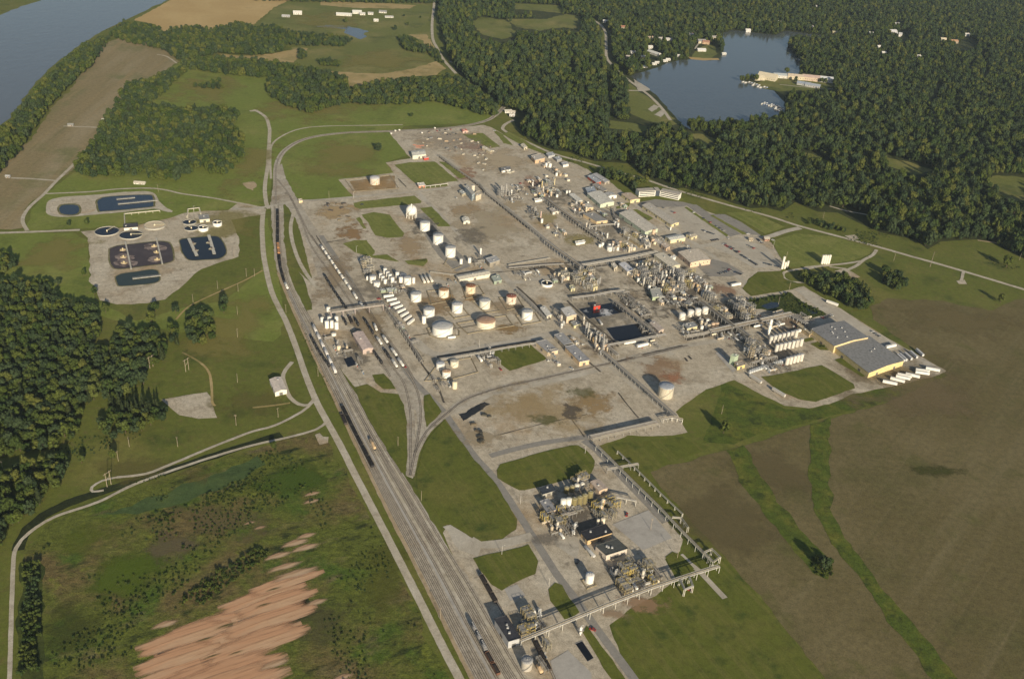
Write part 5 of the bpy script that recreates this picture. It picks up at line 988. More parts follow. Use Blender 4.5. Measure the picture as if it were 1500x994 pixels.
NAMES = {'vessel': ('process_vessel', 'upright steel vessel', 'vessel'), 'drum': ('horizontal_drum', 'horizontal steel drum', 'drum'), 'yframe': ('steel_structure', 'yellow pipe deck frame', 'steel frame'), 'frame': ('steel_structure', 'open steel deck frame', 'steel frame'), 'exchanger': ('heat_exchanger', 'stacked heat exchanger', 'heat exchanger'), 'pump': ('pump_skid', 'pump on a concrete base', 'pump'),
 'shed': ('equipment_shed', 'little equipment shed', 'shed'), 'tank': ('process_tank', 'small round tank', 'tank'), 'run': ('pipe_run', 'pipe bundle on low supports', 'pipes'), 'cooler': ('air_cooler', 'flat fan cooler on legs', 'cooler'), 'column': ('process_column', 'slim column with platforms', 'column')}
def unit(px, place, seed, cell=6.6, fill=.9, weights='vvvdfffxpsttrrrck', z=0):
    r = random.Random(seed); KEY = {'v': 'vessel', 'd': 'drum', 'f': 'frame', 'x': 'exchanger', 'p': 'pump', 's': 'shed', 't': 'tank', 'r': 'run', 'c': 'cooler', 'k': 'column', 'y': 'yframe'}
    q = [(p.x, p.y) for p in W(px)]; cx, cy = sum(p[0] for p in q)/len(q), sum(p[1] for p in q)/len(q)
    ca, sa = math.cos(RZ), math.sin(RZ)
    for i in range(-22, 23):
        for j in range(-22, 23):
            u, v = (i+r.uniform(-.18, .18))*cell, (j+r.uniform(-.18, .18))*cell
            x, y = cx+u*ca-v*sa, cy+u*sa+v*ca
            if not inside((x, y), q) or r.random() > fill: continue
            k = KEY[r.choice(weights)]; nm, lab, cat = NAMES[k]
            spawn(r.choice(POOL[k]), nm, lab+' '+place, cat, (x, y, 0), RZ+r.choice((0, 0, 1.5708, 3.1416)), lab+' '+place, (1, 1, r.uniform(.85, 1.2)))
unit([(921,402),(940,385),(962,392),(985,408),(1005,425),(985,432),(962,428),(948,424),(935,415)], 'in the big unit below the control house', 1, 5.6, .95, 'vvvvfffxsttrrck')
unit([(960,400),(975,396),(1000,408),(1012,420),(1000,424),(980,412)], 'in the yellowish unit below the rounded hall', 2, 6, .9, 'vvfffttrk')
unit([(1002,404),(1015,400),(1040,420),(1050,440),(1035,442),(1015,425)], 'in the unit beside the lower car park', 3, 5.8, .9, 'vvvffstttrx')
unit([(972,434),(1000,427),(1020,440),(1012,452),(985,450),(960,446)], 'in the grey low unit behind the round topped tanks', 4, 5.8, .85, 'rrrppxdccs')
unit([(1035,447),(1050,440),(1062,455),(1072,468),(1060,470)], 'in the narrow unit right of the wide pipe rack', 5, 6, .8, 'vdsfrrx')
unit([(1068,447),(1080,440),(1098,458),(1108,474),(1095,478),(1083,466)], 'in the tall unit above the broad pipe bridge', 6, 5.6, .95, 'kffffvvt')
unit([(1020,470),(1032,466),(1050,478),(1040,486),(1028,484)], 'in the yellow unit below the round topped tanks', 7, 6, .85, 'vttsrx')
unit([(1088,512),(1100,502),(1120,514),(1132,520),(1125,528),(1112,532),(1098,526)], 'in the unit left of the silo rows', 8, 5.4, .95, 'vvvttffk')
unit([(1112,536),(1130,528),(1150,530),(1152,540),(1135,547),(1120,545)], 'in the low yard beside the drum store', 9, 6.4, .8, 'prrdvx')
unit([(836,402),(850,396),(868,402),(882,418),(872,428),(855,425),(843,415)], 'in the small yellow unit right of the white ring basin', 10, 6, .85, 'vvfstrxp')
unit([(806,405),(826,397),(838,405),(828,415),(812,415)], 'in the small unit by the white ring basin', 11, 6.4, .8, 'vtsrf')
unit([(854,487),(866,480),(886,497),(896,510),(880,520),(868,508)], 'in the tower cluster left of the lower black basin', 12, 5.6, .95, 'vvvkkftr')
unit([(848,476),(858,472),(866,480),(858,486)], 'beside the yellow annex', 13, 6, .8, 'vrps')
unit([(900,433),(915,428),(940,448),(955,462),(945,468),(925,455)], 'in the pipe tangle right of the upper black basin', 14, 5.8, .9, 'rrrrrxp')
unit([(795,752),(840,738),(848,748),(835,765),(800,772),(792,762)], 'in the front pipework of the near unit', 15, 5.0, .95, 'yyyvxrrd')
unit([(868,742),(890,728),(903,740),(900,760),(880,768)], 'in the yellow framework of the near unit', 16, 5, .95, 'yyyvrr')
unit([(805,775),(842,765),(848,778),(830,790),(812,788)], 'in the low orange pipework of the near unit', 17, 5, .8, 'drrxv')
unit([(838,708),(858,700),(866,712),(850,718)], 'behind the rear tank row of the near unit', 18, 5, .8, 'rryv')
unit([(893,838),(925,822),(958,832),(966,850),(945,862),(912,868),(897,855)], 'in the yellow unit behind the foreground pipe bridge', 19, 5, .95, 'yyyyvrrxd')
unit([(760,905),(790,895),(800,915),(785,928),(765,930)], 'in the yellow framed pipework beside the tall dark hall', 20, 5, .85, 'yyrxrv')
unit([(838,925),(850,918),(862,935),(850,940)], 'by the dark pit near the bottom edge', 21, 5, .9, 'rrpv')
unit([(785,945),(800,940),(806,970),(795,985)], 'along the loading spur at the bottom edge', 22, 5.5, .7, 'ryp')
unit([(776,285),(800,270),(822,283),(818,290),(795,290)], 'in the far yellow unit near the covered yard', 23, 6, .85, 'vvffrrpst')
unit([(728,288),(752,282),(768,292),(748,298)], 'around the three grey columns', 24, 6.4, .8, 'frrvp')
unit([(766,305),(780,303),(793,322),(785,326)], 'left of the white and red column', 25, 6.4, .8, 'rrpv')
unit([(836,300),(850,297),(862,312),(848,318),(838,310)], 'below the long white roofed shed', 26, 6, .85, 'vvtrrp')
unit([(875,362),(900,355),(935,362),(925,370),(895,368)], 'beside the round pale tank', 27, 6, .8, 'vrrtfp')
unit([(855,330),(880,337),(892,350),(880,352),(862,342)], 'along the dark pipe trench', 28, 6.4, .7, 'rrpxv')
unit([(908,345),(915,342),(950,362),(942,366)], 'along the street of racks', 29, 6, .9, 'fsvr')
unit([(527,385),(540,380),(545,398),(535,403)], 'behind the crowded tank cluster', 30, 6, .85, 'rrffp')
unit([(545,424),(575,418),(600,424),(598,430),(560,432)], 'in front of the crowded tank cluster', 31, 6.4, .8, 'rrrpxs')
unit([(930,468),(945,476),(965,490),(955,495),(935,482)], 'along the street right of the lower black basin', 32, 6, .75, 'rrxps')
unit([(690,380),(708,378),(716,392),(700,394)], 'beside the grey loading shed', 33, 6, .7, 'frrp')
unit([(868,306),(885,313),(905,325),(900,330)], 'along the side of the grey flat hall', 34, 6.4, .5, 'rps')
unit([(488,510),(500,505),(514,516),(505,524),(494,520)], 'in the scrap yard behind the small black basin', 35, 6, .85, 'rpptv')
unit([(517,535),(528,530),(535,546),(524,549)], 'in the stacked yard right of the small basin', 36, 5.5, .8, 'ppr')
unit([(795,518),(812,518),(822,535),(812,538)], 'between the two grey roofed halls', 37, 6, .8, 'rrpsp'); unit([(830,512),(838,508),(848,520),(843,528)], 'beside the bright peach ended hall', 38, 6, .6, 'rp')
unit([(1165,480),(1185,478),(1215,500),(1205,505)], 'along the wall of the huge warehouse', 39, 6.4, .7, 'rrspv')
unit([(1165,462),(1180,462),(1195,472),(1180,478)], 'behind the huge warehouse', 40, 6.4, .6, 'drp')
unit([(700,520),(715,512),(735,530),(730,540),(715,542)], 'on the rack yard left of the round lawn', 41, 6, .9, 'rrrx')
unit([(622,560),(650,545),(670,560),(655,574),(640,572)], 'around the small tank group by the yard corner', 42, 8, .5, 'rrp')
unit([(560,445),(572,450),(610,505),(603,510),(580,478)], 'along the left fence of the tank farm', 43, 6, .75, 'rrpps')
unit([(805,462),(815,458),(832,478),(822,482)], 'in the narrow yard left of the tall peach house', 44, 6, .75, 'rpsv')
unit([(752,405),(790,398),(800,404),(770,412)], 'behind the rust streaked tank', 45, 6.4, .6, 'rpsd')
unit([(770,268),(800,258),(815,262),(800,270)], 'beyond the far yellow unit', 46, 7, .5, 'rpsd')
unit([(800,236),(830,256),(835,266),(815,260),(795,245)], 'along the far public road row', 47, 7, .55, 'srpt')
unit([(748,272),(765,270),(778,284),(764,288)], 'left of the far yellow unit', 48, 7, .55, 'rpds')
unit([(790,330),(810,328),(835,346),(822,350)], 'below the short white tank', 49, 7, .5, 'rpsx')
unit([(905,300),(918,298),(932,312),(920,316)], 'between the peach building and the pale hall', 50, 7, .4, 'sp')
unit([(925,345),(950,338),(975,352),(962,362)], 'between the pale long hall and the rack street', 51, 6.5, .55, 'srpt')
unit([(985,358),(1005,355),(1018,365),(1000,370)], 'below the white roofed hall', 52, 6.5, .45, 'sp')
unit([(1085,447),(1100,450),(1118,462),(1110,468)], 'beside the marshy hollow', 53, 6, .6, 'rps')
unit([(1040,492),(1080,485),(1090,500),(1060,506)], 'in the shadow of the broad pipe bridge', 54, 6.4, .6, 'rxpd')
unit([(1110,476),(1150,468),(1165,478),(1130,494)], 'around the thick white column', 55, 7, .5, 'rpsd')
unit([(985,483),(1005,480),(1025,487),(1000,495)], 'below the yellow unit of the round topped tanks', 56, 6, .6, 'rpx')
unit([(820,490),(835,488),(858,505),(848,512)], 'above the grey roofed halls', 57, 6.4, .5, 'rps')
unit([(930,505),(960,500),(975,506),(945,514)], 'in front of the lower black basin', 58, 6.4, .5, 'rpd')
unit([(625,418),(650,413),(680,412),(660,420)], 'between bullet tanks and long white shed', 59, 6.4, .6, 'rrp')
unit([(470,485),(480,492),(492,512),(484,508)], 'beside the rail side silos', 60, 6, .6, 'rps')
# ---------------------------------------------------------------- rail cars
def bogies(L, z=.95):
    out = []
    for y in (-L*.36, L*.36):
        f = MB(); f.box(0, y, .45, 2.1, 2.6, .5); w = []
        for dy in (-.9, .9):
            for sx in (-.75, .75): q = MB(); q.tube((sx-.08, y+dy, .45), (sx+.08, y+dy, .45), .45, n=10); w.append(S('wheel', q, paint((.1, .08, .07), .4)))
        out.append(P('bogie', f, paint((.06, .05, .045)), w))
    return out
def tankcar(c, L=16.0):
    m = MB(); m.capsule((0, -L/2+1.2, 2.75), (0, L/2-1.2, 2.75), 1.5, 16, .5); d = MB(); d.tube((0, 0, 4.1), (0, 0, 4.75), .7, n=12); d.box(0, 0, 4.3, 1.6, 3, .1)
    u = MB(); u.box(0, 0, .95, 2.0, L, .3); l = MB(); [l.beam((s*1.55, y, 1.2), (s*1.55, y, 4.3), .1) for s in (-1, 1) for y in (-.4, .4)]
    return [P('shell', m, paint(c, .5, .1)), P('dome', d, paint(c if c != BLACK else DARK)), P('underframe', u, paint(DARK)), P('ladder', l, paint(GREY))]+bogies(L)
def hopper(c, rc, L=16.0):
    m = MB(); m.add([(-1.5, -L/2+.4, 4.3), (1.5, -L/2+.4, 4.3), (1.5, L/2-.4, 4.3), (-1.5, L/2-.4, 4.3), (-1.5, -L/2+.4, 2.2), (1.5, -L/2+.4, 2.2), (1.5, L/2-.4, 2.2), (-1.5, L/2-.4, 2.2), (-.8, -L/2+2.8, 1.1), (.8, -L/2+2.8, 1.1), (.8, L/2-2.8, 1.1), (-.8, L/2-2.8, 1.1)],
        [(0, 1, 2, 3), (0, 4, 5, 1), (1, 5, 6, 2), (2, 6, 7, 3), (3, 7, 4, 0), (4, 8, 9, 5), (5, 9, 10, 6), (6, 10, 11, 7), (7, 11, 8, 4), (8, 11, 10, 9)])
    m.lathe([(1, 1)], 3) if 0 else None
    h = MB(); h.capsule((0, -L/2+1, 4.2), (0, L/2-1, 4.2), 1.45, 12, .1); t = MB(); [t.box(0, y, 5.62, 1.0, 1.6, .18) for y in np.linspace(-L*.36, L*.36, 5)]
    u = MB(); u.box(0, 0, .95, 1.6, L, .25); return [P('body', m, paint(c, .6, .1)), P('roof', h, paint(rc, .6, .08)), P('hatch', t, paint(LGREY)), P('underframe', u, paint(DARK))]+bogies(L)
def gondola(c, load, L=16.0):
    m = MB()
    for sx in (-1, 1): m.box(sx*1.5, 0, 1.2, .12, L-.8, 2.3)
    for sy in (-1, 1): m.box(0, sy*(L/2-.4), 1.2, 3.1, .12, 2.3)
    m.box(0, 0, 1.1, 3.0, L-.8, .2); [m.box(sx*1.6, y, 1.2, .12, .2, 2.3) for sx in (-1, 1) for y in np.linspace(-L*.42, L*.42, 7)]
    q = MB(); q.add([(-1.4, -L/2+.6, 2.9), (1.4, -L/2+.6, 2.9), (1.4, L/2-.6, 2.9), (-1.4, L/2-.6, 2.9), (0, -L*.25, 3.7), (0, L*.25, 3.7)], [(0, 1, 4), (1, 2, 5, 4), (2, 3, 5), (3, 0, 4, 5)]); return [P('body', m, paint(c, .7, .15)), P('load', q, paint(load, .95, .2))]+bogies(L)
CARS = {'white': tankcar((.72, .69, .62)), 'black': tankcar((.03, .03, .032)), 'tan': tankcar((.55, .40, .24)), 'brown': gondola((.14, .075, .05), (.05, .04, .035)), 'whop': hopper((.6, .58, .55), (.64, .62, .60)), 'coal': gondola((.03, .03, .032), (.02, .02, .022)), 'dark': gondola((.06, .05, .045), (.035, .03, .03)), 'grey': hopper((.2, .2, .2), (.16, .16, .165)), 'orange': gondola((.45, .22, .09), (.42, .24, .12))}
CN = {'white': ('tank_car', 'white tank car'), 'black': ('tank_car', 'black tank car'), 'tan': ('tank_car', 'tan tank car with a bright end'), 'whop': ('hopper_car', 'pale covered hopper car'), 'coal': ('coal_car', 'black coal car'), 'dark': ('freight_car', 'dark open freight car'), 'brown': ('freight_car', 'reddish brown freight car'), 'grey': ('hopper_car', 'grey hopper car'), 'orange': ('freight_car', 'orange freight car')}
def train(kind, px, n, where, group=True):
    pts = smooth_line([Vector((G(p, 2.5).x, G(p, 2.5).y, 0)) for p in px], 2.0); Ls = [0.0]
    for a, b in zip(pts[:-1], pts[1:]): Ls.append(Ls[-1]+(b-a).length)
    def at(s):
        s = max(0, min(Ls[-1]-1e-3, s)); j = next(i for i in range(len(Ls)-1) if Ls[i+1] > s); return pts[j].lerp(pts[j+1], (s-Ls[j])/max(1e-6, Ls[j+1]-Ls[j]))
    cl = Ls[-1]/n; nm, lab = CN[kind]
    for i in range(n):
        a, b = at(cl*i+1), at(cl*(i+1)-1); d = b-a; sc = cl/17.2 if n > 1 else min(1.05, cl/16.5)
        o = NTH[i]+' '+lab+' from the far end '+where if n > 1 else lab+' '+where
        spawn(CARS[kind], nm, o, 'rail car', (a+b)/2, math.atan2(-d.x, d.y), (lab+'s '+where) if n > 1 else None, (1.0, sc, 1.0))
train('whop', [(458.5,477),(475,511),(492,546.5)], 6, 'of the white train')
train('coal', [(406.5,306),(407,330),(406.8,355)], 5, 'on the far straight'); train('orange', [(406.8,356),(408.5,371)], 2, 'between the black cars')
train('coal', [(408.5,372),(411,392),(416.5,412)], 4, 'on the bend of the main line'); train('white', [(416.8,413),(422,423.5)], 1, 'behind the bent black train')
train('coal', [(501,594),(523,638),(546.5,683)], 6, 'beside the railway road'); train('dark', [(500,605),(507.5,622)], 1, 'left of the black coal train'); train('tan', [(541,641),(550.5,659)], 1, 'alone on the main yard')
train('black', [(455.5,492),(468,515),(483,536)], 5, 'left of the white train')
train('white', [(470,359.5),(492,392),(514,424)], 9, 'along the plant fence road'); train('white', [(516.5,427.5),(523.5,438)], 1, 'just before the footbridge, apart from the line'); train('white', [(527,443),(533,450.5)], 1, 'passing below the footbridge')
train('black', [(475,402),(490,426),(508,452)], 6, 'of the row above the footbridge')
train('black', [(501,462),(509,477)], 1, 'below the footbridge by the rail silos'); train('dark', [(510,460),(517.5,476)], 1, 'right below the footbridge, left of the longer siding'); train('black', [(518.5,463),(527,479)], 1, 'behind the pink roofed warehouse')
train('black', [(533.5,466),(547,488)], 2, 'right below the footbridge'); train('white', [(548,474),(552,484)], 1, 'half hidden right of the dark pair below the footbridge')
train('white', [(550.5,492),(560.5,506)], 1, 'left one of two side by side beyond the pink roofed warehouse'); train('white', [(559.5,490),(569,503)], 1, 'right one of two side by side beyond the pink roofed warehouse')
train('white', [(572,509),(582,521.5)], 1, 'alone in the middle of the lower sidings'); train('white', [(573,524.5),(583,539)], 1, 'left of the last two at the lower end of the sidings'); train('white', [(582,524),(592,537)], 1, 'right of the last two at the lower end of the sidings')
train('black', [(561.5,509),(572,524.5)], 1, 'between the white cars of the lower sidings'); train('black', [(546.5,513),(560,531.5)], 2, 'below the pink roofed warehouse')
train('grey', [(690.5,913),(712,953)], 3, 'at the bottom of the main yard'); train('brown', [(712.5,954),(731,987)], 2, 'at the bottom edge')
train('dark', [(704.5,841),(727,881)], 3, 'beside the foreground lawn'); train('dark', [(783.5,937),(794,958),(805.5,981)], 3, 'on the loading spur'); train('tan', [(786.5,972),(794,985)], 1, 'on the short spur at the bottom edge')
# ---------------------------------------------------------------- trailers, trucks, cars
def trailer_proto(L=15.5, c=WHITE):
    b = MB(); b.box(0, 0, 1.15, 2.6, L, 2.9); f = MB(); f.box(0, 0, .95, 1.2, L*.9, .2); parts = [P('box', b, paint(c, .5, .05)), P('chassis', f, paint(DARK))]
    for dy in (-L*.42, -L*.33):
        for sx in (-1, 1): w = MB(); w.tube((sx*1.25-.2, dy, .5), (sx*1.25+.2, dy, .5), .5, n=12); parts.append(P('wheel', w, paint(BLACK, .8)))
    g = MB(); g.box(-.8, L*.3, 0, .15, .15, 1.1); g.box(.8, L*.3, 0, .15, .15, 1.1); parts.append(P('landing_leg', g, paint(GREY)))
    d = MB(); d.box(0, -L/2-.03, 1.25, 2.4, .06, 2.7); parts.append(P('rear_door', d, paint((.6, .6, .58)))); return parts
TR, TR2, TR3 = trailer_proto(), trailer_proto(14, (.5, .5, .5)), trailer_proto(13, (.74, .72, .66))
def trailer(a, b, label, proto=None, group=None, z=2.6, name='box_trailer', cat='trailer'):
    A, B = G(a, z), G(b, z); c = (A+B)/2; c.z = 0; d = B-A; spawn(proto or TR, name, label, cat, c, math.atan2(-d.x, d.y), group)
for i, (a, b) in enumerate([((1292.5,557.5),(1315,562)),((1304,553),(1326,558.5)),((1312,550),(1334,554.5)),((1315,547.5),(1335,551.5)),((1326.5,547),(1347.5,551.5)),((1340.5,544),(1362,547)),((1342,541),(1361,543.5)),((1357,538.5),(1376,542))]):
    trailer(b, a, NTH[i]+' white trailer from the left of the row before the yellow end wall', None, 'white trailers in the yard of the huge warehouse')
for i, (x, y) in enumerate([(1322,524),(1325.5,523),(1333,521.5),(1341,519),(1350,516)]): trailer((x+4, y+5.5), (x-9, y-6), NTH[i]+' dark roofed trailer from the left backed beside the yellow end wall', TR2, 'dark trailers beside the huge warehouse')
for a, b, s in [((913,502.5),(931.5,499),'left one of two white trailers beside the lower black basin'),((933,507),(949.5,503),'right one of two white trailers beside the lower black basin'),((1209.5,440),(1229,447),'white trailer parked alone by the grove at the wide yard'),((1158.5,487.5),(1174,483),'white trailer near the tan covered gallery'),((1298,508),(1312,505),'white trailer standing across the yard right of the huge warehouse'),((1074,417),(1082,415.5),'small white trailer on the bare pad beside the lower car park')]: trailer(a, b, s)
for i, (a, b) in enumerate([((1097,548),(1117,561)),((1131,568),(1151,580))]): trailer(a, b, ['grey road tanker with shadow on the road left of the lower lawn','second grey trailer farther along the road by the lower lawn'][i], trailer_proto(17, (.5, .48, .44)))
for i in range(8): trailer((588.6-25.8+i*5.05-.5 if i else 563, 434+i*5.75), (575.5+i*4.4, 432.3+i*5.0), NTH[i]+' white topped loading trailer from the back along the tank farm fence', TR3, 'white topped trailers along the tank farm fence')
def car_proto(c):
    b = MB(); b.add([(-.9, -2.2, .35), (.9, -2.2, .35), (.9, 2.2, .35), (-.9, 2.2, .35), (-.9, -2.2, .95), (.9, -2.2, .95), (.9, 2.2, .8), (-.9, 2.2, .8)], [(3, 2, 1, 0), (4, 5, 6, 7), (0, 1, 5, 4), (1, 2, 6, 5), (2, 3, 7, 6), (3, 0, 4, 7)])
    k = MB(); k.add([(-.82, -1.7, .93), (.82, -1.7, .93), (.82, 1.0, .85), (-.82, 1.0, .85), (-.68, -1.1, 1.5), (.68, -1.1, 1.5), (.68, .3, 1.5), (-.68, .3, 1.5)], [(0, 1, 5, 4), (1, 2, 6, 5), (2, 3, 7, 6), (3, 0, 4, 7)]); r = MB(); r.box(0, -.4, 1.5, 1.36, 1.42, .06)
    parts = [P('body', b, paint(c, .3, .03)), P('windows', k, paint(GLASS, .15)), P('roof', r, paint(c, .3, .03))]
    for sx in (-1, 1):
        for y in (-1.4, 1.4): w = MB(); w.tube((sx*.82-.1, y, .33), (sx*.82+.1, y, .33), .33, n=10); parts.append(P('wheel', w, paint(BLACK, .8)))
    return parts
CARP = [car_proto(c) for c in ((.6, .6, .58), (.04, .04, .05), (.2, .21, .22), (.35, .04, .03), (.05, .08, .15), (.4, .38, .34), (.1, .1, .11), (.7, .69, .66))]
def cars(a, b, n, where, turn=1.5708, skip=.15):
    A, B = G(a), G(b); d = B-A
    for i in range(n):
        if rnd.random() < skip: continue
        spawn(CARP[rnd.choice((0, 1, 1, 2, 2, 4, 5, 6, 6, 7, 3))], 'parked_car', 'parked car '+where, 'car', A.lerp(B, i/max(1, n-1)), math.atan2(-d.x, d.y)+turn+rnd.uniform(-.05, .05), 'cars parked '+where, (1.05, 1.1, 1.15))
cars((1060,358),(1080,370),8,'in the upper row of the gate car park'); cars((1062.5,357.5),(1082,369),6,'in the upper row of the gate car park', skip=.3); cars((1086,374),(1108,388),10,'in the lower row of the gate car park'); cars((1042,352.5),(1066,349),9,'along the entry street', skip=.3); cars((1030,338),(1052,345.5),8,'at the front of the long car park', skip=.4)
cars((1053,401),(1070,396),6,'on the dark lot beside the peach gabled hall'); cars((1068,395),(1085,402),7,'on the dark lot beside the peach gabled hall'); cars((972,305),(988,312),6,'at the top of the long car park', skip=.4); cars((1007,306),(1060,338),12,'on the middle lot', skip=.6); cars((1064,324),(1095,342),7,'on the outer lot', skip=.6); cars((1120,386),(1140,391),7,'beside the tallest bottle silo', skip=.2); cars((1096,360),(1104,364),4,'in the middle of the gate car park', skip=.2)
cars((1278,486),(1288,493),6,'beside the huge warehouse', skip=.1); cars((908,337),(940,356),9,'along the long pale hall', 0, .4); cars((946,304),(966,314),7,'beside the yellow ended block', skip=.3); cars((1110,351),(1116,356),4,'at the gate', skip=0); cars((1205,466),(1218,462),5,'behind the huge warehouse', skip=0); cars((640,192),(660,190),6,'at the far fence of the plant', skip=.2); cars((655,198),(672,196),5,'in the far laydown yard', skip=.2)
for p, s, k in [((555,438),'red car by the far end of the footbridge',3),((1010,864),'red car on the grass beside the last road',3),((868,922),'red car on the verge of the foreground street',3),((1132,352),'white car at the gate kerb',0),((846,823),'dark car alone in the yard of the near unit',1),((918,754),'reddish car in the yard below the yellow framework',3),((762,269),'red truck on bare ground near the far columns',3),((572,448),'red car between footbridge and tank farm',3),((724,192),'white car at the far corner of the plant',0),((1096,343),'white van at the end of the outer lot',7),((668,290),'white van alone on the wide gravel yard',0),((593,537),'red wagon at the end of the sidings',3),((733,541),'orange red wagon by the round lawn',3),((837,540),'white pickup before the bright peach ended hall',0),((530,300),'dark car on the bare yard',1),((479,302),'blue car near the crossing',4)]:
    spawn(CARP[k], 'parked_car', s, 'car', G(p), rnd.uniform(0, 6), None, 1.15)
# drum store: pallets of pale containers
pal = MB(); pal.box(0, 0, 0, 2.4, 2.4, .15); ib = MB(); [ib.box(x, y, .16, 1.1, 1.1, 2.2) for x in (-.6, .6) for y in (-.6, .6)]
TOTE = [P('pallet', pal, paint((.3, .22, .14))), P('container', ib, paint((.6, .62, .62), .4, .1))]
for i in range(24):
    for j in range(2): spawn(TOTE, 'container_stack', 'pallet of pale square containers in the long row on the lawn edge', 'pallet', G((1098+i*3.15+j*1.2, 546.5-i*1.05-j*2)), RZ, 'pallets of pale containers on the lawn edge')
# laydown yard clutter
cr = MB(); cr.box(0, 0, 0, 3, 6, 1.6); cr2 = MB(); cr2.box(0, 0, 1.61, 2.4, 5, .5)
for where, poly, n, cs, sd in (('in the far laydown yard', [(600,195),(690,192),(720,215),(700,232),(640,225)], 34, ((.4,.3,.2),(.25,.2,.16),(.55,.5,.4),(.2,.2,.2)), 3), ('on the far wide gravel yard', [(690,225),(730,220),(765,245),(730,262),(700,245)], 16, ((.5,.46,.38),(.3,.25,.2),(.6,.58,.5)), 4), ('on the bare yard by the crossing', [(470,300),(505,298),(515,318),(490,328)], 10, ((.12,.1,.08),(.2,.16,.1)), 5), ('on the broken ground of the stained yard', [(690,620),(715,600),(725,640),(708,655)], 12, ((.08,.075,.06),(.15,.12,.08)), 6)):
    r = random.Random(sd); q = [(p.x, p.y) for p in W(poly)]; xs = [p[0] for p in q]; ys = [p[1] for p in q]
    pr = [[P('crate', cr, paint(c)), P('lid', cr2, paint(tuple(x*.8 for x in c)))] for c in cs]; k = 0
    while k < n:
        x, y = r.uniform(min(xs), max(xs)), r.uniform(min(ys), max(ys))
        if inside((x, y), q): spawn(r.choice(pr), 'equipment_crate', 'low dark stack of stored equipment '+where, 'stored equipment', (x, y, 0), r.uniform(0, 3), 'stored equipment '+where, r.uniform(.6, 1.2)); k += 1
pi = MB(); [pi.tube((x, -5, .3), (x, 5, .3), .28, n=8) for x in (-1.2, -.6, 0, .6, 1.2)]; sk = MB(); sk.box(0, -3, 0, 3.4, .3, .05); sk.box(0, 3, 0, 3.4, .3, .05)
for i, p in enumerate([(609,213),(613,216),(617,213.5)]): spawn([P('pipe', pi, paint((.55,.20,.12))), P('skid', sk, paint(DARK))], 'pipe_stack', ['left','middle','right'][i]+' stack of orange red pipes above the wide white roofed warehouse', 'pipes', G(p), 1.2+i*.4)
for i, p in enumerate([(579,193),(585,192),(573,197),(637,189),(618,196)]): spawn(bullet_proto(3, 2, WHITE), 'small_tank', ['middle white tank at the far left corner of the yard','right white tank at the far left corner of the yard','front white tank at the far left corner of the yard','white tank beside the little tree at the far fence','white tank alone inside the far fence'][i], 'tank', G(p), 1)
for i, p in enumerate([(655,212),(660,211),(671,216),(676,218),(664,197),(656,199),(670,198)]): pass
for a, b, s in (((1003,524),(1007,529),'left dark trench plate on the brown yard'), ((1008,521),(1013,526),'right dark trench plate on the brown yard')):
    m = MB(); A, B = G(a), G(b); c = (A+B)/2; t = thing('steel_plate', s, 'plate', c, heading(a, b)); m.box(0, 0, 0, 2.6, (A-B).length, .25); link('plate', m.mesh(paint((.05, .045, .04)), 'plate'), t)
# earth bunds round the tanks
def bund(px, label, h=1.1, w=2.4, colr=(.26, .22, .15)):
    pts = W(px); c = sum(pts, Vector())/len(pts); m = MB()
    for a, b in zip(pts, pts[1:]+pts[:1]):
        a, b = a-c, b-c; d = (b-a).normalized(); n = Vector((-d.y, d.x, 0)); vs = []
        for p in (a-d*w*.3, b+d*w*.3):
            for o, z in ((-w/2, -.1), (-w*.15, h), (w*.15, h), (w/2, -.1)): vs.append((p.x+n.x*o, p.y+n.y*o, z))
        m.add(vs, [(0, 4, 5, 1), (1, 5, 6, 2), (2, 6, 7, 3), (0, 1, 2, 3), (7, 6, 5, 4)])
    tag(link('earth_bund', m.mesh(M['bank'] if colr is None else paint(colr, .95, .2), 'bund'), None, c), label, 'bund')
def k75(x, y): return (600+x/7.5, 400+y/7.5)
for poly, s in (([(190,610),(225,690),(330,725),(540,690),(545,640),(480,560)],'earth bund round the largest white storage tank'), ([(520,555),(640,668),(900,620),(1140,580),(1060,470),(900,490)],'earth bund round the wide rusty roofed tank'), ([(1170,470),(1240,572),(1440,535),(1380,440)],'earth bund round the right front corner tank'),
    ([(380,380),(490,500),(660,470),(560,350)],'earth bund round the middle white tank'), ([(680,310),(840,440),(990,420),(900,310)],'earth bund round the pale grey green tank'), ([(980,270),(1070,410),(1250,370),(1190,270)],'earth bund round the rust streaked tank'), ([(190,200),(240,345),(470,300),(440,170)],'earth bund round the half rusted cream tank'), ([(580,160),(620,285),(820,235),(760,140)],'earth bund round the peach stained tank')):
    bund([k75(*p) for p in poly], s)
for poly, s in (([(506,264),(518,281),(584,276),(571,257)],'square bund round the domed grey tank'), ([(622,558),(642,532),(690,524),(700,545),(660,556)],'bund round the small tank group by the yard corner'), ([(655,379),(650,388),(663,395),(676,390),(674,382)],'ring bund round the nearest of the tall white tanks'), ([(852,850),(860,862),(873,857),(866,846)],'low brown bund round the single white tank')): bund(poly, s, .9, 1.8)
# water spray at the red pump house
sp = MB(); q = [G((877,450)), G((885,462)), G((900,458))]
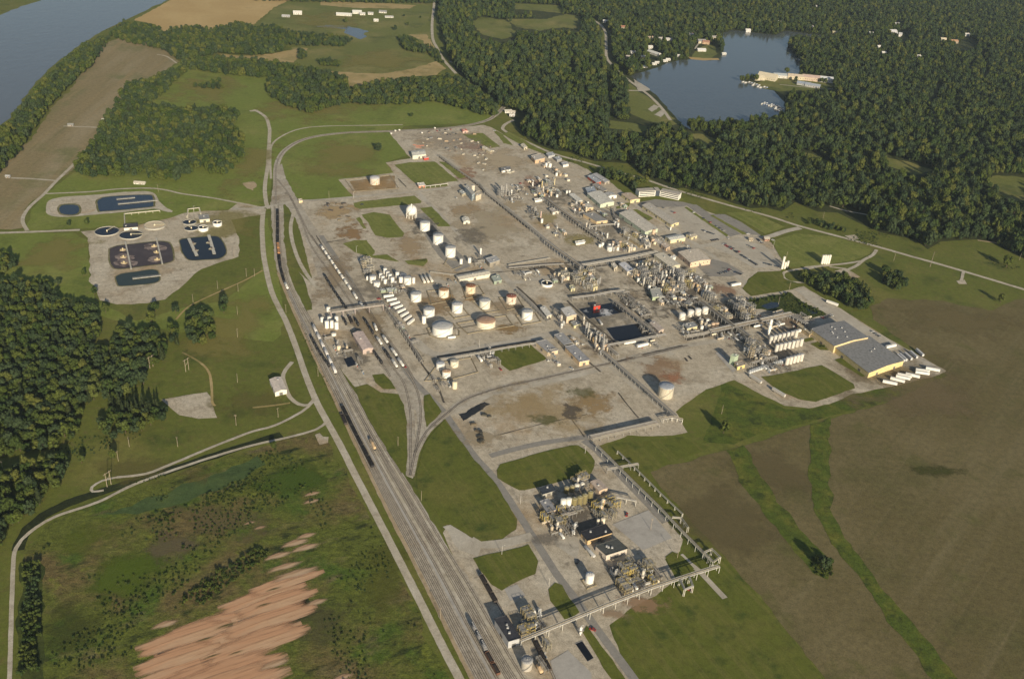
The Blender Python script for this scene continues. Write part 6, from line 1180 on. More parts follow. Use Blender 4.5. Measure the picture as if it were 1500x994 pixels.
# ---------------------------------------------------------------- poles, pylons, lamps
def pole_proto(h, arms=1, lamp=False, c=(.36, .30, .22)):
    m = MB(); m.tube((0, 0, 0), (0, 0, h), .2, .13, 8); parts = [P('pole', m, paint(c, .9))]
    for k in range(arms): a = MB(); a.beam((-1.2, 0, h-.5-k*1.2), (1.2, 0, h-.5-k*1.2), .16); [a.tube((x, 0, h-.42-k*1.2), (x, 0, h-.1-k*1.2), .08, n=6) for x in (-1.1, 0, 1.1)]; parts.append(P('crossarm', a, paint(c, .9)))
    if lamp: a = MB(); a.beam((0, 0, h-.1), (1.8, 0, h), .12); parts.append(P('arm', a, paint(GREY))); b = MB(); b.box(1.9, 0, h-.1, .9, .4, .2); parts.append(P('lamp_head', b, paint((.6, .58, .5))))
    return parts
PO, PL, PT = pole_proto(11), pole_proto(10, 0, True, (.5, .48, .44)), pole_proto(13, 2)
for p, s, k in [((173.5,675),'wooden pole beside the small ditch and dark tree',0),((189.5,654),'wooden pole between wood belt and ditch',0),((260.5,654),'wooden pole on the grass right of the ditch end',0),((346,623),'tall wooden pole below the gravel lot, nearest on its line',1),((348,494),'pole second along the line on the left grass',0),((348,560),'pole beside the bent mown track on the left grass',0),((348,461),'pole on the left grass level with the sidings start',0),((349,427),'pole right of the pair of round trees',0),((361,405),'pole at the bend of the faint pale track',0),((373,405),'pole near the railway road opposite the bend',0),((283,443),'pole left of the pair of round trees',0),((319,423),'pole at the right foot of the clay pad',0),((343,378),'pole behind the works yard right edge',0),((5,690),'pole at the far left edge by the low wood',0),
    ((407.5,611),'pole on the grass below the white barn',0),((466,551),'pole between railway road and yard',0),((482,290),'slim pole on the verge of the crossing road',0),((522,370),'pale lamp pole on the fan shaped lawn',2),((518,291),'lamp pole at the corner of the bare yard',2),((543,391),'lamp pole by the curved curb road',2),((1309,382),'short pole below the public road',0),((1205.5,320),'pole at the wood edge above the low tree row',0),((1132.5,363),'thin pole on the lawn edge by the gate',2),((1151,381),'tall thin mast behind the tallest bottle silo',1),((1156,424),'pole at the wide yard mouth',0),((1140,446),'pole inside the marshy hollow',0),((992,817),'leaning looking pole on the little lawn by the last road',0),((953,776),'tall pole with long shadow on the pale concrete yard',1),((762,738),'lamp pole at the corner of the foreground lawn',2),((857,664),'lamp pole on the oblong lawn corner',2),((804,858),'lamp pole at the tip of the shaded lawn',2),((669,491),'lamp pole beside the wide rusty roofed tank',2),((702,509),'white lamp pole in front of the tank farm',2),((583,653),'pole beside the yard on the triangular lawn',0),((617,733),'pole on the verge of the large lawn',0),((458,497),'pole left of the white train',0),((419,458),'pole on the verge of the railway road',0),((1057,606),'pole on the slope by the ribbed silo',0),((232,281),'pole on the pond track',0),((284,311),'thin mast by the works house',2),((1493,381),'pole at the wood edge on the far right',0),((1412,338),'pole by the wood gap at right',0),((645,905),'pole beside the railway near the bottom',0),((735,812),'pole at the foreground crossroads',2)]:
    spawn((PO, PT, PL)[k], 'utility_pole' if k < 2 else 'lamp_post', s, 'pole', G(p), rnd.uniform(0, 3))
def hframe(p, label, h=15, steel=False):
    t = thing('power_pylon', label, 'pylon', G(p), R(65)); c = (.36, .30, .22) if not steel else (.30, .24, .2)
    for s in (-1, 1): m = MB(); m.tube((s*2.2, 0, 0), (s*(2.2 if not steel else 1.2), 0, h), .28, .2, 8); link('leg', m.mesh(paint(c, .9), 'leg'), t)
    m = MB(); m.beam((-4.5, 0, h-1), (4.5, 0, h-1), .3); m.beam((-2.2, 0, h*.45), (2.2, 0, h*.7), .18); m.beam((2.2, 0, h*.45), (-2.2, 0, h*.7), .18); link('crossarm', m.mesh(paint(c, .9), 'arm'), t)
hframe((274.5,543),'two legged wooden pylon beside the bent mown track'); hframe((160,711),'two legged pylon with white fittings by the levee loop'); hframe((222,538),'two legged pylon in front of the wood edge', 14)
hframe((1362.5,390),'tall dark steel pylon beside the public road', 22, True)
m = MB(); m.box(0, 0, 0, 7, 5, 2.5); q = MB(); q.box(0, 0, 2.51, 7.6, 5.6, .3)
# ---------------------------------------------------------------- houses, farm, lake shore
HOUSES = []
def house(p, w, d, h, label, rz=0.0, wall=WHITE, roof=(.36, .35, .34), chim=True, cat='house', name='house'):
    HOUSES.append((G(p).x, G(p).y, max(w, d)))
    t = thing(name, label, cat, G(p), rz); m = MB(); m.box(0, 0, 0, w, d, h); m.add([(-w/2, -d/2, h), (-w/2, d/2, h), (-w/2, 0, h+d*.28)], [(0, 2, 1)]); m.add([(w/2, -d/2, h), (w/2, d/2, h), (w/2, 0, h+d*.28)], [(0, 1, 2)]); link('wall', m.mesh(paint(tuple(x*.78 for x in wall)), 'wall'), t); roof = tuple(x*.82 for x in roof)
    r = MB(); e = .6; y = d/2+e; rg = h+d*.28+.15; z0 = h-e*.56+.15
    for s in (-1, 1): r.add([(-w/2-e, s*y, z0), (w/2+e, s*y, z0), (w/2+e, 0, rg), (-w/2-e, 0, rg), (-w/2-e, s*y, z0-.25), (w/2+e, s*y, z0-.25), (w/2+e, 0, rg-.25), (-w/2-e, 0, rg-.25)], [(0, 1, 2, 3), (4, 7, 6, 5), (0, 4, 5, 1), (0, 3, 7, 4), (1, 5, 6, 2)])
    ro = link('roof', r.mesh(paint(roof), 'roof'), t)
    if chim: c = MB(); c.box(w*.25, .6, h, 1, 1, d*.28+1.2); link('chimney', c.mesh(paint((.4, .2, .14)), 'chim'), ro)
    for i in range(max(2, int(w/5))): q = MB(); q.box(-w/2+w*(i+.5)/max(2, int(w/5)), -d/2-.05, h*.4, 1.6, .1, 1.3); link('window', q.mesh(paint(GLASS, .2), 'win'), t)
    q = MB(); q.box(w*.1, -d/2-.06, 0, 1.2, .1, 2.2); link('door', q.mesh(paint((.2, .12, .08)), 'door'), t)
for p, w, d, h, s, rz, c, r_ in [((436,21),22,14,5,'lone white farm building on the far left meadow',.2,WHITE,WHITE),((419,25),20,10,3,'low grey shed on the far left meadow',.1,LGREY,LGREY),((504,23),40,12,4,'long white poultry shed of the far farm',.1,WHITE,(.7,.7,.66)),((523,20),24,14,5,'big white barn of the far farm',.2,WHITE,(.72,.72,.68)),((531,22),14,10,4,'small white house right of the big farm barn',.2,WHITE,(.6,.6,.57)),((543,21.5),14,10,4,'white house between the farm trees',.1,WHITE,(.5,.5,.47)),((551,31.5),12,9,4,'white shed standing alone in front of the farm',.1,WHITE,WHITE),((561,19),20,10,4,'pale house at the right of the farm trees',0,WHITE,(.3,.3,.3)),((570,26),22,7,3,'low white shed right of the farm trees',.2,WHITE,LGREY),
    ((887,33.5),16,11,5,'white house beside the country road bend in the forest',.2,WHITE,(.7,.7,.66)),((914,42),20,12,5,'reddish roofed house right of the country road bend',.3,TAN,(.4,.2,.13)),((953,58),18,12,5,'pale house in the village gap of the forest, left',.3,CREAM,(.5,.4,.3)),((968,59),16,11,5,'white house in the village gap of the forest, middle',.4,WHITE,(.5,.48,.44)),((979,60),18,11,5,'white house in the village gap of the forest, right',.2,WHITE,(.62,.6,.55)),((958,80),40,12,5,'long white house on the wooded slope above the lake',-.9,WHITE,(.74,.74,.7)),((952,71),12,9,5,'small white house above the long white one',.3,WHITE,(.7,.7,.66)),((927,79),14,10,5,'grey roofed house left of the long white one',.2,WHITE,LGREY),((920,85),12,9,4,'pale house low on the left lake slope',.2,CREAM,(.5,.45,.4)),((942,85),12,9,4,'pale house between long white house and shore',.1,CREAM,(.5,.5,.47)),((1027,63),22,14,6,'grey roofed villa at the top of the lakeside lawn',.3,CREAM,(.34,.33,.32)),((1034,64.5),18,12,6,'reddish roofed villa at the top of the lakeside lawn',-.2,PEACH,(.42,.24,.17)),((1027,75),22,12,4,'white pavilion on the lakeside lawn',.2,WHITE,(.7,.7,.68)),((1047,57),18,11,5,'house in the trees right of the lakeside villas',.2,CREAM,(.4,.38,.35)),((1012,53),14,10,5,'pale house in the trees above the lakeside lawn',.2,WHITE,(.55,.53,.5)),
    ((1095,47),14,10,6,'bright white boathouse on the far lake shore',.2,WHITE,WHITE),((1140,35),14,10,6,'white house on the far shore of the inlet',.2,WHITE,WHITE),((1188,42),14,10,6,'house on the far shore behind the inlet, left',.1,CREAM,(.5,.48,.45)),((1222,50),14,9,6,'yellowish house on the far shore of the inlet',.1,(.7,.6,.3),(.5,.45,.3)),((1275,51),12,9,6,'tiny white house beyond the inlet end',.1,WHITE,WHITE),((1307,49),22,14,7,'left white villa of the pair in the far forest',.3,WHITE,(.66,.66,.68)),((1314,53),24,14,7,'right white villa of the pair in the far forest',-.2,WHITE,(.62,.62,.62)),((1313,38),14,10,7,'white house farther back in the far forest',.2,WHITE,(.6,.6,.6)),((1286,71),12,9,6,'white house alone in the mid forest, upper',.3,WHITE,WHITE),((1294,80),12,9,6,'white house alone in the mid forest, lower',.1,WHITE,WHITE),((1345,85),10,8,6,'tiny white house at the middle of the right forest',.1,WHITE,WHITE),((1381,60),16,11,6,'pale house left of the far clearing',.1,CREAM,CREAM),((1397,63),20,12,6,'orange roofed house in the far clearing',.1,TAN,(.5,.3,.18)),((1416,53),14,10,6,'white house at the far right clearing',.1,WHITE,WHITE),((1195,12),12,9,6,'tiny white house far away in the forest',.2,WHITE,WHITE),((1262,38),12,9,6,'small white house left of the villa pair in the far forest',.2,WHITE,WHITE),
    ((1111,117),26,14,6,'white roofed wing of the lodge on the peninsula',.3,CREAM,(.68,.60,.44)),((1124,116),42,24,8,'big cream lodge on the peninsula',-.45,(.72,.64,.48),(.70,.62,.46)),((1144,114),38,13,7,'white and blue flats left on the lake shore row',.05,(.70,.68,.62),(.44,.48,.50)),((1165,116),38,14,8,'cream flats second on the lake shore row',-.1,(.72,.62,.44),(.62,.52,.40)),((1187,118),40,15,9,'pinkish flats third on the lake shore row',-.15,(.66,.52,.40),(.55,.42,.36)),((1207,120),38,15,9,'white end block of the lake shore row',-.12,(.72,.72,.70),(.62,.64,.66)),((1177,125),30,12,5,'blue grey roofed long house left, before the flats',-.35,(.5,.5,.5),(.33,.38,.46)),((1190,127.5),34,12,5,'blue grey roofed long house right, before the flats',-.35,(.5,.5,.5),(.36,.40,.46)),
    ((104,184.5),9,6,3,'small pump cabin on the river field at the end of its stub',.2,(.4,.38,.34),(.3,.3,.28)),((152,177),5,4,3,'white hut by the corner of the square wood',0,WHITE,WHITE),((12,260),6,4,3,'little hut at the track end on the river field',0,LGREY,LGREY),((744,165),14,8,4,'white site hut beyond the rail loop corner',.3,WHITE,(.6,.58,.5)),((750,166),12,7,4,'second white site hut beyond the rail loop corner',-.2,WHITE,(.66,.6,.5)),((750,170.5),10,5,3,'low white trailer hut below the two site huts',0,WHITE,WHITE),((205,269),16,7,2,'low white shed on the grass above the pond track',.05,WHITE,(.6,.56,.46)),((1099,352),6,5,3,'small gate house with a tan roof',.3,CREAM,TAN),((1122,352),8,6,4,'gate lodge with red trim at the lawn corner',.3,(.5,.3,.22),(.5,.47,.4))]:
    house(p, w, d, h, s, rz, c, r_, w < 20 and h > 4)
def boat_proto(c):
    m = MB(); m.add([(-1.1, -3.2, 0), (1.1, -3.2, 0), (1.2, 1, 0), (0, 3.8, .2), (-1.2, 1, 0), (-1.3, -3.3, 1), (1.3, -3.3, 1), (1.45, 1, 1.1), (0, 4.3, 1.3), (-1.45, 1, 1.1)], [(0, 1, 6, 5), (1, 2, 7, 6), (2, 3, 8, 7), (3, 4, 9, 8), (4, 0, 5, 9), (5, 6, 7, 8, 9)]); k = MB(); k.box(0, -.4, 1.05, 1.8, 2.4, .9); return [P('hull', m, paint(c)), P('cabin', k, paint((.7, .7, .68)))]
BO = [boat_proto(WHITE), boat_proto((.62, .6, .55)), boat_proto((.1, .16, .3))]
def dock(a, b, label, w=3, n=0, where=''):
    walkway(a, b, label, w, .6, (.5, .46, .38)); A, B = G(a), G(b); d = (B-A); q = math.atan2(-d.x, d.y)
    for i in range(n):
        for s in (-1, 1):
            if rnd.random() < .25: continue
            p = A.lerp(B, (i+.6)/n)+Vector((-d.y, d.x, 0)).normalized()*s*7; p.z = .2
            spawn(BO[rnd.randrange(3)], 'motor_boat', 'small motor boat moored '+where, 'boat', p, q+s*1.57, 'boats moored '+where, 1.15)
dock((1089,119.5),(1122,130),'long boat dock along the peninsula tip', 3, 9, 'along the peninsula dock'); dock((1116,151.5),(1140,157.5),'boat dock reaching out of the marina bay', 3, 7, 'at the outer marina dock'); dock((1135,163),(1147,158),'inner marina dock beside the trees', 3, 4, 'at the inner marina dock'); dock((1165,87),(1202,91),'white dock on the far side of the lake', 4, 4, 'at the far side dock')
for i, p in enumerate([(944,99),(958,95),(962,93),(974,90.5),(978,88.5),(993,83),(1060,80)]): house(p, 11, 8, 3, ['boathouse farthest left on the near shore of the lake','second boathouse from the left on the near shore','third boathouse from the left on the near shore','fourth boathouse from the left on the near shore','fifth boathouse from the left on the near shore','boathouse left of the sandy beach','white boathouse on the point right of the beach'][i], .3, WHITE, (.72, .7, .64), False, 'boathouse', 'boathouse')
# ================================================================ TREES
def proj(p):
    v = np.array([p[0], p[1], p[2]-CAM_H]); z = v@_fw
    return (750+FPX*(v@_rt)/z, 497-FPX*(v@_up)/z)

def leaf_mat(name, a, b, c):
    m, nt, bs = _nt(name)
    oi = nt.nodes.new('ShaderNodeObjectInfo')
    o = _mix(nt, _ramp(nt, oi.outputs['Random'], .1, .9), a, b)
    geo = nt.nodes.new('ShaderNodeNewGeometry')
    n = nt.nodes.new('ShaderNodeTexNoise'); n.inputs['Scale'].default_value = .018; n.inputs['Detail'].default_value = 3
    nt.links.new(geo.outputs['Position'], n.inputs['Vector'])
    o = _mix(nt, _ramp(nt, n.outputs['Fac'], .5, .72), o, c)
    n2 = nt.nodes.new('ShaderNodeTexNoise'); n2.inputs['Scale'].default_value = .5; n2.inputs['Detail'].default_value = 2
    nt.links.new(geo.outputs['Position'], n2.inputs['Vector'])
    mr = nt.nodes.new('ShaderNodeMapRange'); mr.inputs['From Min'].default_value = .3; mr.inputs['From Max'].default_value = .7
    mr.inputs['To Min'].default_value = .7; mr.inputs['To Max'].default_value = 1.35; nt.links.new(n2.outputs['Fac'], mr.inputs[0])
    mm = nt.nodes.new('ShaderNodeMix'); mm.data_type = 'RGBA'; mm.blend_type = 'MULTIPLY'; mm.inputs[0].default_value = 1
    nt.links.new(o, mm.inputs[6]); nt.links.new(mr.outputs[0], mm.inputs[7])
    nt.links.new(mm.outputs[2], bs.inputs['Base Color'])
    bs.inputs['Roughness'].default_value = .8; bs.inputs['Specular IOR Level'].default_value = .12
    return m
LEAF = leaf_mat('foliage', (.030, .050, .011), (.062, .078, .015), (.040, .064, .026))
DKLEAF = leaf_mat('dark_foliage', (.020, .030, .012), (.032, .042, .014), (.022, .034, .014))
BARK = paint((.10, .075, .05), .9, .2)

LEAF2 = leaf_mat('light_foliage', (.050, .072, .013), (.085, .092, .020), (.070, .085, .024))
LEAF3 = leaf_mat('blue_foliage', (.024, .040, .016), (.040, .058, .024), (.034, .052, .022))
def crown_mesh(seed, n_lobes, leaves, flat=1.0, conif=False, mat=None):
    r = random.Random(seed); m = MB(); lobes = []
    for i in range(n_lobes):
        if conif:
            t = (i+.5)/n_lobes; q = (1-t)*.62+.08; a = i*2.4
            lobes.append((Vector((math.cos(a)*q*.35, math.sin(a)*q*.35, .5+t*2.4)), q*.75))
        else:
            t = r.random()*2*math.pi; u = r.uniform(-.75, 1); q = math.sqrt(max(0, 1-u*u))*r.uniform(.45, .78)
            lobes.append((Vector((math.cos(t)*q, math.sin(t)*q, 1.25+u*.72*flat)), r.uniform(.26, .46)))
    g = (1+5**.5)/2
    ico = [Vector(v).normalized() for v in ((-1, g, 0), (1, g, 0), (-1, -g, 0), (1, -g, 0), (0, -1, g), (0, 1, g), (0, -1, -g), (0, 1, -g), (g, 0, -1), (g, 0, 1), (-g, 0, -1), (-g, 0, 1))]
    icf = [(0, 11, 5), (0, 5, 1), (0, 1, 7), (0, 7, 10), (0, 10, 11), (1, 5, 9), (5, 11, 4), (11, 10, 2), (10, 7, 6), (7, 1, 8), (3, 9, 4), (3, 4, 2), (3, 2, 6), (3, 6, 8), (3, 8, 9), (4, 9, 5), (2, 4, 11), (6, 2, 10), (8, 6, 7), (9, 8, 1)]
    for c, q in lobes:
        m.add([c+v*q*r.uniform(.62, .95) for v in ico], icf, False)
    per = leaves//n_lobes
    for c, q in lobes:
        for k in range(per):
            d = Vector((r.gauss(0, 1), r.gauss(0, 1), r.gauss(.25, 1))).normalized()
            p = c+d*q*r.uniform(.85, 1.18)
            nrm = (d+Vector((r.uniform(-.7, .7), r.uniform(-.7, .7), r.uniform(-.5, .7)))).normalized()
            a = nrm.orthogonal().normalized(); b = nrm.cross(a); ang = r.random()*6.28
            a, b = a*math.cos(ang)+b*math.sin(ang), b*math.cos(ang)-a*math.sin(ang)
            s = r.uniform(.06, .13)
            m.add([p-a*s-b*s*.6, p+a*s*.3-b*s, p+a*s+b*s*.4, p-a*s*.4+b*s], [(0, 1, 2, 3)])
    return m.mesh(mat or LEAF, 'crown')

def trunk_mesh(seed, top=1.6):
    r = random.Random(seed); m = MB()
    m.tube((0, 0, 0), (.02, .01, top*.55), .075, .05, 8); m.tube((.02, .01, top*.55), (0, .03, top), .05, .02, 6)
    for i in range(5):
        a = i*1.3+r.random(); z = top*r.uniform(.4, .7)
        m.tube((.02, .01, z), (math.cos(a)*.5, math.sin(a)*.5, z+.45), .03, .01, 5)
    return m.mesh(BARK, 'trunk')
CROWNS = [crown_mesh(s, nl, lv, fl, False, mt) for s, nl, lv, fl, mt in ((1, 22, 420, 1.0, None), (2, 19, 400, .85, None), (3, 24, 420, 1.15, LEAF3), (4, 17, 380, .95, None), (5, 21, 400, 1.05, LEAF2), (6, 15, 380, .8, LEAF3))]
CONIF = [crown_mesh(s, 14, 340, 1, True, DKLEAF) for s in (11, 12)]
TRUNKS = [trunk_mesh(s) for s in (1, 2, 3)]
BUSHES = [crown_mesh(s, 9, 200, .6) for s in (21, 22)]
tree_objs = {}
def tree(p, Rr, label, group=None, v=None, hs=1.0, conif=False, name='deciduous_tree', cat='tree'):
    v = rnd.randrange(6) if v is None else v
    t = thing(name, label, cat, (p[0], p[1], 0), rnd.uniform(0, 6.28), group, (Rr, Rr, Rr*hs))
    cm = CONIF[v % 2] if conif else CROWNS[v]
    o = link('crown', cm, t); link('trunk', TRUNKS[v % 3], t)
    tree_objs.setdefault(cm.name, o); return t

def scatter(poly_px, spacing, z=0.0, seed=0, excl=()):
    """jittered hex grid over a wood outlined in the photograph"""
    w = W(poly_px, z); q = [(p.x, p.y) for p in w]; r = random.Random(seed)
    x0, x1 = min(p[0] for p in q), max(p[0] for p in q); y0, y1 = min(p[1] for p in q), max(p[1] for p in q); out = []
    ny = int((y1-y0)/(spacing*.87))+1
    for j in range(ny):
        for i in range(int((x1-x0)/spacing)+2):
            x = x0+(i+(j % 2)*.5+r.uniform(-.38, .38))*spacing; y = y0+(j+r.uniform(-.38, .38))*spacing*.87
            if inside((x, y), q): out.append((x, y))
    return out

def near_line(p, lines):
    for pts, d in lines:
        for a, b in zip(pts[:-1], pts[1:]):
            ax, ay, bx, by = a.x, a.y, b.x, b.y
            L = (bx-ax)**2+(by-ay)**2
            t = max(0, min(1, ((p[0]-ax)*(bx-ax)+(p[1]-ay)*(by-ay))/L))
            if (p[0]-ax-t*(bx-ax))**2+(p[1]-ay-t*(by-ay))**2 < d*d: return True
    return False

# clearings, water and lines cut through the main forest (pixels on the ground)
CLEAR = [LAKE,
 [(690,33),(705,25),(745,30),(757,52),(735,58),(705,50)], [(740,28),(800,28),(830,21),(850,24),(853,45),(825,40),(790,45),(757,40)], [(750,5),(820,8),(825,20),(790,16),(754,14)],
 [(1291,226),(1330,235),(1372,250),(1345,262),(1300,250)], [(1440,262),(1460,256),(1540,262),(1520,285),(1480,302),(1465,290)], [(1005,195),(1030,195),(1055,206),(1030,220),(1012,210)], [(885,175),(925,178),(955,186),(945,198),(888,192)],
 [(915,112),(930,118),(965,150),(1003,180),(1003,190),(960,182),(925,168),(918,150),(920,130)], [(1005,84),(1018,70),(1035,62),(1050,66),(1057,82),(1055,92),(1010,92)], [(1085,122),(1085,112),(1120,107),(1172,108),(1218,113),(1222,133),(1180,133),(1140,135),(1120,133)],
 [(1165,220),(1195,224),(1225,242),(1195,242)], [(948,74),(960,72),(968,88),(950,92)], [(1205,300),(1240,305),(1275,313),(1270,322),(1215,312)], [(1315,46),(1330,46),(1334,54),(1318,56)], [(1418,54),(1432,60),(1425,70),(1390,68)], [(722,170),(740,158),(772,168),(768,178),(745,182)], [(832,94),(842,94),(842,104),(832,104)]]
LINES = [(W(PUB), 12), (W([(637,-8),(635,15),(633,35),(634,57),(640,70),(650,88),(668,108)]), 13), (W([(868,29),(880,37),(887,48),(888,68),(889,85),(900,99),(915,113)]), 14), (W([(889,92),(890,125),(893,150),(896,174)]), 7), (W([(884,45),(885,70),(886,85)]), 9),
 (W([(660,90),(705,107),(753,140),(787,164)]), 6), (W([(1142,124),(1180,128),(1225,131),(1262,128)]), 7), (W([(1205,160),(1230,162),(1255,164)]), 8), (W([(1331,115),(1345,117.5),(1357,119)]), 12), (W([(1018,72),(1030,58)]), 8), (W([(1434,72),(1440,90),(1445,110),(1440,120)]), 6), (W([(1376,122),(1370,140),(1358,158)]), 7), (W([(1418,105),(1425,95)]), 5)]
_cl = [[(p.x, p.y) for p in W(c)] for c in CLEAR]; _cb = [(min(p[0] for p in c), max(p[0] for p in c), min(p[1] for p in c), max(p[1] for p in c)) for c in _cl]
_cpx = CLEAR[1:]; _cbp = [(min(p[0] for p in c), max(p[0] for p in c), min(p[1] for p in c), max(p[1] for p in c)+14) for c in _cpx]
def cleared(p):
    for c, b in zip(_cl[:1], _cb[:1]):
        if b[0] < p[0] < b[1] and b[2] < p[1] < b[3] and inside(p, c): return True
    q = proj((p[0], p[1], 0))
    for c, b in zip(_cpx, _cbp):
        if b[0] < q[0] < b[1] and b[2] < q[1] < b[3] and (inside(q, c) or inside((q[0], q[1]-6), c) or inside((q[0], q[1]-12), c)): return True
    if q[0] < 1008 and q[1] > 95 and any(inside((q[0]+dx, q[1]-k), LAKE) for k in (5, 11, 17) for dx in (0, 10)): return True
    for hx, hy, hw in HOUSES:
        dx, dy = p[0]-hx, p[1]-hy
        if dx*dx+dy*dy < (hw*.5+7)**2: return True
        L = math.hypot(hx, hy); ux, uy = -hx/L, -hy/L; t = dx*ux+dy*uy
        if 0 < t < hw*.5+34 and abs(dx*uy-dy*ux) < hw*.5+2: return True
    g = G((q[0], q[1]-7)) if q[1] > 20 else None
    return near_line(p, LINES) or (g is not None and near_line((g.x, g.y), LINES[1:3]))
ALL = []      # (distance, x, y, radius, hscale, wood label, conifer)
def wood(px, spacing, label, seed, z=8.0, rmin=4.2, rmax=7.6, check=False, conif=0.03, hs=(1.0, 1.35)):
    r = random.Random(seed)
    for x, y in scatter(px, spacing, z, seed):
        if check and cleared((x, y)): continue
        k = .5+.5*noise.noise((x*.008, y*.008, seed))
        far = .78 if x*x+y*y > 2300**2 else 1.0
        rad = far*(rmin+(rmax-rmin)*min(1, max(0, .15+.6*k+r.uniform(-.4, .45))))
        ALL.append((math.sqrt(x*x+y*y+CAM_H**2), x, y, rad, r.uniform(*hs), label, r.random() < conif))
wood(F_MAIN, 8.9, 'forest', 1, 0, 3.2, 8.6, True, .07, (.85, 1.8))
wood([(370,-1),(500,2),(640,3),(640,-60),(300,-60)], 11, 'forest', 2, 6)
LW = 'leafy tree in the dense wood at the left edge below the treatment ponds'
wood([(-30,411),(0,411),(30,406),(72,411),(82,433),(93,451),(107,437),(139,443),(143,480),(138,500),(150,505),(171,480),(181,475),(203,478),(221,475),(240,497),(240,520),(221,532),(213,550),(187,572),(165,580),(135,580),(118,592),(112,630),(80,648),(0,661),(-60,680)], 7.6, LW, 3, 8, 2.9, 6.2)
wood([(145,613),(187,598),(240,594),(256,610),(213,625),(150,638)], 8.0, 'leafy tree in the belt beside the small gravel lot', 4, 6, 3.2, 5)
wood([(156,585),(200,583),(235,590),(240,600),(200,606),(160,606)], 7.0, 'dark tree shading the small gravel lot at the wood edge', 5, 6, 3.2, 4.5, conif=.9)
wood([(-40,690),(0,690),(60,672),(98,664),(105,687),(90,706),(82,718),(62,732),(40,752),(12,785),(0,803),(-40,830)], 8.6, 'leafy tree in the low wood beside the levee at left', 6, 5, 3.6, 6)
wood([(-30,372),(8,374),(22,380),(20,394),(-30,400)], 8, 'tree in the small clump at the left edge beside the pale road', 7, 5, 3.5, 5.5)
MW = 'leafy tree in the square wood between the river field and the ponds'
wood([(163,160),(187,125),(221,118),(257,102),(277,99),(256,117),(240,133),(211,152),(256,158),(293,158),(331,158),(349,163),(343,184),(355,203),(355,228),(333,252),(309,252),(296,238),(267,260),(221,260),(213,244),(203,252),(120,257),(110,247)], 9.5, MW, 8, 7, 4, 7)
wood([(-30,222),(0,192),(16,181),(35,158),(59,126),(88,97),(120,70),(149,54),(163,52),(157,61),(128,99),(107,117),(77,147),(51,181),(21,227),(0,246),(-30,262)], 9.5, 'tree in the long belt along the river bank', 9, 7, 4.2, 7)
wood([(160,50),(181,32),(232,40),(237,46),(267,37),(315,42),(347,32),(373,40),(400,37),(437,48),(482,51),(517,57),(503,66),(420,64),(410,76),(370,79),(320,76),(267,88),(236,70),(187,61)], 10, 'forest', 10, 6, 4.2, 7)
wood([(262,92),(300,88),(333,88),(380,90),(430,97),(410,109),(380,112),(333,107),(290,102)], 10, 'forest', 11, 6)
wood([(389,133),(397,118),(434,100),(477,105),(509,116),(511,133),(557,121),(610,116),(663,113),(690,126),(730,155),(727,170),(706,164),(645,147),(567,151),(503,149),(453,163),(418,152)], 9.8, 'forest', 12, 7, 4.2, 7.4)
wood([(583,53),(600,55),(620,68),(622,76),(606,74),(590,70)], 9, 'forest', 13, 6); wood([(463,88),(480,86),(499,92),(498,97),(470,94)], 8, 'forest', 14, 5, 3, 4.5); wood([(436,72),(449,74),(448,85),(438,86)], 8, 'forest', 15, 5, 3, 5)
wood([(280,125),(300,122),(320,117),(331,125),(315,129)], 8, 'forest', 16, 5, 3, 5)
wood([(620,62),(640,72),(650,92),(640,88),(625,74)], 8, 'forest', 36, 4, 2.5, 4)
RW = 'tree in the dark grove between the road loop and the big field'
wood([(1163,400),(1195,405),(1215,406),(1240,408),(1265,420),(1277,440),(1270,450),(1250,450),(1225,436),(1190,418)], 9, RW, 17, 5, 4, 6.5)
wood([(1287,392),(1300,394),(1318,404),(1327,418),(1322,426),(1305,418),(1292,408)], 8.5, 'tree in the open clump on the grass below the public road', 18, 5, 3.5, 5.5)
wood([(866,250),(893,250),(925,260),(948,262),(943,270),(928,277),(915,268),(888,258)], 9, 'tree in the shady clump behind the curved white office', 19, 5, 4, 6)
wood([(1182,322),(1205,325),(1240,336),(1238,341),(1205,332),(1184,327)], 6.5, 'low tree in the row along the public road', 20, 3, 2.4, 3.6)
wood([(276,461),(292,452),(305,456),(318,485),(308,498),(286,503),(272,494)], 8.4, 'tree in the round clump beside the faint mown track', 21, 6, 3.6, 5.4)
wood([(247,478),(258,480),(262,500),(255,506),(250,495)], 7.5, 'tree at the left of the round clump beside the mown track', 22, 5, 3, 4.4)
wood([(1056,621),(1064,620),(1066,630),(1058,632)], 6, 'tree standing alone on the slope below the tall ribbed silo', 23, 3, 4.5, 5.5)
wood([(92,440),(98,440),(100,450),(94,452)], 7, LW, 24, 5, 3.5, 5)
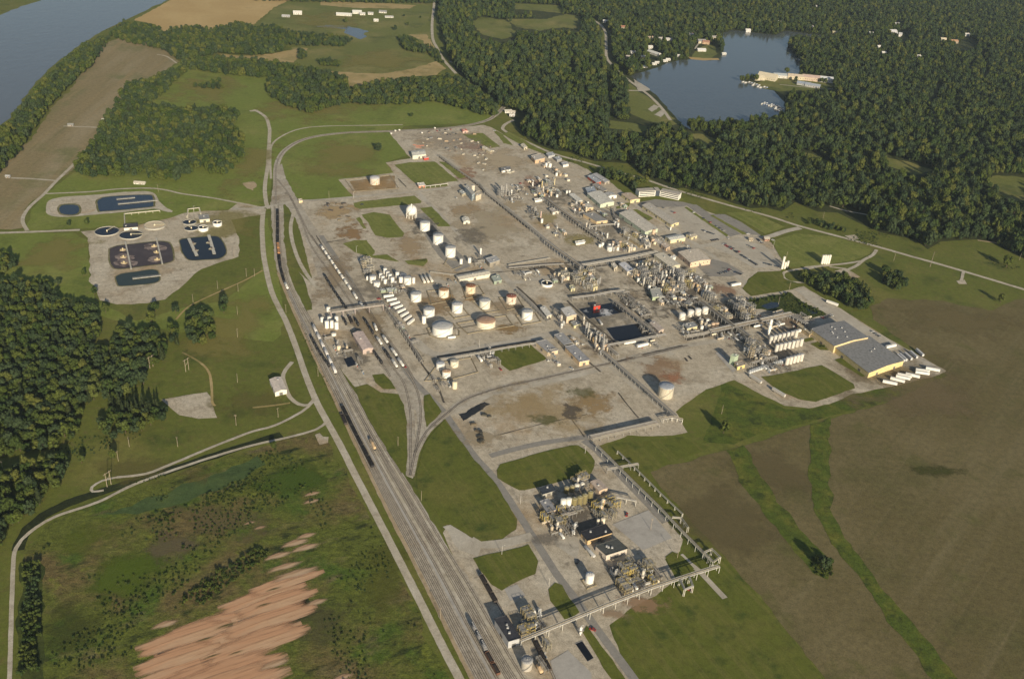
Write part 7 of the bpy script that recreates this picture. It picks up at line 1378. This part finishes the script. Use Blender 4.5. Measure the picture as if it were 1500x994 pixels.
ISO = [((298,462), 5.2, 'round tree left of the pair beside the mown track', 0), ((328,458), 5.0, 'front tree of the pair beside the mown track', 0), ((329,446), 5.2, 'rear tree of the pair beside the mown track', 1), ((228,456), 4.8, 'tree between the clay pad and the wood, farther of two', 0), ((222,472), 5.4, 'tree between the clay pad and the wood, nearer of two', 0), ((258,460), 4.6, 'lone tree midway between the clay pad and the round clump', 0),
 ((155,458), 4.4, 'lone tree on the grass just below the left end of the clay pad', 0), ((128,329), 4.0, 'dark round bushy tree on the strip below the two blue ponds', 0), ((101,331), 3.0, 'small tree left of the round one below the blue ponds', 0), ((139,431), 4.0, 'tree touching the lower left corner of the clay pad', 0), ((123,404), 3.0, 'little tree on the grass left of the clay pad', 0), ((85,418), 4.0, 'slim tree at the upper right tip of the left wood', 1),
 ((166,672), 3.8, 'dark tree beside the utility pole near the narrow ditch', 0), ((120,678), 3.4, 'small dark tree between the low wood and the ditch', 0), ((555,222), 6.4, 'lone tree in the middle of the big grass field inside the rail loop', 1), ((1474,391), 7.0, 'big lone tree on the grass above the end of the public road', 2), ((1465,443), 5.0, 'lone tree at the corner of the brown field', 2), ((1204,834), 5.6, 'pair tree with a long shadow where the two grass strips meet', 2), ((1213,828), 3.6, 'smaller tree where the two grass strips of the brown field meet', 2),
 ((402,657), 3.6, 'dark bush standing by the levee beside the railway road', 0), ((579,45), 5, 'round tree right of the farm pond', 0), ((597,38), 4, 'smaller tree right of the farm pond', 0), ((507,34), 5, 'tree at the edge of the farm pond', 0), ((592,25), 3.5, 'small tree on the meadow between farm and road', 0), ((616,27), 3, 'small tree nearest the country road on the meadow', 0), ((603,172), 3.4, 'little tree at the far corner of the plant by the fence', 0), ((720,18), 5, 'lone tree on the pale hilltop clearing', 0),
 ((1086,120), 6, 'tree at the very tip of the lake peninsula', 0), ((1094,118), 6, 'second tree from the tip of the lake peninsula', 1), ((1101,117), 6, 'third tree from the tip of the lake peninsula', 0), ((1107,119), 6, 'tree beside the big pale lodge on the peninsula', 0), ((1152,108), 6, 'tree behind the flats on the lake shore', 0), ((1165,120), 5, 'tree in front of the lake shore flats', 0), ((1203,122), 5, 'tree before the white end block by the lake', 0), ((1209,122), 4.5, 'tree right of the white end block by the lake', 0)]
for i, (p, r_, lab, cf) in enumerate(ISO):
    g = G(p); tree(g, r_, lab, v=i % 6, hs=rnd.uniform(1, 1.3))
N_ISO = len(ISO)
FOREST_LABEL = 'leafy tree of the front fringe of the big forest facing the plant'
ALL.sort(key=lambda a: a[0]/a[3])
vis = []
rest = []
for a in ALL:
    q = proj((a[1], a[2], 6))
    if len(vis) < 296-N_ISO and -15 < q[0] < 1515 and -20 < q[1] < 1010: vis.append(a)
    else: rest.append(a)
print('TREES', len(vis), len(rest))
_seen = set()
for i, a in enumerate(vis):
    lab = FOREST_LABEL if a[5] == 'forest' else a[5]
    tree((a[1], a[2]), a[3], lab, 'trees: '+lab, v=i % 6, hs=a[4], conif=a[6])
# the rest of the woods reads as one mass: instances of the same crowns on points
def gn_mass(name, label, cat, pts, srcs):
    """pts: (x, y, scale xy, scale z, source index); one object that draws a crown at every point"""
    me = bpy.data.meshes.new(name); me.from_pydata([(a[0], a[1], a[5] if len(a) > 5 else 0) for a in pts], [], [])
    at = me.attributes.new('sc', 'FLOAT_VECTOR', 'POINT'); at.data.foreach_set('vector', [c for a in pts for c in (a[2], a[2], a[3])])
    r_ = random.Random(5); at = me.attributes.new('ro', 'FLOAT_VECTOR', 'POINT'); at.data.foreach_set('vector', [c for a in pts for c in (0, 0, r_.uniform(0, 6.28))])
    at = me.attributes.new('ix', 'INT', 'POINT'); at.data.foreach_set('value', [a[4] for a in pts])
    wl = link(name, me); tag(wl, label, cat, kind='stuff')
    ng = bpy.data.node_groups.new(name, 'GeometryNodeTree')
    ng.interface.new_socket('Geometry', in_out='INPUT', socket_type='NodeSocketGeometry'); ng.interface.new_socket('Geometry', in_out='OUTPUT', socket_type='NodeSocketGeometry')
    gi, go = ng.nodes.new('NodeGroupInput'), ng.nodes.new('NodeGroupOutput')
    iop = ng.nodes.new('GeometryNodeInstanceOnPoints'); jn = ng.nodes.new('GeometryNodeJoinGeometry')
    for s in reversed(srcs):
        oi = ng.nodes.new('GeometryNodeObjectInfo'); oi.inputs['Object'].default_value = s; oi.transform_space = 'ORIGINAL'
        gti = ng.nodes.new('GeometryNodeGeometryToInstance'); ng.links.new(oi.outputs['Geometry'], gti.inputs[0]); ng.links.new(gti.outputs[0], jn.inputs[0])
    def nattr(nm, ty):
        n = ng.nodes.new('GeometryNodeInputNamedAttribute'); n.data_type = ty; n.inputs[0].default_value = nm
        return next(o for o in n.outputs if o.enabled and o.name == 'Attribute')
    ng.links.new(gi.outputs[0], iop.inputs['Points']); ng.links.new(jn.outputs[0], iop.inputs['Instance']); iop.inputs['Pick Instance'].default_value = True
    ng.links.new(nattr('ix', 'INT'), iop.inputs['Instance Index']); ng.links.new(nattr('ro', 'FLOAT_VECTOR'), iop.inputs['Rotation']); ng.links.new(nattr('sc', 'FLOAT_VECTOR'), iop.inputs['Scale']); ng.links.new(iop.outputs[0], go.inputs[0])
    wl.modifiers.new('scatter', 'NODES').node_group = ng; return wl
srcs = [tree_objs[c.name] for c in CROWNS+CONIF if c.name in tree_objs]
rest = [a for a in rest if -60 < proj((a[1], a[2], 6))[0] < 1560 and proj((a[1], a[2], 15))[1] > -45]
print('REST', len(rest)); r_ = random.Random(9); nb = min(6, len(srcs))
gn_mass('woodland', 'far mass of leafy woodland covering the hills behind the plant and the lake', 'woodland', [(a[1], a[2], a[3], a[3]*a[4], (len(srcs)-1 if a[6] and len(srcs) > 6 else r_.randrange(nb))) for a in rest], srcs)
# hedges and shrubs
def shrub(p, r_, lab, grp, cat='shrub', name='shrub', hs=1.0):
    t = thing(name, lab, cat, (p[0], p[1], -.3*r_), rnd.uniform(0, 6), grp, (r_, r_, r_*hs)); link('foliage', BUSHES[rnd.randrange(2)], t); return t
for poly, sp, ra, lab in (([(34,826),(56,826),(60,990),(30,990)], 5.0, (2.2, 3.6), 'shrub in the long dark hedge between the levee track and the wild meadow'), ([(1095,441),(1157,430),(1165,434),(1100,448)], 6, (1.6, 2.6), 'shrub along the upper edge of the marshy hollow'), ([(1168,440),(1178,444),(1208,458),(1200,462),(1172,448)], 6, (1.6, 2.6), 'shrub along the right edge of the marshy hollow'),
        ([(1192,504),(1202,501),(1220,512),(1212,514)], 6, (1.2, 2.0), 'shrub on the lawn beside the big grey warehouse')):
    for x, y in scatter(poly, sp, 0, 77): shrub((x, y), rnd.uniform(*ra), lab, lab)

# scrub and weeds: a mass nobody could count
bs = [o for o in C.objects if o.name.startswith('foliage') and o.type == 'MESH'][:6]; pts = []; r_ = random.Random(31)
def scrub(poly, sp, thr, smin, smax, fz=.02):
    for x, y in scatter(poly, sp, 0, int(sp*100)+len(poly)):
        n = noise.noise((x*fz, y*fz, 4.2))+.5*noise.noise((x*fz*3, y*fz*3, 8.1))
        if n < thr+r_.uniform(-.12, .12): continue
        s = r_.uniform(smin, smax); pts.append((x, y, s, s*r_.uniform(.5, 1.0), r_.randrange(len(bs)), -.3*s))
scrub([(60,800),(120,765),(200,735),(300,690),(395,660),(462,640),(500,690),(440,720),(400,750),(330,790),(280,850),(220,900),(200,960),(70,1000)], 4.2, .16, .5, 1.5)
scrub([(470,660),(500,700),(560,800),(650,1000),(500,1000),(470,900),(480,800),(440,700)], 4.6, .2, .5, 1.3)
scrub([(270,868),(340,825),(380,800),(400,812),(350,845),(300,885),(250,905)], 3.4, -.15, .8, 2.4)
scrub([(200,760),(300,725),(390,690),(400,698),(310,740),(210,775)], 3.4, .0, .6, 1.7)
scrub([(1190,624),(1214,616),(1214,700),(1222,760),(1290,870),(1380,980),(1370,985),(1280,880),(1210,780),(1190,740)], 4.5, .42, .3, .8)
scrub([(1066,662),(1086,656),(1120,710),(1190,800),(1215,835),(1190,835),(1110,745)], 4.5, .38, .3, .8)
scrub([(1185,815),(1215,815),(1222,845),(1195,848)], 3, -.1, .8, 2.0)
scrub([(1098,446),(1155,432),(1175,444),(1205,460),(1165,457),(1110,453)], 3, -.05, .5, 1.5)
scrub([(780,222),(860,246),(900,250),(985,282),(1100,310),(1160,325),(1165,314),(1100,302),(1000,272),(930,245),(860,232)], 5, .2, .6, 1.6)
scrub([(1240,352),(1330,372),(1400,372),(1495,400),(1495,390),(1400,358),(1340,356),(1260,332)], 5, .2, .6, 1.6)
scrub([(115,640),(150,640),(240,615),(255,622),(150,660),(60,690),(60,672)], 4, .2, .5, 1.4)
scrub([(170,722),(250,697),(240,690),(180,708)], 3, .1, .4, 1.0)
scrub([(425,440),(450,490),(475,548),(492,590),(486,592),(468,550),(440,492),(418,445)], 4, .2, .3, .9)
gn_mass('scrub', 'low scrub and weeds spread over the rough meadow and along ditches', 'scrub', pts, bs); print('SCRUB', len(pts))
# ================================================================ AIR, LIGHT, CAMERA
def finish():
    m = bpy.data.materials.new('haze'); m.use_nodes = True; nt = m.node_tree; nt.nodes.clear()
    out = nt.nodes.new('ShaderNodeOutputMaterial'); v = nt.nodes.new('ShaderNodeVolumePrincipled')
    v.inputs['Color'].default_value = (.66, .83, 1.0, 1); v.inputs['Density'].default_value = HAZE; v.inputs['Anisotropy'].default_value = .0
    nt.links.new(v.outputs[0], out.inputs['Volume'])
    mb = MB(); mb.box(0, 6850, -2, 19000, 15500, 600)
    o = link('haze', mb.mesh(m, 'haze')); tag(o, kind='stuff')
    az, el = R(158.5), R(19.0)
    w = bpy.data.worlds.new('World'); bpy.context.scene.world = w; w.use_nodes = True
    nt = w.node_tree; bg = nt.nodes['Background']; sk = nt.nodes.new('ShaderNodeTexSky'); sk.sky_type = 'NISHITA'; sk.sun_disc = False
    sk.sun_elevation = el; sk.sun_rotation = az; sk.altitude = 300; sk.air_density = 1.0; sk.dust_density = 1.5
    nt.links.new(sk.outputs[0], bg.inputs[0]); bg.inputs[1].default_value = SKY
    L = bpy.data.lights.new('sun', 'SUN'); L.energy = SUN; L.angle = R(.5); L.color = (1.0, .87, .66)
    so = bpy.data.objects.new('sun', L); C.objects.link(so)
    d = Vector((math.sin(az)*math.cos(el), math.cos(az)*math.cos(el), math.sin(el)))
    so.rotation_euler = d.to_track_quat('Z', 'Y').to_euler(); so.location = d*3000
    cam = bpy.data.cameras.new('camera'); cam.sensor_width = 36; cam.lens = FPX/1500*36; cam.clip_end = 30000; cam.clip_start = 1
    co = bpy.data.objects.new('camera', cam); C.objects.link(co); co.location = (0, 0, CAM_H)
    from mathutils import Matrix
    co.rotation_euler = Matrix(((_rt[0], _up[0], -_fw[0]), (_rt[1], _up[1], -_fw[1]), (_rt[2], _up[2], -_fw[2]))).to_euler()
    sc = bpy.context.scene; sc.camera = co
    vs = sc.view_settings; sc.display_settings.display_device = 'sRGB'
    vs.view_transform = 'Standard'; vs.look = 'None'; vs.gamma = 1; vs.use_curve_mapping = False; vs.exposure = EXPO
    sc.cycles.max_bounces = 6; sc.cycles.volume_bounces = 0
    sc.cycles.diffuse_bounces = 2; sc.cycles.glossy_bounces = 2
HAZE, SKY, SUN, EXPO = 2.3e-5, .07, 5.0, 0.3
finish()
